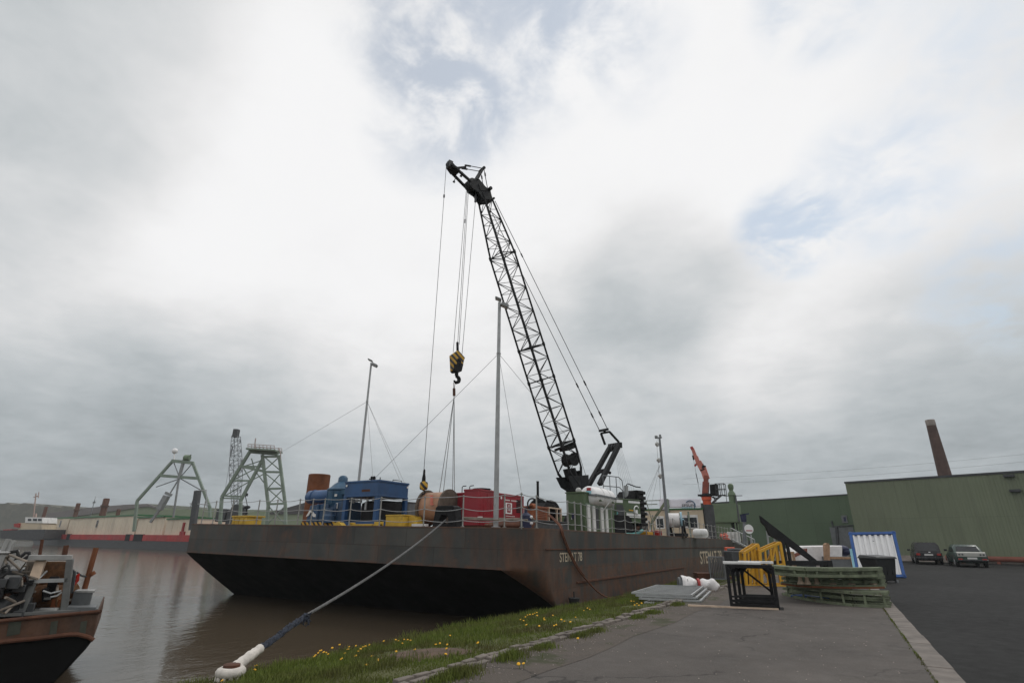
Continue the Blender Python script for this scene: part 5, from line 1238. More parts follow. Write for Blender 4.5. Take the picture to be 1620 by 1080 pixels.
mb.tube(sp, rad, 10); mb.tube([sp[0] + Vector((0, .01, 0))] + loop + [sp[1]], .068, 10)
for k in range(12):
    a = k / 12 * 6.28; q = top + Vector((math.cos(a) * .165, math.sin(a) * .165, -.05)); mb.tube([q, q + Vector((.02 * math.cos(a), .02 * math.sin(a), -.1)), q + Vector((.04 * math.cos(a + 1), .04 * math.sin(a + 1), -.19))], [.03, .026, .012], 6)
build('white_sleeve', mb, 'sail_white', ml)
mb = MB(); q = P(910, 948, u=-7.98); mb.lathe((-8.02, q.y, -1.6), (0, 0, 1), [(0, .17), (1.22, .17), (1.26, .19), (1.30, .19), (1.31, .14)], 18); mb.cyl((-8.02, q.y, -.29), (-8.02, q.y, -.10), .025)
tag(build('fender', mb, 'rubber'), 'black cylindrical rubber fender between the barge side and the grass bank', 'fender')
mb = MB(); c = P(668, 1036, z=-.2); c.z = -.235; mb.lathe(c, (.05, -.05, 1), [(0, .22), (.05, .23), (.07, .20), (.075, .05)], 22)
tag(build('iron_cover', mb, 'rust_brown', bev=.006), 'round rusty iron cover on the bare earth patch in the grass', 'iron cover')
mb = MB(); c0 = PATCH
mb.grid(lambda s_, t: Vector((c0.x + (s_ - .5) * 1.9 * (1 + .1 * math.sin(t * 9)), c0.y + (t - .5) * 1.3 * (1 + .12 * math.sin(s_ * 8)), 0)), 10, 10)
for p in mb.v:
    t = (p.x - kerb_u(p.y) + .1) / (edge_u(p.y) - kerb_u(p.y) + .1); e = math.hypot((p.x - c0.x) / .95, (p.y - c0.y) / .65); p.z = bank_z(max(0, min(1, t))) + .05 - .07 * min(1.3, e) ** 3
struct(build('bare_earth', mb, 'soil', base=(0, 0, 0), recalc=False))
# dandelions
def dandelion(x, y, label, group):
    c = P(x, y + 6, z=-.25)
    for _ in range(3):
        t = max(0, min(1, (c.x - kerb_u(c.y) + .1) / (edge_u(c.y) - kerb_u(c.y) + .1))); c = P(x, y + 5, z=bank_z(t) + .04)
    t = max(0, min(1, (c.x - kerb_u(c.y) + .1) / (edge_u(c.y) - kerb_u(c.y) + .1))); g0 = Vector((c.x, c.y, bank_z(t))); hd = P(x, y, pl=(g0, _fh)); hd.z = max(hd.z, g0.z + .06)
    mb = MB(); r_ = random.uniform(.017, .026)
    mb.tube([g0, g0.lerp(hd, .5) + Vector((random.uniform(-.015, .015), 0, 0)), hd], .0045, 5)
    mb.cur = 1; tilt = Vector((random.uniform(-.4, .4), random.uniform(-.7, .1), 1))
    mb.lathe(hd - tilt.normalized() * .006, tilt, [(0, .006), (.006, r_), (.012, r_ * .95), (.018, r_ * .5)], 9)
    o = build('dandelion', mb, ['grass_blade', 'dandelion_yellow'], base=g0)
    tag(o, label, 'dandelion', group)
mk('dandelion_yellow', (.75, .40, .015), .7, var=.25, scale=30)
FL = [('yellow dandelion in the clump at the water edge near the mooring rope', 'dandelions in the clump near the mooring rope', [(405, 1052), (352, 1076), (404, 1058), (503, 1032), (500, 1036), (508, 1028), (511, 1030), (526, 1025), (515, 1031), (505, 1029), (541, 1042), (538, 1020), (553, 1022), (551, 1027), (546, 1033), (498, 1038), (520, 1034)]),
      ('yellow dandelion in the clump just left of the bare earth patch', 'dandelions left of the bare earth patch', [(562, 1021), (566, 1029), (563, 1036), (575, 1022), (584, 1020), (578, 1021), (608, 1014), (626, 1012), (630, 1013), (639, 1010), (637, 1016), (649, 1012), (626, 1029), (656, 1027), (579, 1050), (598, 1042), (597, 1045), (589, 1038), (644, 1011), (571, 1026)]),
      ('yellow dandelion scattered in short grass right of the bare earth patch', 'dandelions scattered right of the earth patch', [(712, 1005), (707, 1018), (690, 1019), (695, 1017), (706, 1025), (756, 1017), (705, 1034)]),
      ('yellow dandelion in the patch of grass before the raked barge end', 'dandelions before the raked barge end', [(823, 980), (834, 973), (838, 971), (845, 969), (850, 973), (849, 969), (862, 979), (833, 987), (853, 989), (860, 978), (888, 979), (892, 983), (902, 983), (874, 972), (831, 976), (842, 971), (828, 982), (911, 976), (880, 988), (876, 990)]),
      ('yellow dandelion growing below the hose in the bank grass', 'dandelions below the hose', [(924, 965), (930, 962), (933, 964), (998, 950), (1002, 951), (1007, 955), (1010, 957), (1016, 954), (1004, 956)]),
      ('yellow dandelion growing in the weeds beside the stone kerb', 'dandelions beside the kerb', [(915, 1010), (821, 1050), (829, 1048)])]
random.seed(11)
for lab, grp, pp_ in FL:
    for (x, y) in pp_: dandelion(x + random.uniform(-1, 1), y + random.uniform(-1, 1), lab, grp)

# ------------------------------------------------------------------ things standing on the quay
random.seed(5)
# stack of galvanised mesh panels
gA, gB = P(1000, 938, z=.14), P(1094, 942, z=.14); gC = P(1112, 928, z=.14); gD = P(1040, 926, z=.14)
def panel(a, b, c, d, name_label, z):
    a, b, c, d = [Vector((p.x, p.y, z)) for p in (a, b, c, d)]
    th = thing('mesh_panel', name_label, 'fence panel', (a + b + c + d) / 4, group='galvanised mesh panels stacked on the grass')
    mb = MB()
    for p, q in ((a, b), (b, c), (c, d), (d, a)): mb.bar(p, q, .05, .045)
    build('frame', mb, 'galv', th)
    mb = MB(); n1, n2 = 30, 14
    for k in range(1, n1): mb.cyl(a.lerp(b, k / n1), d.lerp(c, k / n1), .006, n=4, caps=False)
    for k in range(1, n2): mb.cyl(a.lerp(d, k / n2), b.lerp(c, k / n2), .006, n=4, caps=False)
    build('mesh', mb, 'galv', th)
def sh(p, dx, dy): return p + Vector((dx, dy, 0))
sx_, sy_ = (gB - gA) * .17, Vector((0, 0, 0))
panel(*[p + (gB - gA) * .27 + (gA - gD) * .12 for p in (gA, gB, gC, gD)], 'lowest galvanised mesh panel sticking out furthest to the right of its stack', -.05)
panel(*[p + (gB - gA) * .15 + (gA - gD) * .05 for p in (gA, gB, gC, gD)], 'middle galvanised mesh panel of the stack on the grass', .03)
panel(*[p + (gB - gA) * .07 for p in (gA, gB, gC, gD)], 'second galvanised mesh panel from the top of the stack', .09)
panel(gA, gB, gC, gD, 'topmost galvanised mesh panel lying on the stack beside the barge', .15)
mb = MB()
for t in (.2, .75): q = gA.lerp(gB, t); q2 = gD.lerp(gC, t); mb.bar((q.x + .1, q.y, -.12), (q2.x + .1, q2.y, -.14), .09, .14)
tag(build('timber_bearer', mb, 'wood_grey'), 'timber bearers lying under the stack of mesh panels', 'timber')
# wrapped white plastic roll with red tape
a, b = P(1073, 922, z=.22), P(1138, 926, z=.16)
wr_ = thing('plastic_bundle', 'crumpled white plastic wrapped bundle with red tape behind the mesh panels', 'bundle', (a + b) / 2 - Vector((0, 0, .3)))
mb = MB(); ax = (b - a)
def bund(s_, t):
    rr_ = (.20 + .05 * math.sin(s_ * 9) + .03 * math.sin(s_ * 23)) * (1 if s_ < .8 else lerp(1, .25, (s_ - .8) / .2)) * (.75 if abs(s_ - .47) < .03 else 1); an = t * 2 * math.pi
    rr_ *= 1 + .10 * math.sin(an * 3 + s_ * 17)
    return a + ax * s_ + _fh * math.cos(an) * rr_ + Vector((0, 0, math.sin(an) * rr_ * .95))
mb.grid(lambda s_, t: bund(.06 + .94 * s_, t), 40, 16); build('wrap', mb, 'white_wrap', wr_)
mb = MB(); mb.lathe(a + ax * -.01, ax, [(0, .05), (.01, .19), (.3, .2)], 16); build('roll_end', mb, 'tank_grey', wr_)
mb = MB(); mb.lathe(a + ax * .46, ax, [(0, .19), (.07, .19)], 16); build('tape', mb, 'lamp_red', wr_)
# black steel racks standing one in front of the other
rA, rB = P(1158, 961, z=0), P(1231, 964, z=0); zt = P(1160, 895, pl=(rA, _fh)).z; dirw = (rB - rA).normalized(); back = Vector((-dirw.y, dirw.x, 0))
def rack(off, w0, w1, h, label, lean=0.):
    th = thing('steel_rack', label, 'rack', rA.lerp(rB, .5) + back * off, group='black steel racks standing on the pavement')
    a, b = rA.lerp(rB, w0) + back * off, rA.lerp(rB, w1) + back * off; up = Vector((0, 0, h)) + back * lean
    for p in (a, b):
        mb = MB(); mb.bar(p, p + up, .07, .09, back); mb.bar(p - dirw * .04, p + dirw * .12, .14, .03); build('upright', mb, 'rack_steel', th, bev=.008)
    mb = MB(); mb.bar(a + up, b + up, .08, .08); 
    for p, s_ in ((a, 1), (b, -1)): mb.bar(p + up * .84, p + up + dirw * s_ * .15, .07, .06)
    build('top_beam', mb, 'rack_steel', th, bev=.008)
    mb = MB(); mb.bar(a + up * .07, b + up * .07, .08, .08); mb.bar(a + up * .17, b + up * .17, .05, .06); mb.bar(a + up * .27, b + up * .27, .05, .04); build('lower_beam', mb, 'rack_steel', th, bev=.008)
    return th
rack(0, 0, 1, zt, 'front black steel rack, nearest of the dark frames on the pavement')
rack(.20, .13, 1.03, zt * .99, 'second black steel rack just behind the front one', .03)
rack(.42, .25, 1.06, zt * 1.0, 'third black steel rack from the front with a diagonal brace', -.02)
rack(.66, .37, 1.0, zt * .97, 'rearmost black steel rack closest to the yellow frames', .03)
mb = MB(); mb.bar(rA.lerp(rB, .35) + back * .55 + Vector((0, 0, zt * .95)), rB + back * .55 + Vector((0, 0, zt * .35)), .05, .05)
tag(build('brace_bar', mb, 'rack_steel'), 'loose dark steel bar leaning diagonally inside the black racks', 'steel bar')
mb = MB(); c = rA.lerp(rB, .36) + Vector((0, 0, zt + .075)) + back * .2; mb.obox(c, dirw * .44, back * .16, Vector((0, 0, .028))); 
tag(build('white_board', mb, 'white_paint', bev=.006), 'white board lying flat on top of the black racks', 'board')
mb = MB(); c = rA.lerp(rB, .72) + Vector((0, 0, zt + .08)) + back * .62; mb.obox(c, dirw * .42, back * .10, Vector((0, 0, .03)))
tag(build('white_board', mb, 'white_paint', bev=.006), 'pale board on the rear racks right behind the other white board', 'board')
mb = MB(); mb.obox(rA.lerp(rB, .35) + back * -.02 + Vector((-.35, -.1, .02)), dirw * 1.05, back * .04, Vector((0, 0, .02))); 
tag(build('timber_lath', mb, 'wood_pale'), 'thin pale timber lath lying under the feet of the front black rack', 'timber')
# stacked curved green steel frames
def green_frame(pts, pts2, h, label, studs=6):
    th = thing('boat_frame', label, 'steel frame', pts[len(pts) // 2] , group='curved green frames stacked on the pavement')
    for nm, line, dz in (('lower_chord', pts, 0), ('upper_chord', pts, h), ('rear_chord', pts2, h * .9), ('rear_chord', pts2, 0), ('slat', [p.lerp(q, .33) for p, q in zip(pts, pts2)], h), ('slat', [p.lerp(q, .66) for p, q in zip(pts, pts2)], h * .95), ('slat', [p.lerp(q, .5) for p, q in zip(pts, pts2)], 0), ('slat', [p.lerp(q, .15) for p, q in zip(pts, pts2)], h * .5), ('slat', [p.lerp(q, .8) for p, q in zip(pts, pts2)], h * .5)):
        mb = MB()
        L2 = [p + Vector((0, 0, dz)) for p in line]
        for a, b in zip(L2, L2[1:]): mb.bar(a, b + (b - a) * .02, .10, .07)
        build(nm, mb, 'green_old', th)
    mb = MB(); n_ = len(pts)
    for k in range(studs):
        f = .06 + .9 * k / (studs - 1); i = min(int(f * (n_ - 1)), n_ - 2); t = f * (n_ - 1) - i
        a, b = pts[i].lerp(pts[i + 1], t), pts2[i].lerp(pts2[i + 1], t)
        mb.bar(a, a + Vector((0, 0, h)), .06, .05); mb.bar(b, b + Vector((0, 0, h * .9)), .06, .05); mb.bar(a + Vector((0, 0, h)), b + Vector((0, 0, h * .9)), .05, .05)
    build('stud', mb, 'green_old', th)
    return th
def line_px(xy, z): return [P(x, y, z=z) for x, y in xy]
gl1 = line_px(((1240, 939), (1262, 944.5), (1285, 949), (1315, 953), (1350, 957), (1380, 958.5), (1408, 959.5)), .03)
gl1b = [p + Vector((.1 + .0 * i, 1.1, 0)) for i, p in enumerate(gl1)]
green_frame(gl1, gl1b, .30, 'lowest curved green frame of the stack, touching the pavement')
gl2 = line_px(((1238, 921), (1262, 924), (1285, 925.5), (1315, 926.5), (1350, 927), (1380, 927), (1398, 926.5)), .43)
green_frame(gl2, [p + Vector((.1, 1.0, 0)) for p in gl2], .22, 'middle curved green frame of the stack with rusty lower bar')
gl3 = line_px(((1216, 905), (1245, 908), (1275, 910), (1310, 910.5), (1345, 910.5), (1375, 910), (1392, 909.5)), .71)
green_frame(gl3, [p + Vector((.1, .9, 0)) for p in gl3], .16, 'topmost curved green frame of the stack')
mb = MB()
for a, b in zip(gl2, gl2[1:]): mb.bar(a + Vector((-.01, -.05, -.03)), b + Vector((-.01, -.05, -.03)), .07, .05)
tag(build('rusty_bar', mb, 'rust'), 'curved rust red bar along the middle of the green frame stack', 'steel bar')
for (x, y, top_) in ((1266, 917.5, 0), (1277, 918, 0), (1292, 918.5, 0), (1317, 919, 0), (1347, 919, 0), (1381, 918.5, 0), (1331, 913.5, 1), (1357, 913.5, 1)):
    p = P(x, y, pl=(gl2[3] + Vector((0, .25 + .3 * top_, 0)), _fh)); mb = MB()
    if top_: mb.lathe(p - Vector((0, 0, .03)), (0, 0, 1), [(0, .10), (.05, .09), (.08, .04)], 14)
    else: mb.lathe(Vector((p.x, p.y, p.z - .09)), (0, 0, 1), [(0, .095), (.03, .085), (.09, .05), (.2, .045)], 14)
    tag(build('cone_foot', mb, 'wood_pale' if not top_ else 'white_paint'), 'pale cone shaped foot between the upper and middle green frames' if not top_ else 'white rounded cap showing between the upper green frames', 'spacer', 'pale cone feet in the green frame stack' if not top_ else 'white caps in the green frame stack')
mb = MB(); c = P(1278, 953, z=.02) + Vector((.2, 1.5, .0)); mb.prism([c + Vector((-.7, 0, 0)), c + Vector((.5, -.1, 0)), c + Vector((.9, .5, 0)), c + Vector((-.4, .7, 0))], (0, 0, .05))
tag(build('blue_sheet', mb, 'blue_door', bev=.01), 'dark blue flat sheet on the ground behind the green frames', 'sheet')
# yellow frames behind
def yellow_frame(c0, pts, depth, label):
    th = thing('yellow_frame', label, 'steel frame', Vector((c0.x, c0.y, 0)), group='yellow frames behind the black racks')
    Q_ = [P(x, y, pl=(c0, _fh)) for x, y in pts]; bl, tl, tr, br = Q_; bk = _fh * depth + _rh * depth * .25
    for a, b, nm in ((bl, tl, 'upright'), (br, tr, 'upright'), (bl + bk, tl + bk, 'upright'), (br + bk, tr + bk, 'upright')):
        mb = MB(); mb.bar(a, b, .09, .09); build(nm, mb, 'yellow_clean', th, bev=.008)
    mb = MB()
    for o in (Vector((0, 0, 0)), bk):
        mb.bar(tl + o, tr + o, .08, .09); mb.bar(bl + o, br + o, .08, .09); mb.bar(bl.lerp(tl, .5) + o, br.lerp(tr, .5) + o, .06, .06)
    for p in (tl, tr, bl, br): mb.bar(p, p + bk, .07, .08)
    build('top_rail', mb, 'yellow_clean', th, bev=.006)
    mb = MB()
    for k in range(1, 4):
        f = k / 4; mb.bar(bl.lerp(br, f), tl.lerp(tr, f), .06, .06)
    mb.bar(bl.lerp(br, .25), tl.lerp(tr, .75), .06, .06); mb.bar(bl.lerp(br, .5) + bk, tl + bk, .06, .06); mb.bar(bl + bk, tr + bk, .06, .06)
    for k in range(1, 6): f = k / 6; mb.bar(tl.lerp(tr, f), tl.lerp(tr, f) + bk, .05, .05)
    build('brace', mb, 'yellow_clean', th)
    return th
yc = P(1205, 926, z=0); yellow_frame(yc, ((1181, 926), (1178, 874), (1199, 861), (1206, 926)), 1.0, 'left yellow steel frame behind the black racks')
yc2 = P(1225, 927, z=0); yellow_frame(yc2, ((1206, 927), (1202, 872), (1234, 858), (1246, 926)), .8, 'right yellow steel frame with diagonal bracing behind the black racks')
# dark triangular steel derrick lying on trestles
dc = P(1240, 930, z=0) + _fh * 1.4; X = lambda x, y, o=0.: P(x, y, pl=(dc + _fh * o, _fh))
dr = thing('steel_jib', 'long dark steel beam with a raised slanting arm above the yellow frames', 'steel beam', Vector((dc.x, dc.y, 0)))
mb = MB(); mb.bar(X(1172, 890), X(1311, 890), .16, .17); mb.obox(X(1311, 891), _rh * .1, _fh * .1, Vector((0, 0, .12))); build('main_beam', mb, 'crane_black', dr, bev=.01)
mb = MB(); mb.prism([X(1202.5, 815), X(1205, 826), X(1212, 833), X(1217, 846), X(1252, 865), X(1283, 887), X(1294, 887), X(1262, 861)], _fh * .12); build('slanting_arm', mb, 'crane_black', dr, bev=.01)
mb = MB(); mb.bar(X(1238, 856), X(1243, 886), .10, .1); mb.bar(X(1245, 859), X(1250, 886), .09, .1); build('prop', mb, 'crane_black', dr)
mb = MB(); mb.bar(X(1182, 892), Vector((X(1182, 892).x, X(1182, 892).y, 0)), .1, .1); mb.bar(X(1303, 892), Vector((X(1303, 892).x, X(1303, 892).y, 0)), .1, .1); mb.bar(X(1250, 893), Vector((X(1250, 893).x, X(1250, 893).y, 0)), .1, .1); build('trestle_leg', mb, 'crane_black', dr)
# white bracket frame on the yellow frames' far side
mb = MB(); o = 1.0
mb.bar(X(1213, 839, o), X(1216, 862, o), .06, .05); mb.bar(X(1214, 848, o), X(1230, 847, o), .06, .05); mb.bar(X(1225, 848, o), X(1227, 880, o), .06, .05); mb.bar(X(1216, 862, o), X(1218, 885, o), .06, .05)
mb.bar(X(1218, 885, o), Vector((X(1218, 885, o).x, X(1218, 885, o).y, 0)), .06, .05); mb.bar(X(1227, 880, o), Vector((X(1227, 880, o).x, X(1227, 880, o).y, 0)), .06, .05)
tag(build('white_bracket', mb, 'galv'), 'small white square bracket frame behind the slanting dark arm', 'bracket')
# white hulled boat under cover and packing cases behind
bc = P(1300, 905, z=0) + _fh * 3; Y = lambda x, y, o=0.: P(x, y, pl=(bc + _fh * o, _fh))
bt = thing('covered_boat', 'small boat shape under a white cover behind the dark slanting arm', 'boat', Vector((bc.x, bc.y, 0)))
mb = MB(); ol = [Y(x, y) for x, y in ((1252, 882), (1258, 872), (1264, 866), (1272, 863.5), (1333, 862.5), (1333, 884), (1300, 890), (1262, 889))]; mb.prism(ol, _fh * 1.5); build('cover', mb, 'white_wrap', bt, bev=.05)
mb = MB(); mb.prism([Y(x, y, -.02) for x, y in ((1252, 877), (1266, 872), (1270, 875), (1258, 881))], _fh * .05); mb.prism([Y(x, y, -.02) for x, y in ((1269, 868), (1277, 867), (1277, 876), (1270, 876))], _fh * .04); build('hull', mb, 'pipe_red', bt)
mb = MB(); mb.box(bc.x - .8, bc.x + 1.2, bc.y + .3, bc.y + .6, 0, Y(1290, 888).z); build('support', mb, 'dark_grey', bt)
def case(x0, x1, y0, y1, o, dep, label, mat='wood_pale', name='packing_case'):
    th = thing(name, label, 'case', Vector((Y((x0 + x1) / 2, y1, o).x, Y((x0 + x1) / 2, y1, o).y, 0)))
    a, b = Y(x0, y1, o), Y(x1, y0, o); zt_ = Y((x0 + x1) / 2, y0, o).z; zb_ = 0.
    c = (a + b) / 2; c.z = 0; hw = abs((b - a).dot(_rh)) / 2
    mb = MB(); mb.obox(c + _fh * dep / 2 + Vector((0, 0, zt_ / 2)), _rh * hw, _fh * dep / 2, Vector((0, 0, zt_ / 2))); build('panel', mb, mat, th, bev=.01)
    mb = MB()
    for s_ in (-1, 1): mb.obox(c - _fh * .015 + _rh * s_ * (hw - .06) + Vector((0, 0, zt_ / 2)), _rh * .06, _fh * .014, Vector((0, 0, zt_ / 2)))
    for z in (.07, zt_ - .07): mb.obox(c - _fh * .018 + Vector((0, 0, z)), _rh * hw, _fh * .014, Vector((0, 0, .06)))
    build('batten', mb, 'wood', th)
case(1314, 1348, 880, 906, -.6, 1.0, 'pale wooden packing case between the covered boat and the blue framed panel', 'tank_grey')
case(1243, 1256, 872, 900, -.3, .5, 'narrow pale wooden crate behind the dark prop', 'wood_pale')
mb = MB(); mb.prism([Y(x, y, -.7) for x, y in ((1305.5, 861), (1308, 858.5), (1311, 859), (1313, 863), (1313, 886), (1307, 886))], _fh * .25); 
o_ = build('timber_post', mb, 'wood'); tag(o_, 'upright brown rounded timber between the covered boat and the packing case', 'timber')
for p in o_.data.vertices:
    pass
mb = MB(); mb.ball(Y(1330, 868, .5), .32, 10, 8, (1.4, 1, .7)); mb.ball(Y(1336, 872, .4), .25, 10, 8, (1.2, 1, .9)); mb.box(Y(1322, 880, .5).x, Y(1340, 880, .5).x, Y(1322, 880, .5).y, Y(1322, 880, .5).y + .8, 0, Y(1330, 874, .5).z)
tag(build('sack_heap', mb, 'navy'), 'dark heap of sacks on the packing case beside the blue framed panel', 'sacks')
# leaning container door: blue frame with white corrugated sheet
c1, c2, c3, c4 = P(1342, 842, D=27.6), P(1416, 840.5, D=26.9), P(1434, 914, z=.0), None
rg = (c2 - c1); c4 = c3 - rg
pn = thing('container_end', 'leaning blue framed panel with white corrugated sheet behind the black wheelie bin', 'panel', (c3 + c4) / 2)
nrm = rg.cross(c2 - c3).normalized()
if nrm.dot(_fh) > 0: nrm = -nrm
xr, upv = rg.normalized(), (c2 - c3)
mb = MB(); U_ = upv.normalized(); w_ = .16
for a, b in ((c1 - U_ * w_ / 2, c2 - U_ * w_ / 2), (c4 + U_ * w_ / 2, c3 + U_ * w_ / 2), (c3 - xr * w_ / 2, c2 - xr * w_ / 2), (c4 + xr * w_ / 2, c1 + xr * w_ / 2)): mb.bar(a, b, .12, w_, nrm if abs(nrm.z) < 2 else nrm)
build('frame', mb, 'blue_door', pn, bev=.01)
mb = MB(); nc = 7; lw = rg.length - 2 * w_; prof = []
for k in range(nc):
    for f, d in ((0, 0), (.28, 0), (.42, -.10), (.72, -.10), (.86, 0)): prof.append(((k + f) / nc, d))
prof.append((1, 0)); vs_ = []
for h in (w_, upv.length - w_): vs_ += [c4 + xr * (w_ + lw * f) + U_ * h + nrm * (d + .05) for f, d in prof]
m_ = len(prof); mb.add(vs_, [(i, i + 1, m_ + i + 1, m_ + i) for i in range(m_ - 1)]); sh_ = build('corrugated_sheet', mb, 'white_clean', pn, recalc=False, smooth=False); md = sh_.modifiers.new('thick', 'SOLIDIFY'); md.thickness = .01
mb = MB(); mb.bar(c4.lerp(c1, .05) - xr * .03 + nrm * .03, c4.lerp(c1, .62) - xr * .03 + nrm * .03, .1, .06, nrm); build('side_strip', mb, 'pale_blue', pn)
mb = MB(); pr = (c1 + c2) / 2 - U_ * .4 - nrm * .06; mb.bar(pr, Vector((pr.x, pr.y, 0)) - nrm * .9 * Vector((1, 1, 0)).length * 0 - Vector((nrm.x, nrm.y, 0)) * .8, .08, .08); build('prop', mb, 'galv_dark', pn)
# black wheelie bin
b0_, b1_ = P(1390, 922, z=0), P(1424, 921.5, z=0); bc_ = (b0_ + b1_) / 2; bw = (b1_ - b0_).length * .92
bn_ = thing('wheelie_bin', 'black wheelie bin in front of the white corrugated panel', 'bin', bc_, rz=math.atan2((b1_ - b0_).y, (b1_ - b0_).x))
hb_ = P(1405, 879, pl=(bc_, _fh)).z
mb = MB(); mb.hexa([(-bw * .40, 0, .08), (bw * .40, 0, .08), (bw * .40, .62, .08), (-bw * .40, .62, .08)], [(-bw * .5, -.08, hb_ * .9), (bw * .5, -.08, hb_ * .9), (bw * .5, .78, hb_ * .9), (-bw * .5, .78, hb_ * .9)])
for k in range(3): mb.box(-bw * .3 + k * bw * .27, -bw * .3 + k * bw * .27 + .05, -.05, .1, .3, hb_ * .8)
build('body', mb, 'bin_plastic', bn_, local=True, bev=.03)
mb = MB(); mb.hexa([(-bw * .54, -.14, hb_ * .9), (bw * .54, -.14, hb_ * .9), (bw * .54, .82, hb_ * .9), (-bw * .54, .82, hb_ * .9)], [(-bw * .5, -.1, hb_ * .98), (bw * .5, -.1, hb_ * .98), (bw * .46, .74, hb_ * 1.03), (-bw * .46, .74, hb_ * 1.03)]); build('lid', mb, 'bin_plastic', bn_, local=True, bev=.02)
mb = MB(); mb.cyl((bw * .3, .86, hb_ * .97), (bw * .62, .86, hb_ * .97), .03); mb.box(bw * .44, bw * .56, .6, .86, hb_ * .8, hb_ * 1.0); build('handle', mb, 'bin_plastic', bn_, local=True)
for s_ in (-.42, .42):
    mb = MB(); mb.cyl((bw * s_ - .03, .56, .1), (bw * s_ + .03, .56, .1), .1, n=14); build('wheel', mb, 'rubber', bn_, local=True)
    mb = MB(); mb.box(bw * s_ - .04, bw * s_ + .04, -.02, .08, 0, .1); build('foot', mb, 'galv_dark', bn_, local=True)
# barrier panels, brown box and orange box by the hull
ba = P(1125, 915, z=.06); bbn = P(1149, 916, z=.06)
for k in range(3):
    th = thing('barrier_panel', ['grey upright barrier panel nearest the black racks', 'middle grey upright barrier panel against the barge side', 'grey upright barrier panel closest to the painted name'][k], 'barrier', ba.lerp(bbn, .5) + _fh * (.25 * k), group='grey barrier panels by the barge')
    o = _fh * (.20 * k) + _rh * (.06 * k); h = P(1135, 883, pl=(ba, _fh)).z
    mb = MB()
    for p, q in ((ba, bbn), (ba + Vector((0, 0, h)), bbn + Vector((0, 0, h))), (ba, ba + Vector((0, 0, h))), (bbn, bbn + Vector((0, 0, h)))): mb.bar(p + o, q + o, .04, .04)
    build('frame', mb, 'galv_dark', th)
    mb = MB()
    for i in range(1, 9): mb.cyl(ba.lerp(bbn, i / 9) + o, ba.lerp(bbn, i / 9) + o + Vector((0, 0, h)), .016, n=5)
    build('bars', mb, 'galv_dark', th)
p = P(1117, 916, z=.02) + _fh * .3; mb = MB(); mb.obox(p + Vector((0, 0, .12)), _rh * .33, _fh * .3, Vector((0, 0, .12))); mb.obox(p + _rh * .75 + Vector((0, 0, .05)), _rh * .55, _fh * .12, Vector((0, 0, .05)))
tag(build('timber_pile', mb, 'rust_brown', bev=.01), 'brown wooden box and plank at the foot of the grey barriers', 'box')
pO = P(1157, 884, D=30); ob = thing('lifebuoy_box', 'orange lifebuoy box with a white round mark on a post by the gangway', 'box', Vector((pO.x, pO.y, 0)))
Z_ = lambda x, y: P(x, y, pl=(pO, _fh))
mb = MB(); a, b = Z_(1150, 882), Z_(1162.5, 865); mb.obox((a + b) / 2 + _fh * .12, _rh * abs((b - a).dot(_rh)) / 2, _fh * .12, Vector((0, 0, (b.z - a.z) / 2))); build('case', mb, 'orange_paint', ob, bev=.03)
mb = MB(); q = Z_(1154.5, 869); mb.lathe(q, -_fh, [(0, .06), (.02, .06)], 14); build('mark', mb, 'white_clean', ob)
mb = MB(); q = Z_(1157, 882) + _fh * .15; mb.cyl(q, (q.x, q.y, 0), .05); build('post', mb, 'galv_dark', ob)
mb = MB(); q0 = P(1166, 893, D=27); mb.obox(Vector((q0.x, q0.y, .55)), _rh * .4, _fh * .5, Vector((0, 0, .55))); mb.obox(Vector((q0.x, q0.y, 1.14)), _rh * .28, _fh * .35, Vector((0, 0, .06)))
tag(build('tarpaulin_stack', mb, 'dark_grey', bev=.12), 'dark tarpaulin covered stack behind the black racks', 'covered stack')

# ------------------------------------------------------------------ buildings on the right
hA, hB = P(1337, 764.5, z=6.5), P(1620, 747, z=6.5); hA.z = hB.z = 0; fd = (hB - hA).normalized(); nd = Vector((-fd.y, fd.x, 0))
if nd.dot(_fh) < 0: nd = -nd
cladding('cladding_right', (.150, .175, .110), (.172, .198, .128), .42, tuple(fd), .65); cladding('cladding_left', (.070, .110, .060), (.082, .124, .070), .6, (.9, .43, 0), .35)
hr = thing('warehouse', 'large olive green ribbed warehouse behind the two parked cars', 'warehouse', hA)
hE = hB + fd * 45
mb = MB(); mb.prism([hA, hE, hE + nd * 40, hA + nd * 40], (0, 0, 6.5)); build('wall', mb, 'cladding_right', hr)
mb = MB(); mb.prism([hA - fd * .05 - nd * .06, hE - nd * .06, hE + nd * 40, hA - fd * .05 + nd * 40], (0, 0, .16)); 
for p in mb.v: p.z += 6.5
build('roof_edge', mb, 'dark_grey', hr)
mb = MB(); mb.prism([hA - nd * .02, hE - nd * .02, hE, hA], (0, 0, .45)); build('plinth', mb, 'concrete', hr)
HW = lambda x, y, o=.0: P(x, y, pl=(hA - nd * o, nd))
for (x, y) in ((1596, 752), (1606, 775.5)):
    mb = MB(); q = HW(x, y, .15); mb.obox(q, fd * .32, nd * .15, Vector((0, 0, .09))); mb.bar(q, q + nd * .15, .06, .06); build('wall_lamp', mb, 'dark_grey', hr)
mb = MB(); q0, q1 = HW(1497, 884, .5), HW(1640, 886.5, .5); q1 = q1 + fd * 20; q0.z = q1.z = .34; mb.cyl(q0, q1, .2, n=12)
for k in range(12): q = q0.lerp(q1, (k + .5) / 12); mb.obox(Vector((q.x, q.y, .08)), fd * .1, nd * .18, Vector((0, 0, .08)))
tag(build('pipeline', mb, 'pipe_red'), 'long red brown pipe lying along the foot of the olive warehouse', 'pipe')
lA, lB = P(1108, 797.2, z=6.2), P(1340, 783, z=6.2); lA.z = lB.z = 0; ld = (lB - lA).normalized(); ln = Vector((-ld.y, ld.x, 0))
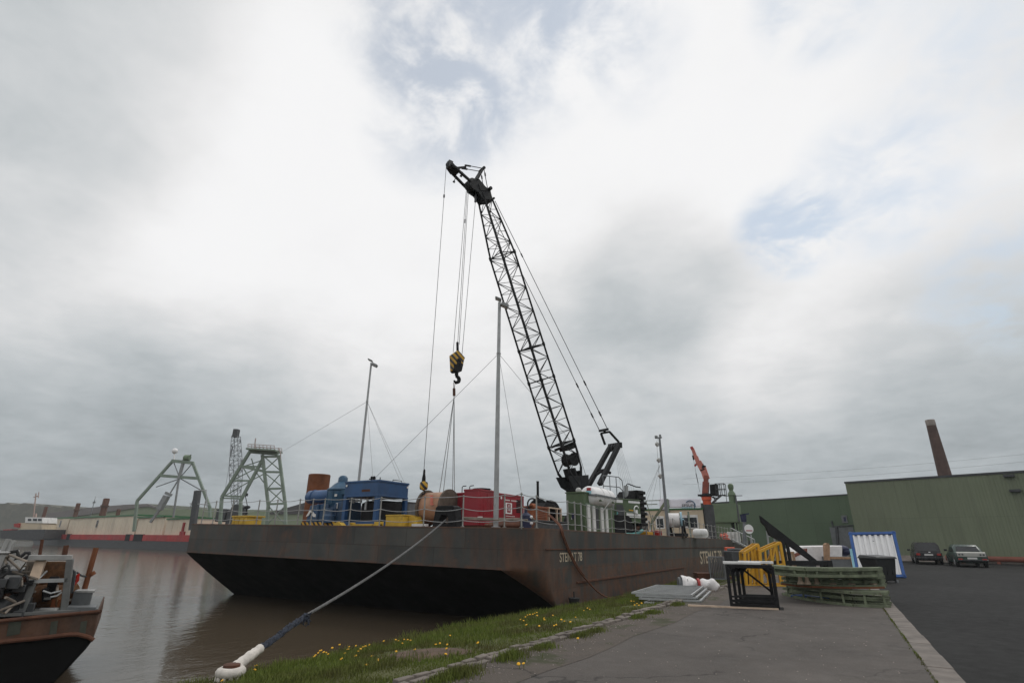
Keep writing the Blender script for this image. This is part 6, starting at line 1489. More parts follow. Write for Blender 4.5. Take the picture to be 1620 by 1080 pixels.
if ln.dot(_fh) < 0: ln = -ln
h2 = thing('warehouse', 'darker green flat warehouse wall behind the yard clutter', 'warehouse', lA)
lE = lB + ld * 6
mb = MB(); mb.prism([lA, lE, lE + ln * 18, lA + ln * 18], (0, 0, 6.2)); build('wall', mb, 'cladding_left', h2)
mb = MB(); mb.prism([lA - ln * .05, lE - ln * .05, lE + ln * 18, lA + ln * 18], (0, 0, .14))
for p in mb.v: p.z += 6.2
build('roof_edge', mb, 'dark_grey', h2)
LWp = lambda x, y, o=.0: P(x, y, pl=(lA - ln * o, ln))
mb = MB(); a, b = LWp(1322, 884, .04), LWp(1349, 833, .04); a.z = 0; mb.prism([a, Vector((b.x, b.y, 0)), b, Vector((a.x, a.y, b.z))], ln * .03); build('roller_door', mb, 'tank_grey', h2)
mb = MB(); mb.prism([LWp(x, y, .12) for x, y in ((1314, 824), (1317, 833.5), (1350, 831), (1350, 829.5), (1318, 831.5), (1316, 823.5))], ln * .08); mb.bar(LWp(1323, 833, .1), LWp(1326, 866, .1), .25, .1, ln); build('door_frame', mb, 'dark_grey', h2)
mb = MB(); mb.prism([LWp(x, y, .08) for x, y in ((1330.5, 815), (1339, 814.5), (1341.5, 826.5), (1332.5, 827))], ln * .05); sg = build('sign_plate', mb, 'tank_grey', h2)
mb = MB(); mb.prism([LWp(x, y, .09) for x, y in ((1334, 817.5), (1337.5, 817.3), (1339, 824), (1335.2, 824.3))], ln * .005); build('sign_mark', mb, 'navy', sg)
# brick chimney far behind the olive warehouse
ct = P(1469, 664, D=75); cr_ = P(1475.5, 664, D=75); 
rch = (P(1477, 665, D=75) - P(1462, 665, D=75)).length / 2 * .80; rcb = (P(1506, 752, D=75) - P(1484, 752, D=75)).length / 2 * .82
cp = P(1469.5, 664, D=75); cm = P(1495, 752, D=75); zt = cp.z; grow = (rcb - rch) / (zt - cm.z)
ch = thing('chimney', 'tall round brown brick chimney rising behind the olive warehouse', 'chimney', (cm.x, cm.y, 0))
mb = MB(); mb.lathe((cm.x, cm.y, 0), (0, 0, 1), [(0, rch + grow * zt), (zt - .9, rch + grow * .9), (zt - .85, rch * 1.0 + .02)], 28); build('shaft', mb, 'brick_chimney', ch)
mb = MB(); mb.lathe((cm.x, cm.y, zt - .85), (0, 0, 1), [(0, rch * 1.02), (.08, rch * 1.08), (.75, rch * 1.06), (.85, rch * 1.0), (.8, rch * .8)], 28); build('rim', mb, 'concrete', ch)

# ------------------------------------------------------------------ parked cars
def car(loc, rz, L_, Wd, H_, body, lid, label, van):
    th = thing('parked_car', label, 'car', loc, rz)
    w = Wd / 2; bh = .80 if van else .86
    def loft(secs):                                   # secs: (y, half width, z low, z high, half width high)
        mb = MB(); n_ = 8
        for (y, wl_, zl, zh, wh) in secs:
            mb.v += [Vector(p) for p in ((-wl_ * .94, y, zl), (wl_ * .94, y, zl), (wl_, y, lerp(zl, zh, .35)), (wl_ * .99, y, lerp(zl, zh, .7)), (wh, y, zh - .03), (wh * .9, y, zh), (-wh * .9, y, zh), (-wh, y, zh - .03), (-wl_ * .99, y, lerp(zl, zh, .7)), (-wl_, y, lerp(zl, zh, .35)))]
        n_ = 10
        for k in range(len(secs) - 1):
            for i in range(n_): mb.f.append([k * n_ + i, k * n_ + (i + 1) % n_, (k + 1) * n_ + (i + 1) % n_, (k + 1) * n_ + i]); mb.mi.append(0)
        mb.f += [list(range(n_)), list(range((len(secs) - 1) * n_, len(secs) * n_))]; mb.mi += [0, 0]
        return mb
    if van: secs = [(0, w * .93, .30, bh, w * .9), (.08, w * .98, .26, bh + .06, w * .95), (L_ * .75, w, .24, bh + .08, w * .95), (L_ * .95, w * .96, .26, bh - .02, w * .88), (L_, w * .85, .34, bh - .18, w * .76)]
    else: secs = [(0, w * .94, .34, bh, w * .9), (.07, w * .98, .28, bh + .05, w * .93), (L_ * .25, w, .24, bh + .07, w * .93), (L_ * .72, w, .24, bh + .05, w * .93), (L_ * .96, w * .96, .28, bh - .06, w * .86), (L_, w * .88, .36, bh - .2, w * .8)]
    b = build('body', loft(secs), body, th, local=True, bev=.03)
    z0 = bh + .04
    if van: cab = [(.06, w * .92, z0, z0 + .02, w * .86), (.22, w * .90, z0 - .02, H_ - .03, w * .74), (.5, w * .9, z0 - .02, H_, w * .76), (L_ * .55, w * .9, z0 - .02, H_, w * .76), (L_ * .76, w * .9, z0 - .02, z0 + .04, w * .8)]
    else: cab = [(L_ * .20, w * .9, z0 - .02, z0 + .02, w * .86), (L_ * .29, w * .89, z0 - .03, H_ - .03, w * .72), (L_ * .36, w * .89, z0 - .03, H_, w * .74), (L_ * .56, w * .89, z0 - .03, H_, w * .74), (L_ * .70, w * .9, z0 - .03, z0 + .03, w * .84)]
    build('cabin', loft(cab), body, th, local=True)
    y_a, y_b = cab[0][0], cab[1][0]; za, zb_ = z0 + .06, H_ - .12
    def on(z): t = (z - z0) / (H_ - z0); return lerp(y_a, y_b, min(1, max(0, t)))
    mb = MB(); mb.prism([(-w * .74, on(za) - .035, za), (w * .74, on(za) - .035, za), (w * .64, on(zb_) - .035, zb_), (-w * .64, on(zb_) - .035, zb_)], (0, .03, .004)); build('rear_window', mb, 'glass_dark', th, 'sloping rear window', local=True)
    for s_ in (-1, 1):
        mb = MB(); ya, yb = cab[1][0] + .15, cab[-2][0] + .25
        mb.prism([(s_ * (w * .895), ya - .1, za), (s_ * (w * .895), yb + .3, za), (s_ * (w * .775), yb - .05, H_ - .12), (s_ * (w * .775), ya + .05, H_ - .12)], (s_ * .012, 0, 0)); build('side_window', mb, 'glass_dark', th, local=True)
        mb = MB(); mb.obox((s_ * (w + .11), L_ * .62, bh + .14), (.09, 0, 0), (0, .05, 0), (0, 0, .065)); mb.bar((s_ * w * .9, L_ * .62, bh + .1), (s_ * (w + .06), L_ * .62, bh + .13), .03, .03); build('mirror', mb, 'car_black', th, local=True, bev=.015)
        for y in (L_ * .2, L_ * .8):
            mb = MB(); mb.lathe((s_ * (w - .19), y, .30), (s_, 0, 0), [(0, .27), (.02, .30), (.18, .30), (.2, .26)], 20); wh_ = build('wheel', mb, 'rubber', th, local=True)
            mb = MB(); mb.lathe((s_ * (w + .005), y, .30), (s_, 0, 0), [(0, .18), (.012, .16), (.014, .05)], 16); build('rim', mb, 'galv', wh_, local=True)
        zl = bh - (.12 if van else .40)
        mb = MB(); mb.box(*sorted((s_ * w * .60, s_ * w * .88)), -.025, .03, zl - .07, zl + .07); build('tail_light', mb, 'lamp_red', th, local=True, bev=.01)
    mb = MB(); mb.box(-w * .97, w * .97, -.09, .12, .36, .50 if van else .46); build('bumper', mb, 'car_black', th, local=True, bev=.03)
    mb = MB(); zp = bh - .14 if van else .55; mb.box(-.25, .25, -.03 if van else -.012, .01, zp - .055, zp + .055); build('number_plate', mb, 'plate_white', th, local=True)
    if lid:
        mb = MB(); mb.hexa([(-w * .90, -.022, bh - .22), (w * .90, -.022, bh - .22), (w * .90, .06, bh - .22), (-w * .90, .06, bh - .22)], [(-w * .88, -.012, bh + .02), (w * .88, -.012, bh + .02), (w * .90, .1, bh + .085), (-w * .90, .1, bh + .085)]); lidp = build('boot_lid', mb, lid, th, 'boot lid with painted pale sky reflection', local=True, bev=.02)
        for s_ in (-1, 1):
            for k in range(2): mb = MB(); mb.cyl((s_ * w * (.55 + .2 * k), -.035, bh - .09), (s_ * w * (.55 + .2 * k), -.015, bh - .09), .05, n=12); build('round_lamp', mb, 'dark_grey', lidp, local=True)
    else:
        mb = MB(); mb.box(.02, .14, -.025, .02, bh - .0, bh + .06); build('badge_light', mb, 'white_clean', th, local=True)
    return th
gz = lambda x, y: P(x, y, z=.004)
ca = (gz(1452, 893) + gz(1494, 892.5)) / 2; cb_ = (gz(1516, 897.5) + gz(1568, 897)) / 2
car(ca, math.atan2(-ca.x, ca.y) + R(6), 3.9, 1.62, 1.50, 'car_black', None, 'dark tall estate car parked left of the green saloon before the warehouse', True)
car(cb_, math.atan2(-cb_.x, cb_.y) + R(9), 4.3, 1.66, 1.38, 'car_green', 'car_sky_sheen', 'dark green saloon with painted sky reflection on its boot lid parked before the warehouse', False)
# overhead wires beyond the warehouse
mb = MB()
for (x0, y0, x1, y1) in ((1080, 757, 1640, 716), (1080, 766, 1640, 728)): mb.tube(sag(P(x0, y0, D=120), P(x1, y1, D=95), .6, 14), .022, 4)
tag(build('overhead_wire', mb, 'guy_wire'), 'pair of thin overhead wires crossing the sky behind the chimney', 'wires')

# ------------------------------------------------------------------ the far side of the harbour
random.seed(9)
mb = MB(); mb.add([(-3000, 170, -.6), (-60, 112, -.6), (-7.5, 100, -.6), (-7.5, 3000, -.6), (-3000, 3000, -.6)], [(0, 1, 2, 3, 4)])
fs = MB(); fs.prism([(-3000, 170, -3), (-60, 112, -3), (-7.5, 100, -3), (-7.5, 3000, -3), (-3000, 3000, -3)], (0, 0, 2.5)); struct(build('far_bank', fs, 'land', base=(0, 0, 0)))
def pol(x, D):                                        # ground position D metres ahead, seen at photo column x
    p = P(x, 846, D=D); return Vector((p.x, p.y, 0))
# hills far left
mb = MB()
for (xa, xb, D, yt, n_) in ((-60, 128, 420, 796, 40),):
    pr = []
    for k in range(n_ + 1):
        x = lerp(xa, xb, k / n_); y = 796 + 1.5 * math.sin(k * .9) + 1.2 * math.sin(k * 2.3) + max(0, (x - 30)) * .08
        pr.append(P(x, y, D=D))
    o = len(mb.v)
    mb.v += [Vector((p.x, p.y, -2)) for p in pr] + [p - _fh * -6 for p in pr] + [p + _fh * 120 for p in pr] + [Vector((p.x, p.y, -2)) + _fh * 200 for p in pr]
    m_ = len(pr)
    for j in range(3): mb.f += [[o + j * m_ + i, o + j * m_ + i + 1, o + (j + 1) * m_ + i + 1, o + (j + 1) * m_ + i] for i in range(m_ - 1)]; mb.mi += [0] * (m_ - 1)
    mb.f += [[o + j * m_ for j in range(4)], [o + j * m_ + m_ - 1 for j in range(4)]]; mb.mi += [0, 0]
ground_mat('hill_green', (.055, .065, .045), (.13, .115, .085), .95, .05, .3)
struct(build('hill', mb, 'hill_green'))
# far shed with a low curved grey roof and pale green walls
def shed(xa, xb, D0, D1, ytop, ylow, depth, roofmat, lab, wallmat='wall_green_pale', kind='curve', xpeak=None, ywall=None):
    a, b = pol(xa, D0), pol(xb, D1); d = (b - a).normalized(); n_ = Vector((-d.y, d.x, 0))
    if n_.dot(_fh) < 0: n_ = -n_
    F = lambda x, y: P(x, y, pl=(a, n_))
    th = thing('shed', lab, 'shed', a); return th, a, b, d, n_, F
th, a, b, d, n_, F = shed(77, 420, 235, 200, 0, 0, 0, '', 'long far shed with low curved grey roof and pale green wall behind the red barge')
mb = MB(); top = [F(x, y) for x, y in ((77, 812), (120, 805.5), (160, 801), (200, 798), (235, 796.5), (253, 803))]; base_ = [Vector((p.x, p.y, 0)) for p in (top[0], top[-1])]
mb.prism([base_[0]] + top + [base_[1]], n_ * 40); build('wall', mb, 'wall_green_pale', th)
mb = MB(); lo = [F(x, y) for x, y in ((77, 820), (110, 818), (150, 812), (200, 805.5), (235, 800.5), (252, 804.5))]; mb.prism([p - n_ * .6 for p in top] + [p - n_ * .6 for p in lo[::-1]], n_ * 42); build('roof', mb, 'roof_grey', th)
mb = MB(); e0, e1 = F(253, 805), F(420, 806); mb.prism([Vector((e0.x, e0.y, 0)), Vector((e1.x, e1.y, 0)), e1, e0], n_ * 30); build('side_wing', mb, 'wall_green_pale', th)
th, a, b, d, n_, F = shed(425, 500, 190, 175, 0, 0, 0, '', 'far shed with a dark sloping roof left of the rusted pipe')
mb = MB(); w1, w2 = F(425, 811.5), F(505, 812); mb.prism([Vector((w1.x, w1.y, 0)), Vector((w2.x, w2.y, 0)), w2, w1], n_ * 25); build('wall', mb, 'wall_green_pale', th)
mb = MB(); mb.prism([F(425, 810.5) - n_ * .5, F(438, 808) - n_ * .5, F(485, 794.5) - n_ * .5, F(520, 800) - n_ * .5, F(520, 812) - n_ * .5, F(425, 813) - n_ * .5], n_ * 27); build('roof', mb, 'roof_dark', th)
# big red accommodation barge
A0, B0 = pol(302, 108), pol(55, 172); dv = (B0 - A0).normalized(); nv = Vector((-dv.y, dv.x, 0))
if nv.dot(_fh) < 0: nv = -nv
RB = lambda x, y, o=0.: P(x, y, pl=(A0 + nv * o, nv))
rb = thing('accommodation_barge', 'long red and black barge carrying beige cabins with green roof edges across the water', 'barge', (A0 + B0) / 2 + Vector((0, 0, SEA)))
L0 = (B0 - A0).length; zt = RB(250, 852.5).z; zr = RB(250, 858).z
def RBbox(mb, t0, t1, o0, o1, z0, z1): 
    p = [A0 + dv * t0 + nv * o0, A0 + dv * t1 + nv * o0, A0 + dv * t1 + nv * o1, A0 + dv * t0 + nv * o1]
    return mb.hexa([Vector((q.x, q.y, z0)) for q in p], [Vector((q.x, q.y, z1)) for q in p])
tt = lambda x, y=845: (RB(x, y) - A0).dot(dv)
zk = RB(230, 868).z; zred0 = RB(230, 855).z; zdeck = RB(230, 845.5).z
mb = MB(); pr = [A0 + dv * (tt(300)), A0 + dv * tt(62), A0 + dv * tt(49), A0 + dv * tt(50) + Vector((0, 0, 0))]
mb.hexa([Vector((*(A0 + dv * (t) + nv * o).xy, SEA - .8)) for t, o in ((-4, 0), (tt(62), 0), (tt(62), 14), (-4, 14))], [Vector((*(A0 + dv * (t) + nv * o).xy, zred0)) for t, o in ((-4, 0), (tt(52), 0), (tt(52), 14), (-4, 14))]); build('hull', mb, 'dark_grey', rb)
mb = MB(); RBbox(mb, -4, tt(58), -.06, 14.05, zred0, zdeck)
for x0, x1 in ((108, 111), (202, 207), (214, 227)): pass
build('red_bulwark', mb, 'red_hull', rb)
for (x0, x1) in ((107, 112), (200, 207), (213, 227)):
    mb = MB(); RBbox(mb, tt(x1), tt(x0), -.12, .3, zred0 - .1, zdeck + .12); build('fender_block', mb, 'black_steel', rb)
ztp = RB(280, 822).z
for k, (x0, x1, yt, lab) in enumerate(((72, 97, 820.5, None), (98, 145, 819.5, None), (145, 205, 817.5, None), (206, 248, 819, None), (253, 303, 821.5, None))):
    mb = MB(); z1 = RB((x0 + x1) / 2, yt, 1).z; RBbox(mb, tt(x1), tt(x0), .8 + .2 * (k % 2), 9, zdeck, z1)
    for j in range(int((tt(x0) - tt(x1)) / 2.5)): q = tt(x1) + 2.5 * (j + .5); RBbox(mb, q, q + .06, .76 + .2 * (k % 2), .8 + .2 * (k % 2), zdeck + .1, z1 - .1)
    cb = build('cabin', mb, 'cabin_beige', rb)
    mb = MB(); RBbox(mb, tt(x1) - .1, tt(x0) + .1, .6, 9.2, z1, z1 + .32); build('roof_edge', mb, 'green_trim', cb)
    for x in ({0: (79.5, 87, 95), 2: (153, ), 3: (211,)}.get(k, ())):
        mb = MB(); q = RB(x, 828, .7); t = (q - A0).dot(dv); RBbox(mb, t - .6, t + .6, .74 + .2 * (k % 2), .8 + .2 * (k % 2), q.z - .9, q.z + .9); w_ = build('window', mb, 'galv', cb)
        mb = MB(); RBbox(mb, t - .45, t + .35, .70 + .2 * (k % 2), .74 + .2 * (k % 2), q.z - .75, q.z + .75); build('pane', mb, 'glass_dark', w_)
mb = MB(); RBbox(mb, tt(283), tt(281), .5, .95, zdeck, RB(282, 826).z); RBbox(mb, tt(286), tt(279), .5, .9, zdeck, zdeck + .7); build('red_post', mb, 'red_hull', rb)
for (x, y, r_, b_, lab) in ((124.5, 795.5, .55, 818, 'medium dark brown spud pile standing on the red barge near its far end'), (169, 788, .75, 816, 'thickest dark brown spud pile standing over the middle beige cabins'), (73.5, 801, .5, 830, 'short dark brown spud pile at the far end of the red barge'), (188.5, 805, .45, 817, 'small brown spud pile right of the thickest one on the red barge')):
    t = RB(x, y, 4); mb = MB(); mb.lathe((t.x, t.y, SEA - 1), (0, 0, 1), [(0, r_), (t.z - SEA + .8, r_), (t.z - SEA + 1, r_ * .8)], 14); 
    if r_ > .5: mb.lathe((t.x, t.y, t.z - 2.2), (0, 0, 1), [(0, r_), (.05, r_ * 1.35), (.4, r_ * 1.35), (.45, r_)], 14)
    tag(build('spud_pile', mb, 'rust_brown'), lab, 'pile', 'spud piles of the red barge')
am = thing('aerial_mast', 'thin aerial mast with a small cross head behind the beige cabins', 'mast', RB(150, 817, 8))
t = RB(150, 790, 8); bq = RB(150, 820, 8); mb = MB(); mb.cyl(Vector((t.x, t.y, bq.z)), t, .10); mb.bar(t - dv * .8 + Vector((0, 0, -.8)), t + dv * .8 + Vector((0, 0, -.8)), .25, .5); mb.cyl(t, t + Vector((0, 0, 1)), .05); build('pole', mb, 'galv_dark', am)
# green A-frame gantries on that barge and beside it
G1 = lambda x, y, o=0.: P(x, y, D=112 + o)
g1 = thing('gantry', 'green A shaped gantry with a white radar dome on its crossbeam', 'gantry', Vector((*G1(272, 840).xy, zdeck)))
mb = MB(); mb.bar(G1(272, 728.5), G1(306, 732), .6, .6, (0, 0, 1)); build('top_beam', mb, 'green_gantry', g1)
for pts_ in (((274, 728), (217, 792), (212, 840)), ((304.5, 731), (332, 802), (332, 840))):
    mb = MB()
    for a, b in zip(pts_, pts_[1:]): mb.bar(G1(*a), G1(*b), .46, .46)
    build('leg', mb, 'green_gantry', g1)
mb = MB(); mb.bar(G1(255, 752), G1(315, 756.5), .5, .55); build('mid_beam', mb, 'green_gantry', g1)
mb = MB(); mb.bar(G1(291, 727), G1(283, 757), .55, .45); mb.bar(G1(283, 757), G1(274, 818), .28, .28); mb.bar(G1(283, 757), G1(268, 782), .2, .2); build('ladder_mast', mb, 'grey_paint', g1)
mb = MB()
for (p, q) in (((275, 731), (284, 755)), ((304, 733), (284, 756)), ((247, 770), (284, 757)), ((318, 775), (286, 757))): mb.cyl(G1(*p), G1(*q), .10, n=5)
build('brace', mb, 'galv_dark', g1)
mb = MB(); c = G1(276.7, 713); mb.ball(c, .58, 14, 10); mb.cyl(c - Vector((0, 0, .5)), G1(275.5, 728), .14); build('radar_dome', mb, 'white_clean', g1)
mb = MB(); c = G1(296, 724); mb.lathe(c - _rh * .6, _rh, [(0, .5), (.1, .62), (1.1, .62), (1.2, .5)], 14); mb.bar(c - Vector((0, 0, .6)), c + Vector((0, 0, .7)) + _rh * .7, .16, .16); build('winch', mb, 'green_ship', g1)
mb = MB(); mb.bar(G1(264, 784, -2), G1(252, 806, -2), 1.1, .9); mb.bar(G1(262, 779, -2), G1(271, 783, -2), .5, .5); mb.bar(G1(252, 806, -2), G1(238, 826, -2), .4, .4)
fc = build('folded_jib', mb, 'grey_paint'); tag(fc, 'grey folded crane jib leaning inside the green A shaped gantry', 'crane jib')
mb = MB(); mb.bar(G1(313, 776, -8), G1(304, 838, -8), 1.0, .9); tag(build('spud_pile', mb, 'dark_grey'), 'tall brown spud leg between the gantry and the barge corner', 'pile', 'spud piles of the red barge')
mb = MB()
for (p, q) in (((311, 775), (300, 805)), ((326, 776), (328, 806)), ((308, 776), (327, 775)), ((300, 796), (330, 798))): mb.cyl(G1(*p, -8.2), G1(*q, -8.2), .09, n=5)
tag(build('spud_guide', mb, 'galv'), 'thin grey guide frame around the tall brown spud leg', 'guide frame')
G2 = lambda x, y, o=0.: P(x, y, D=88 + o)
g2 = thing('gantry', 'taller green lattice gantry with a railed top platform and splayed legs', 'gantry', Vector((*G2(400, 840).xy, 0)))
for pts_ in (((396, 713), (351, 786), (347, 842)), ((415, 727), (381, 791), (379, 842)), ((415, 719), (424.5, 799), (421, 842)), ((441.5, 720), (451.5, 799), (452, 842))):
    mb = MB()
    for a, b in zip(pts_, pts_[1:]): mb.bar(G2(*a), G2(*b), .42, .42)
    build('leg', mb, 'green_gantry', g2)
mb = MB(); mb.bar(G2(396, 713), G2(440, 717), .5, .7); mb.obox((G2(396, 711.5) + G2(441, 714)) / 2, (G2(441, 714) - G2(396, 711.5)) / 2, _fh * 1.6, Vector((0, 0, .12))); mb.bar(G2(414, 722), G2(441, 722), .3, .3); build('top_platform', mb, 'green_gantry', g2)
mb = MB()
for o in (-1.5, 1.5):
    for y in (704.5, 708): mb.cyl(G2(399, y) + _fh * o, G2(440, y + 2.5) + _fh * o, .06, n=5)
    for k in range(8): x = lerp(399, 440, k / 7); mb.cyl(G2(x, 704.5 + k * .35) + _fh * o, G2(x, 712.5 + k * .3) + _fh * o, .06, n=5)
mb.cyl(G2(402, 712), G2(404.5, 693), .1, n=6); mb.tube([G2(441, 708), G2(444, 716), G2(444, 728)], .1, 5); build('platform_rail', mb, 'rail_pale', g2)
mb = MB()
for (p, q, w_) in (((381, 737), (416.7, 745), .4), ((416.7, 746), (446, 746.5), .32), ((381, 737), (416, 738), .25), ((367, 760), (397, 760), .25), ((423, 773), (449, 772), .3), ((424.5, 797), (451.5, 796), .3), ((351, 784), (384, 785), .26), ((351, 787.5), (383, 788.5), .2)): mb.bar(G2(*p), G2(*q), w_, w_)
build('cross_beam', mb, 'green_gantry', g2)
mb = MB()
for (p, q) in (((417, 746), (449, 772)), ((446, 746), (423, 773)), ((424, 773), (451, 796)), ((449, 772), (424.5, 797)), ((418, 722), (446, 746)), ((440, 724), (417, 745)), ((398, 725), (402, 740)), ((414, 728), (386, 737)), ((397, 760), (420, 748)), ((404, 745), (423, 770)), ((384, 738), (397, 760)), ((367, 760), (402, 742)), ((352, 786), (397, 760)), ((424, 799), (452, 830)), ((452, 799), (422, 830))): mb.cyl(G2(*p), G2(*q), .09, n=5)
build('brace', mb, 'green_gantry', g2)
# grey lattice crane beyond
G3 = lambda x, y, o=0.: P(x, y, D=97 + o)
c3_ = thing('harbour_crane', 'distant grey lattice crane with upright mast behind the taller green gantry', 'crane', Vector((*G3(375, 842).xy, 0)))
mb = MB(); tp, bt_ = G3(373.5, 690), G3(373, 800)
def lp(t, i): 
    w_ = lerp(.55, .8, min(1, t * 2.5)) if t < .6 else lerp(.8, .45, (t - .6) / .4)
    return tp.lerp(bt_, t) + _rh * w_ * (1 if i & 1 else -1) + _fh * w_ * (1 if i & 2 else -1)
nn = 14
for i in range(4):
    for k in range(nn): mb.cyl(lp(k / nn, i), lp((k + 1) / nn, i), .06, n=5, caps=False)
for k in range(nn):
    for (i, j) in ((0, 1), (2, 3), (0, 2), (1, 3)):
        if k % 2: i, j = j, i
        mb.cyl(lp(k / nn, i), lp((k + 1) / nn, j), .04, n=4, caps=False); mb.cyl(lp(k / nn, i), lp(k / nn, j), .035, n=4, caps=False)
build('mast', mb, 'galv_dark', c3_)
mb = MB(); mb.obox(G3(373.5, 685), _rh * .4, _fh * .5, Vector((0, 0, .7))); mb.ball(G3(373.5, 682), .45, 10, 8); build('mast_head', mb, 'dark_grey', c3_)
mb = MB(); mb.bar(G3(368, 706), G3(365, 718), .12, .2); mb.cyl(G3(366, 714), G3(352, 800), .03, n=4); build('stay', mb, 'galv_dark', c3_)
mb = MB(); mb.obox(G3(355, 815), _rh * .85, _fh * 1.4, Vector((0, 0, 1.05))); mb.cyl(G3(377, 806) - _fh * 1, G3(377, 806) + _fh * 1, .95, n=16); mb.obox(G3(374, 822), _rh * 1.2, _fh * 1.4, Vector((0, 0, 1.5))); build('machinery', mb, 'dark_grey', c3_, bev=.15)
mb = MB(); mb.obox(Vector((*G3(366, 835).xy, .9)), _rh * 2.2, _fh * 2, Vector((0, 0, 1.0))); build('base', mb, 'dark_grey', c3_)
mb = MB(); q = G3(391, 802); mb.ball(q, .5, 10, 6, (1.3, 1, .6)); mb.cyl((q.x, q.y, 0), q, .14); mb.cyl(q + Vector((0, 0, .2)), G3(388, 783), .07, n=5); mb.obox(G3(388.5, 782), _rh * .3, _fh * .3, Vector((0, 0, .25)))
tag(build('signal_post', mb, 'black_steel'), 'thin post with dark rounded cap standing right of the grey lattice crane', 'post')
# small white wheelhouse vessel at the far left
WHp = lambda x, y, o=0.: P(x, y, D=150 + o)
tb = thing('tug', 'small dark hulled tug with a white wheelhouse at the far end of the harbour', 'boat', Vector((*WHp(45, 850).xy, SEA)))
mb = MB(); mb.prism([WHp(x, y) for x, y in ((0, 838), (5, 838.5), (20, 838), (72, 837), (68, 852), (48, 854), (20, 853), (0, 851))], _fh * 7); build('hull', mb, 'dark_grey', tb)
mb = MB(); mb.prism([WHp(x, y, 1) for x, y in ((29, 826.5), (66, 827), (66, 837), (29, 837))], _fh * 5); build('deckhouse', mb, 'beige', tb)
mb = MB(); mb.prism([WHp(x, y, .8) for x, y in ((40, 817.5), (67, 818), (67, 827), (39.5, 826.5))], _fh * 5); wh2 = build('wheelhouse', mb, 'white_paint', tb)
for (x0, x1) in ((44, 49), (52, 58), (60, 65.5)):
    mb = MB(); mb.prism([WHp(x, y, .7) for x, y in ((x0, 820), (x1, 820), (x1, 823.5), (x0, 823.5))], _fh * .1); build('window', mb, 'glass_dark', wh2)
mb = MB(); mb.cyl(WHp(53, 818, 2), WHp(57, 780, 2), .16, n=6); mb.bar(WHp(53.5, 786, 2), WHp(61, 784, 2), .2, .2); mb.cyl(WHp(60.5, 787, 2), WHp(61.5, 778, 2), .12, n=6); mb.cyl(WHp(57, 812, 2), WHp(57, 818, 2), .2); build('mast', mb, 'mast_pale', tb)
mb = MB(); mb.prism([WHp(x, y, .4) for x, y in ((22, 828), (30, 827), (29, 834), (22, 833))], _fh * 2); mb.prism([WHp(x, y, .4) for x, y in ((5, 837), (18, 836.5), (18, 838.5), (5, 838.5))], _fh * 2); build('deck_gear', mb, 'lamp_red', tb)

# ------------------------------------------------------------------ rusty workboat in the near left corner
mk('boat_rust', (.09, .045, .026), .8, var=.45, scale=2.2, dirt=.5, rust=.2, rustcol=(.07, .03, .018), bump=.4)
mk('green_dull', (.05, .055, .04), .8, var=.4, scale=4, dirt=.5, rust=.3)
mk('boat_white', (.30, .30, .29), .55, var=.15, scale=4, dirt=.6, rust=.12)
mk('boat_grey', (.12, .124, .12), .6, var=.2, scale=4, dirt=.6, rust=.2)
mk('net_brown', (.16, .075, .03), .9, var=.5, scale=9, bump=.8)
wp = P(156, 967, D=12.2); _q = ray(172, 985); wn_ = Vector((_q.x, _q.y, 0)).normalized()
B = lambda x, y, o=0.: P(x, y, pl=(wp + wn_ * o, wn_))
zdk_ = B(140, 968).z
wb = thing('workboat', 'rusty workboat with white gallows and clutter at the stern in the near left corner', 'boat', Vector((*B(60, 1000).xy, SEA)))
Wd_ = wn_ * 3.4
mb = MB(); mb.prism([B(x, y) for x, y in ((-330, 1030), (0, 1014.5), (60, 1008.5), (124, 1003), (147, 1011.5), (136, 1026), (112, 1052), (86, 1079), (60, 1100), (-330, 1180))], Wd_); build('hull', mb, 'hull_black', wb, bev=.03)
mb = MB(); mb.prism([B(x, y, -.03) for x, y in ((-330, 992), (0, 982), (60, 975.5), (110, 971), (156, 966.5), (152, 990), (147, 1011.5), (124, 1003), (60, 1008.5), (0, 1014.5), (-330, 1030))], Wd_ + wn_ * .06); build('bulwark', mb, 'boat_rust', wb, bev=.02)
mb = MB(); mb.tube([B(x, y, -.05) for x, y in ((-330, 992), (0, 982), (60, 975.5), (110, 971), (158, 966.5))], .035, 8); mb.tube([B(x, y, -.05) for x, y in ((-330, 1031), (0, 1015), (60, 1009), (110, 1003), (124, 1003), (140, 1007), (148, 1012))], .04, 8); mb.tube([B(158, 966.5, -.05), B(158, 966.5, 3.4)], .035, 8); build('rubbing_rail', mb, 'rust_brown', wb)
mb = MB()
for (x0, x1) in ((14, 34), (81, 92), (128, 138)):
    mb = MB(); mb.prism([B(x0, 983, -.045), B(x1, 981, -.045), B(x1 - 3, 1002, -.045), B(x0 - 4, 1006, -.045)], wn_ * .012); build('repair_plate', mb, 'green_dull', wb)
mb = MB(); mb.prism([B(-330, 993, .1), B(154, 967, .1), B(154, 967, .1) + wn_ * 3.1, B(-330, 993, .1) + wn_ * 3.1], (0, 0, .05)); build('deck', mb, 'boat_grey', wb)
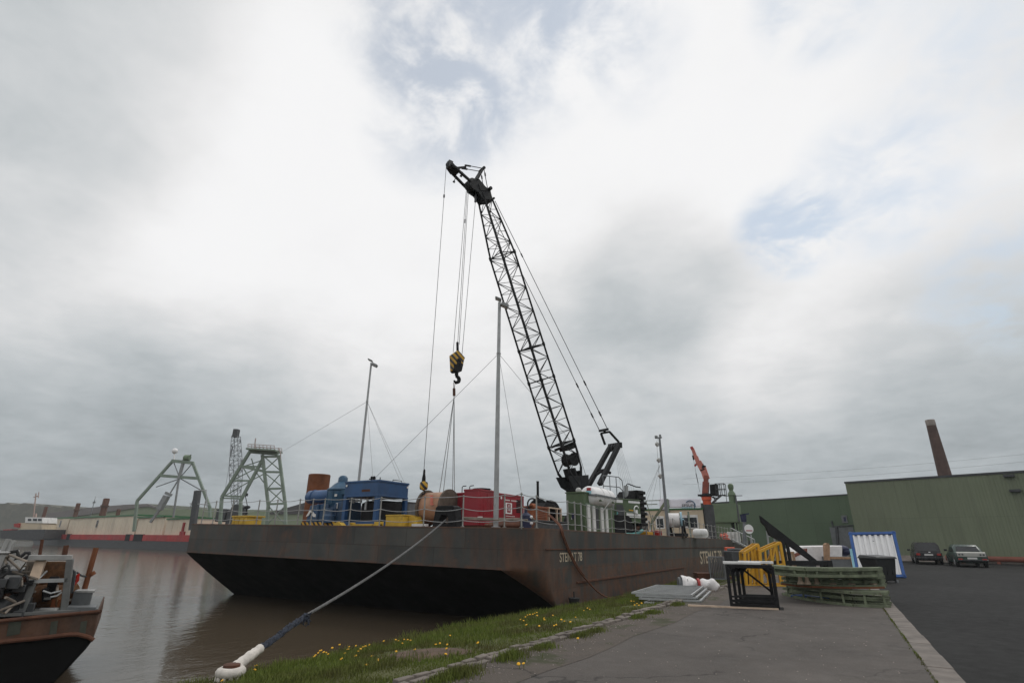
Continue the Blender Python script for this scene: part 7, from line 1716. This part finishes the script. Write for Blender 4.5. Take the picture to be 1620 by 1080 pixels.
# gallows
gl = lambda x, y, o=.5: B(x, y, o)
for o, lab in ((.35, 0), (1.9, 1)):
    for (p, q) in (((33, 972), (52, 922)), ((101, 968), (111, 884))):
        mb = MB(); mb.bar(gl(*p, o), gl(*q, o), .17, .12); build('gallows_leg', mb, 'boat_grey', wb, bev=.01)
mb = MB(); mb.bar(gl(52, 922, .35), gl(66, 884, .5), .17, .12); build('gallows_leg', mb, 'wood_pale', wb, 'yellowed upper post')
mb = MB(); mb.bar(gl(45, 881.5, .4), gl(114, 881.5, .4), .13, .10); mb.bar(gl(45, 882, 1.9), gl(114, 882, 1.9), .1, .1); mb.bar(gl(66, 884, .4), gl(66, 884, 1.9), .08, .08); mb.bar(gl(111, 884, .4), gl(111, 884, 1.9), .08, .08); build('top_beam', mb, 'boat_white', wb, bev=.01)
mb = MB(); mb.bar(gl(44, 919, .3), gl(107, 917, .3), .07, .07); mb.cyl(gl(57, 919, .3), gl(74, 903, .5), .02); mb.tube([gl(68, 934, .3), gl(80, 938, .3), gl(97, 934, .3)], .018); mb.tube([gl(80, 944, .3), gl(90, 942, .3), gl(98, 936, .3)], .018); build('cross_rail', mb, 'galv', wb)
mb = MB(); mb.bar(gl(20, 972, .25), gl(43, 921, .25), .10, .1); mb.bar(gl(43, 921, .25), gl(53, 921, .25), .09, .09); build('dark_frame', mb, 'black_steel', wb)
# net drum between the legs
nd_ = wb
mb = MB(); c = gl(80, 944, 1.1); mb.lathe(c - _rh * .36, _rh, [(0, .30), (.03, .30), (.03, .23), (.2, .25), (.5, .24), (.72, .23), (.72, .30), (.75, .30)], 22); mb.obox(gl(82, 908, 1.3), _rh * .34, wn_ * .05, Vector((0, 0, .26))); build('net_drum', mb, 'net_brown', wb)
mb = MB(); mb.obox(gl(82, 928, .9), _rh * .10, wn_ * .1, Vector((0, 0, .2))); mb.cyl(gl(72, 950, .8), gl(72, 930, .8), .06); build('drum_stand', mb, 'black_steel', wb)
mb = MB(); mb.obox(gl(88, 955, .8), _rh * .09, wn_ * .1, Vector((0, 0, .1))); build('red_box', mb, 'orange_rust', wb)
mb = MB(); mb.lathe(gl(64, 966, .5), _rh, [(0, .06), (.35, .07), (.36, .03)], 12); mb.obox(gl(75, 946, .75), _rh * .07, wn_ * .05, Vector((0, 0, .02))); build('white_tub', mb, 'boat_white', wb)
# cabin box and drums at left
mb = MB(); a, b = gl(-60, 902, .4), gl(23, 875, .4); mb.obox((a + b) / 2 + wn_ * .7, _rh * abs((b - a).dot(_rh)) / 2, wn_ * .7, Vector((0, 0, abs(b.z - a.z) / 2))); mb.obox((a + b) / 2 + wn_ * .7 + Vector((0, 0, abs(b.z - a.z) / 2 + .02)), _rh * (abs((b - a).dot(_rh)) / 2 + .04), wn_ * .75, Vector((0, 0, .02))); build('white_locker', mb, 'boat_white', wb, bev=.02)
mb = MB(); c = gl(17, 921, .6); mb.lathe(c - _rh * .17, _rh, [(0, .08), (.03, .14), (.3, .15), (.38, .14), (.42, .06)], 16); build('white_drum', mb, 'boat_white', wb)
mb = MB(); mb.obox(gl(8, 925, 1.0), _rh * .30, wn_ * .3, Vector((0, 0, .3))); mb.cyl(gl(4, 945, .6), gl(26, 943, .6), .15); mb.lathe(gl(-10, 957, .6), _rh, [(0, .2), (.4, .22), (.5, .1)], 14); mb.obox(gl(10, 968, .6), _rh * .4, wn_ * .3, Vector((0, 0, .06))); build('winch_machinery', mb, 'dark_grey', wb, bev=.02)
mb = MB(); mb.obox(gl(-10, 938, .5), _rh * .2, wn_ * .2, Vector((0, 0, .14))); mb.ring(gl(12, 958, .45), (.2, -1, .1), .14, .03, 16, 6); mb.ring(gl(8, 950, .45), (.4, -1, .2), .1, .025, 16, 6); build('cable_coil', mb, 'black_steel', wb)
mb = MB(); mb.ring(gl(11, 955, .42), (.3, -1, .0), .12, .028, 16, 6, 4.5); build('pale_coil', mb, 'rope_grey', wb)
mb = MB(); mb.tube([gl(12, 874, .5), gl(27, 871, .5), gl(29, 878, .5), gl(24, 884, .5), gl(33, 880, .5), gl(40, 874, .5), gl(46, 874, .5), gl(46, 879, .5), gl(38, 884, .5)], .035, 7); build('black_hose', mb, 'rubber', wb)
mb = MB(); mb.cyl(gl(3, 876, .7), gl(14, 852, .7), .05); mb.cyl(gl(12, 876, .7), gl(20, 854, .7), .05); mb.tube([gl(13, 874, .6), gl(19, 861, .6), gl(24, 855, .6)], .03); build('exhaust_pipe', mb, 'boat_white', wb)
mb = MB(); mb.obox(gl(46, 905, .9), _rh * .09, wn_ * .2, Vector((0, 0, .24))); mb.obox(gl(40, 925, .9), _rh * .10, wn_ * .2, Vector((0, 0, .22))); mb.obox(gl(33, 942, .8), _rh * .12, wn_ * .2, Vector((0, 0, .18))); build('stores', mb, 'wood_grey', wb, bev=.03)
mb = MB(); a, b = gl(114, 965, .5), gl(142, 935, .5); mb.obox((a + b) / 2 + wn_ * .2, _rh * .20, wn_ * .2, Vector((0, 0, .19))); mb.obox(gl(130, 961, .4), _rh * .30, wn_ * .3, Vector((0, 0, .05))); build('stern_box', mb, 'tank_grey', wb, bev=.012)
mb = MB(); mb.obox(gl(136, 934, .7), _rh * .20, wn_ * .24, Vector((0, 0, .018))); build('stern_box_lid', mb, 'boat_white', wb)
mb = MB(); mb.cyl(gl(133, 934, 1.2), gl(152, 866, 1.2), .055); mb.cyl(gl(144, 905, 1.2), gl(147, 910, 1.2), .07); build('stern_staff', mb, 'rust', wb)
mb = MB()
for k in range(2): mb.tube([gl(111 + 3 * k, 938, .8), gl(115 + 2 * k, 920, .8), gl(117 + 2 * k, 904, .8), gl(114 + k, 901, .8), gl(110, 904, .8), gl(109.5, 908, .8)], .022, 6)
mb.tube(sag(gl(122, 905, 1.0), gl(140, 911, 1.2), .03, 6), .02, 5); build('hoop_rail', mb, 'dark_grey', wb)
mb = MB(); mb.tube([gl(116, 922, .9), gl(117, 914, .9), gl(121, 909, .9), gl(120, 918, .9), gl(115, 926, .9)], [.03, .06, .07, .06, .03], 8); build('red_cloth', mb, 'lamp_red', wb)
for (x0, y0, x1, y1, r_) in ((62, 882, 67, 853, .03), (101, 881, 105, 862, .05)):
    mb = MB(); mb.cyl(gl(x0, y0, .6), gl(x1, y1, .6), r_); build('pole', mb, 'rust_brown', wb)
# another dark hull edge right at the frame
for k in range(34):                                   # loose gear heaped on the deck
    x, y, o_ = (random.uniform(-20, 108), random.uniform(940, 966), random.uniform(.6, 2.4)) if k < 14 else (random.uniform(-5, 46), random.uniform(895, 972), random.uniform(.12, .45)); c = gl(x, y, o_); mb = MB(); t_ = k % 4
    if t_ == 0: mb.obox(c, _rh * random.uniform(.06, .16), wn_ * .12, Vector((0, 0, random.uniform(.06, .16))))
    elif t_ == 1: mb.ring(c, (random.uniform(-.3, .3), -1, random.uniform(-.3, .3)), random.uniform(.08, .16), .022, 14, 5)
    elif t_ == 2: mb.tube([c + Vector((random.uniform(-.3, .3), random.uniform(-.3, .3), random.uniform(-.08, .25))) for _ in range(6)], .025, 6)
    else: mb.lathe(c - Vector((0, 0, .15)), (random.uniform(-.2, .2), 0, 1), [(0, .09), (.25, .1), (.3, .05)], 12)
    build(('loose_box', 'rope_coil', 'loose_hose', 'can')[t_], mb, ('dark_grey', 'rubber', 'wood_grey', 'rust_brown')[t_], wb, bev=.01 if t_ == 0 else 0)
# moss and tufts along the flush stone strip, grit along the kerb
random.seed(21); pts = []
for k in range(2600): v = random.uniform(5, 32); pts.append((.80 - abs(random.gauss(0, .02)), v, 0, .35 + .25 * (math.sin(v * 3.1) > .3)))
struct(blades('moss', pts, .03, .07, .006, 'grass_blade'), 'stuff')
mb = MB()
for k in range(1500):
    v = 4.5 + 24 * random.random() ** 1.6; u = kerb_u(v) + .12 + abs(random.gauss(0, .35)) if k % 3 else random.uniform(-3.6, .7); r_ = random.uniform(.004, .014)
    c = Vector((u, v, r_ * .4)); a = random.uniform(0, 6); o = len(mb.v)
    mb.add([c + Vector((math.cos(a + i * 1.57) * r_ * random.uniform(.7, 1.2), math.sin(a + i * 1.57) * r_, 0)) for i in range(4)] + [c + Vector((0, 0, r_ * .8))], [(0, 1, 4), (1, 2, 4), (2, 3, 4), (3, 0, 4)])
struct(build('gravel', mb, 'concrete', base=(0, 0, 0)), 'stuff')

# light harbour haze
mb = MB(); mb.box(-900, 140, -40, 640, -5, 30)
hz_ = bpy.data.materials.new('haze'); hz_.use_nodes = True; t = hz_.node_tree; t.nodes.clear()
pv = t.nodes.new('ShaderNodeVolumePrincipled'); pv.inputs['Color'].default_value = (.86, .90, .93, 1); pv.inputs['Density'].default_value = .00042
t.links.new(pv.outputs[0], t.nodes.new('ShaderNodeOutputMaterial').inputs['Volume']); M['haze'] = hz_
struct(build('haze', mb, 'haze', smooth=False), 'stuff')
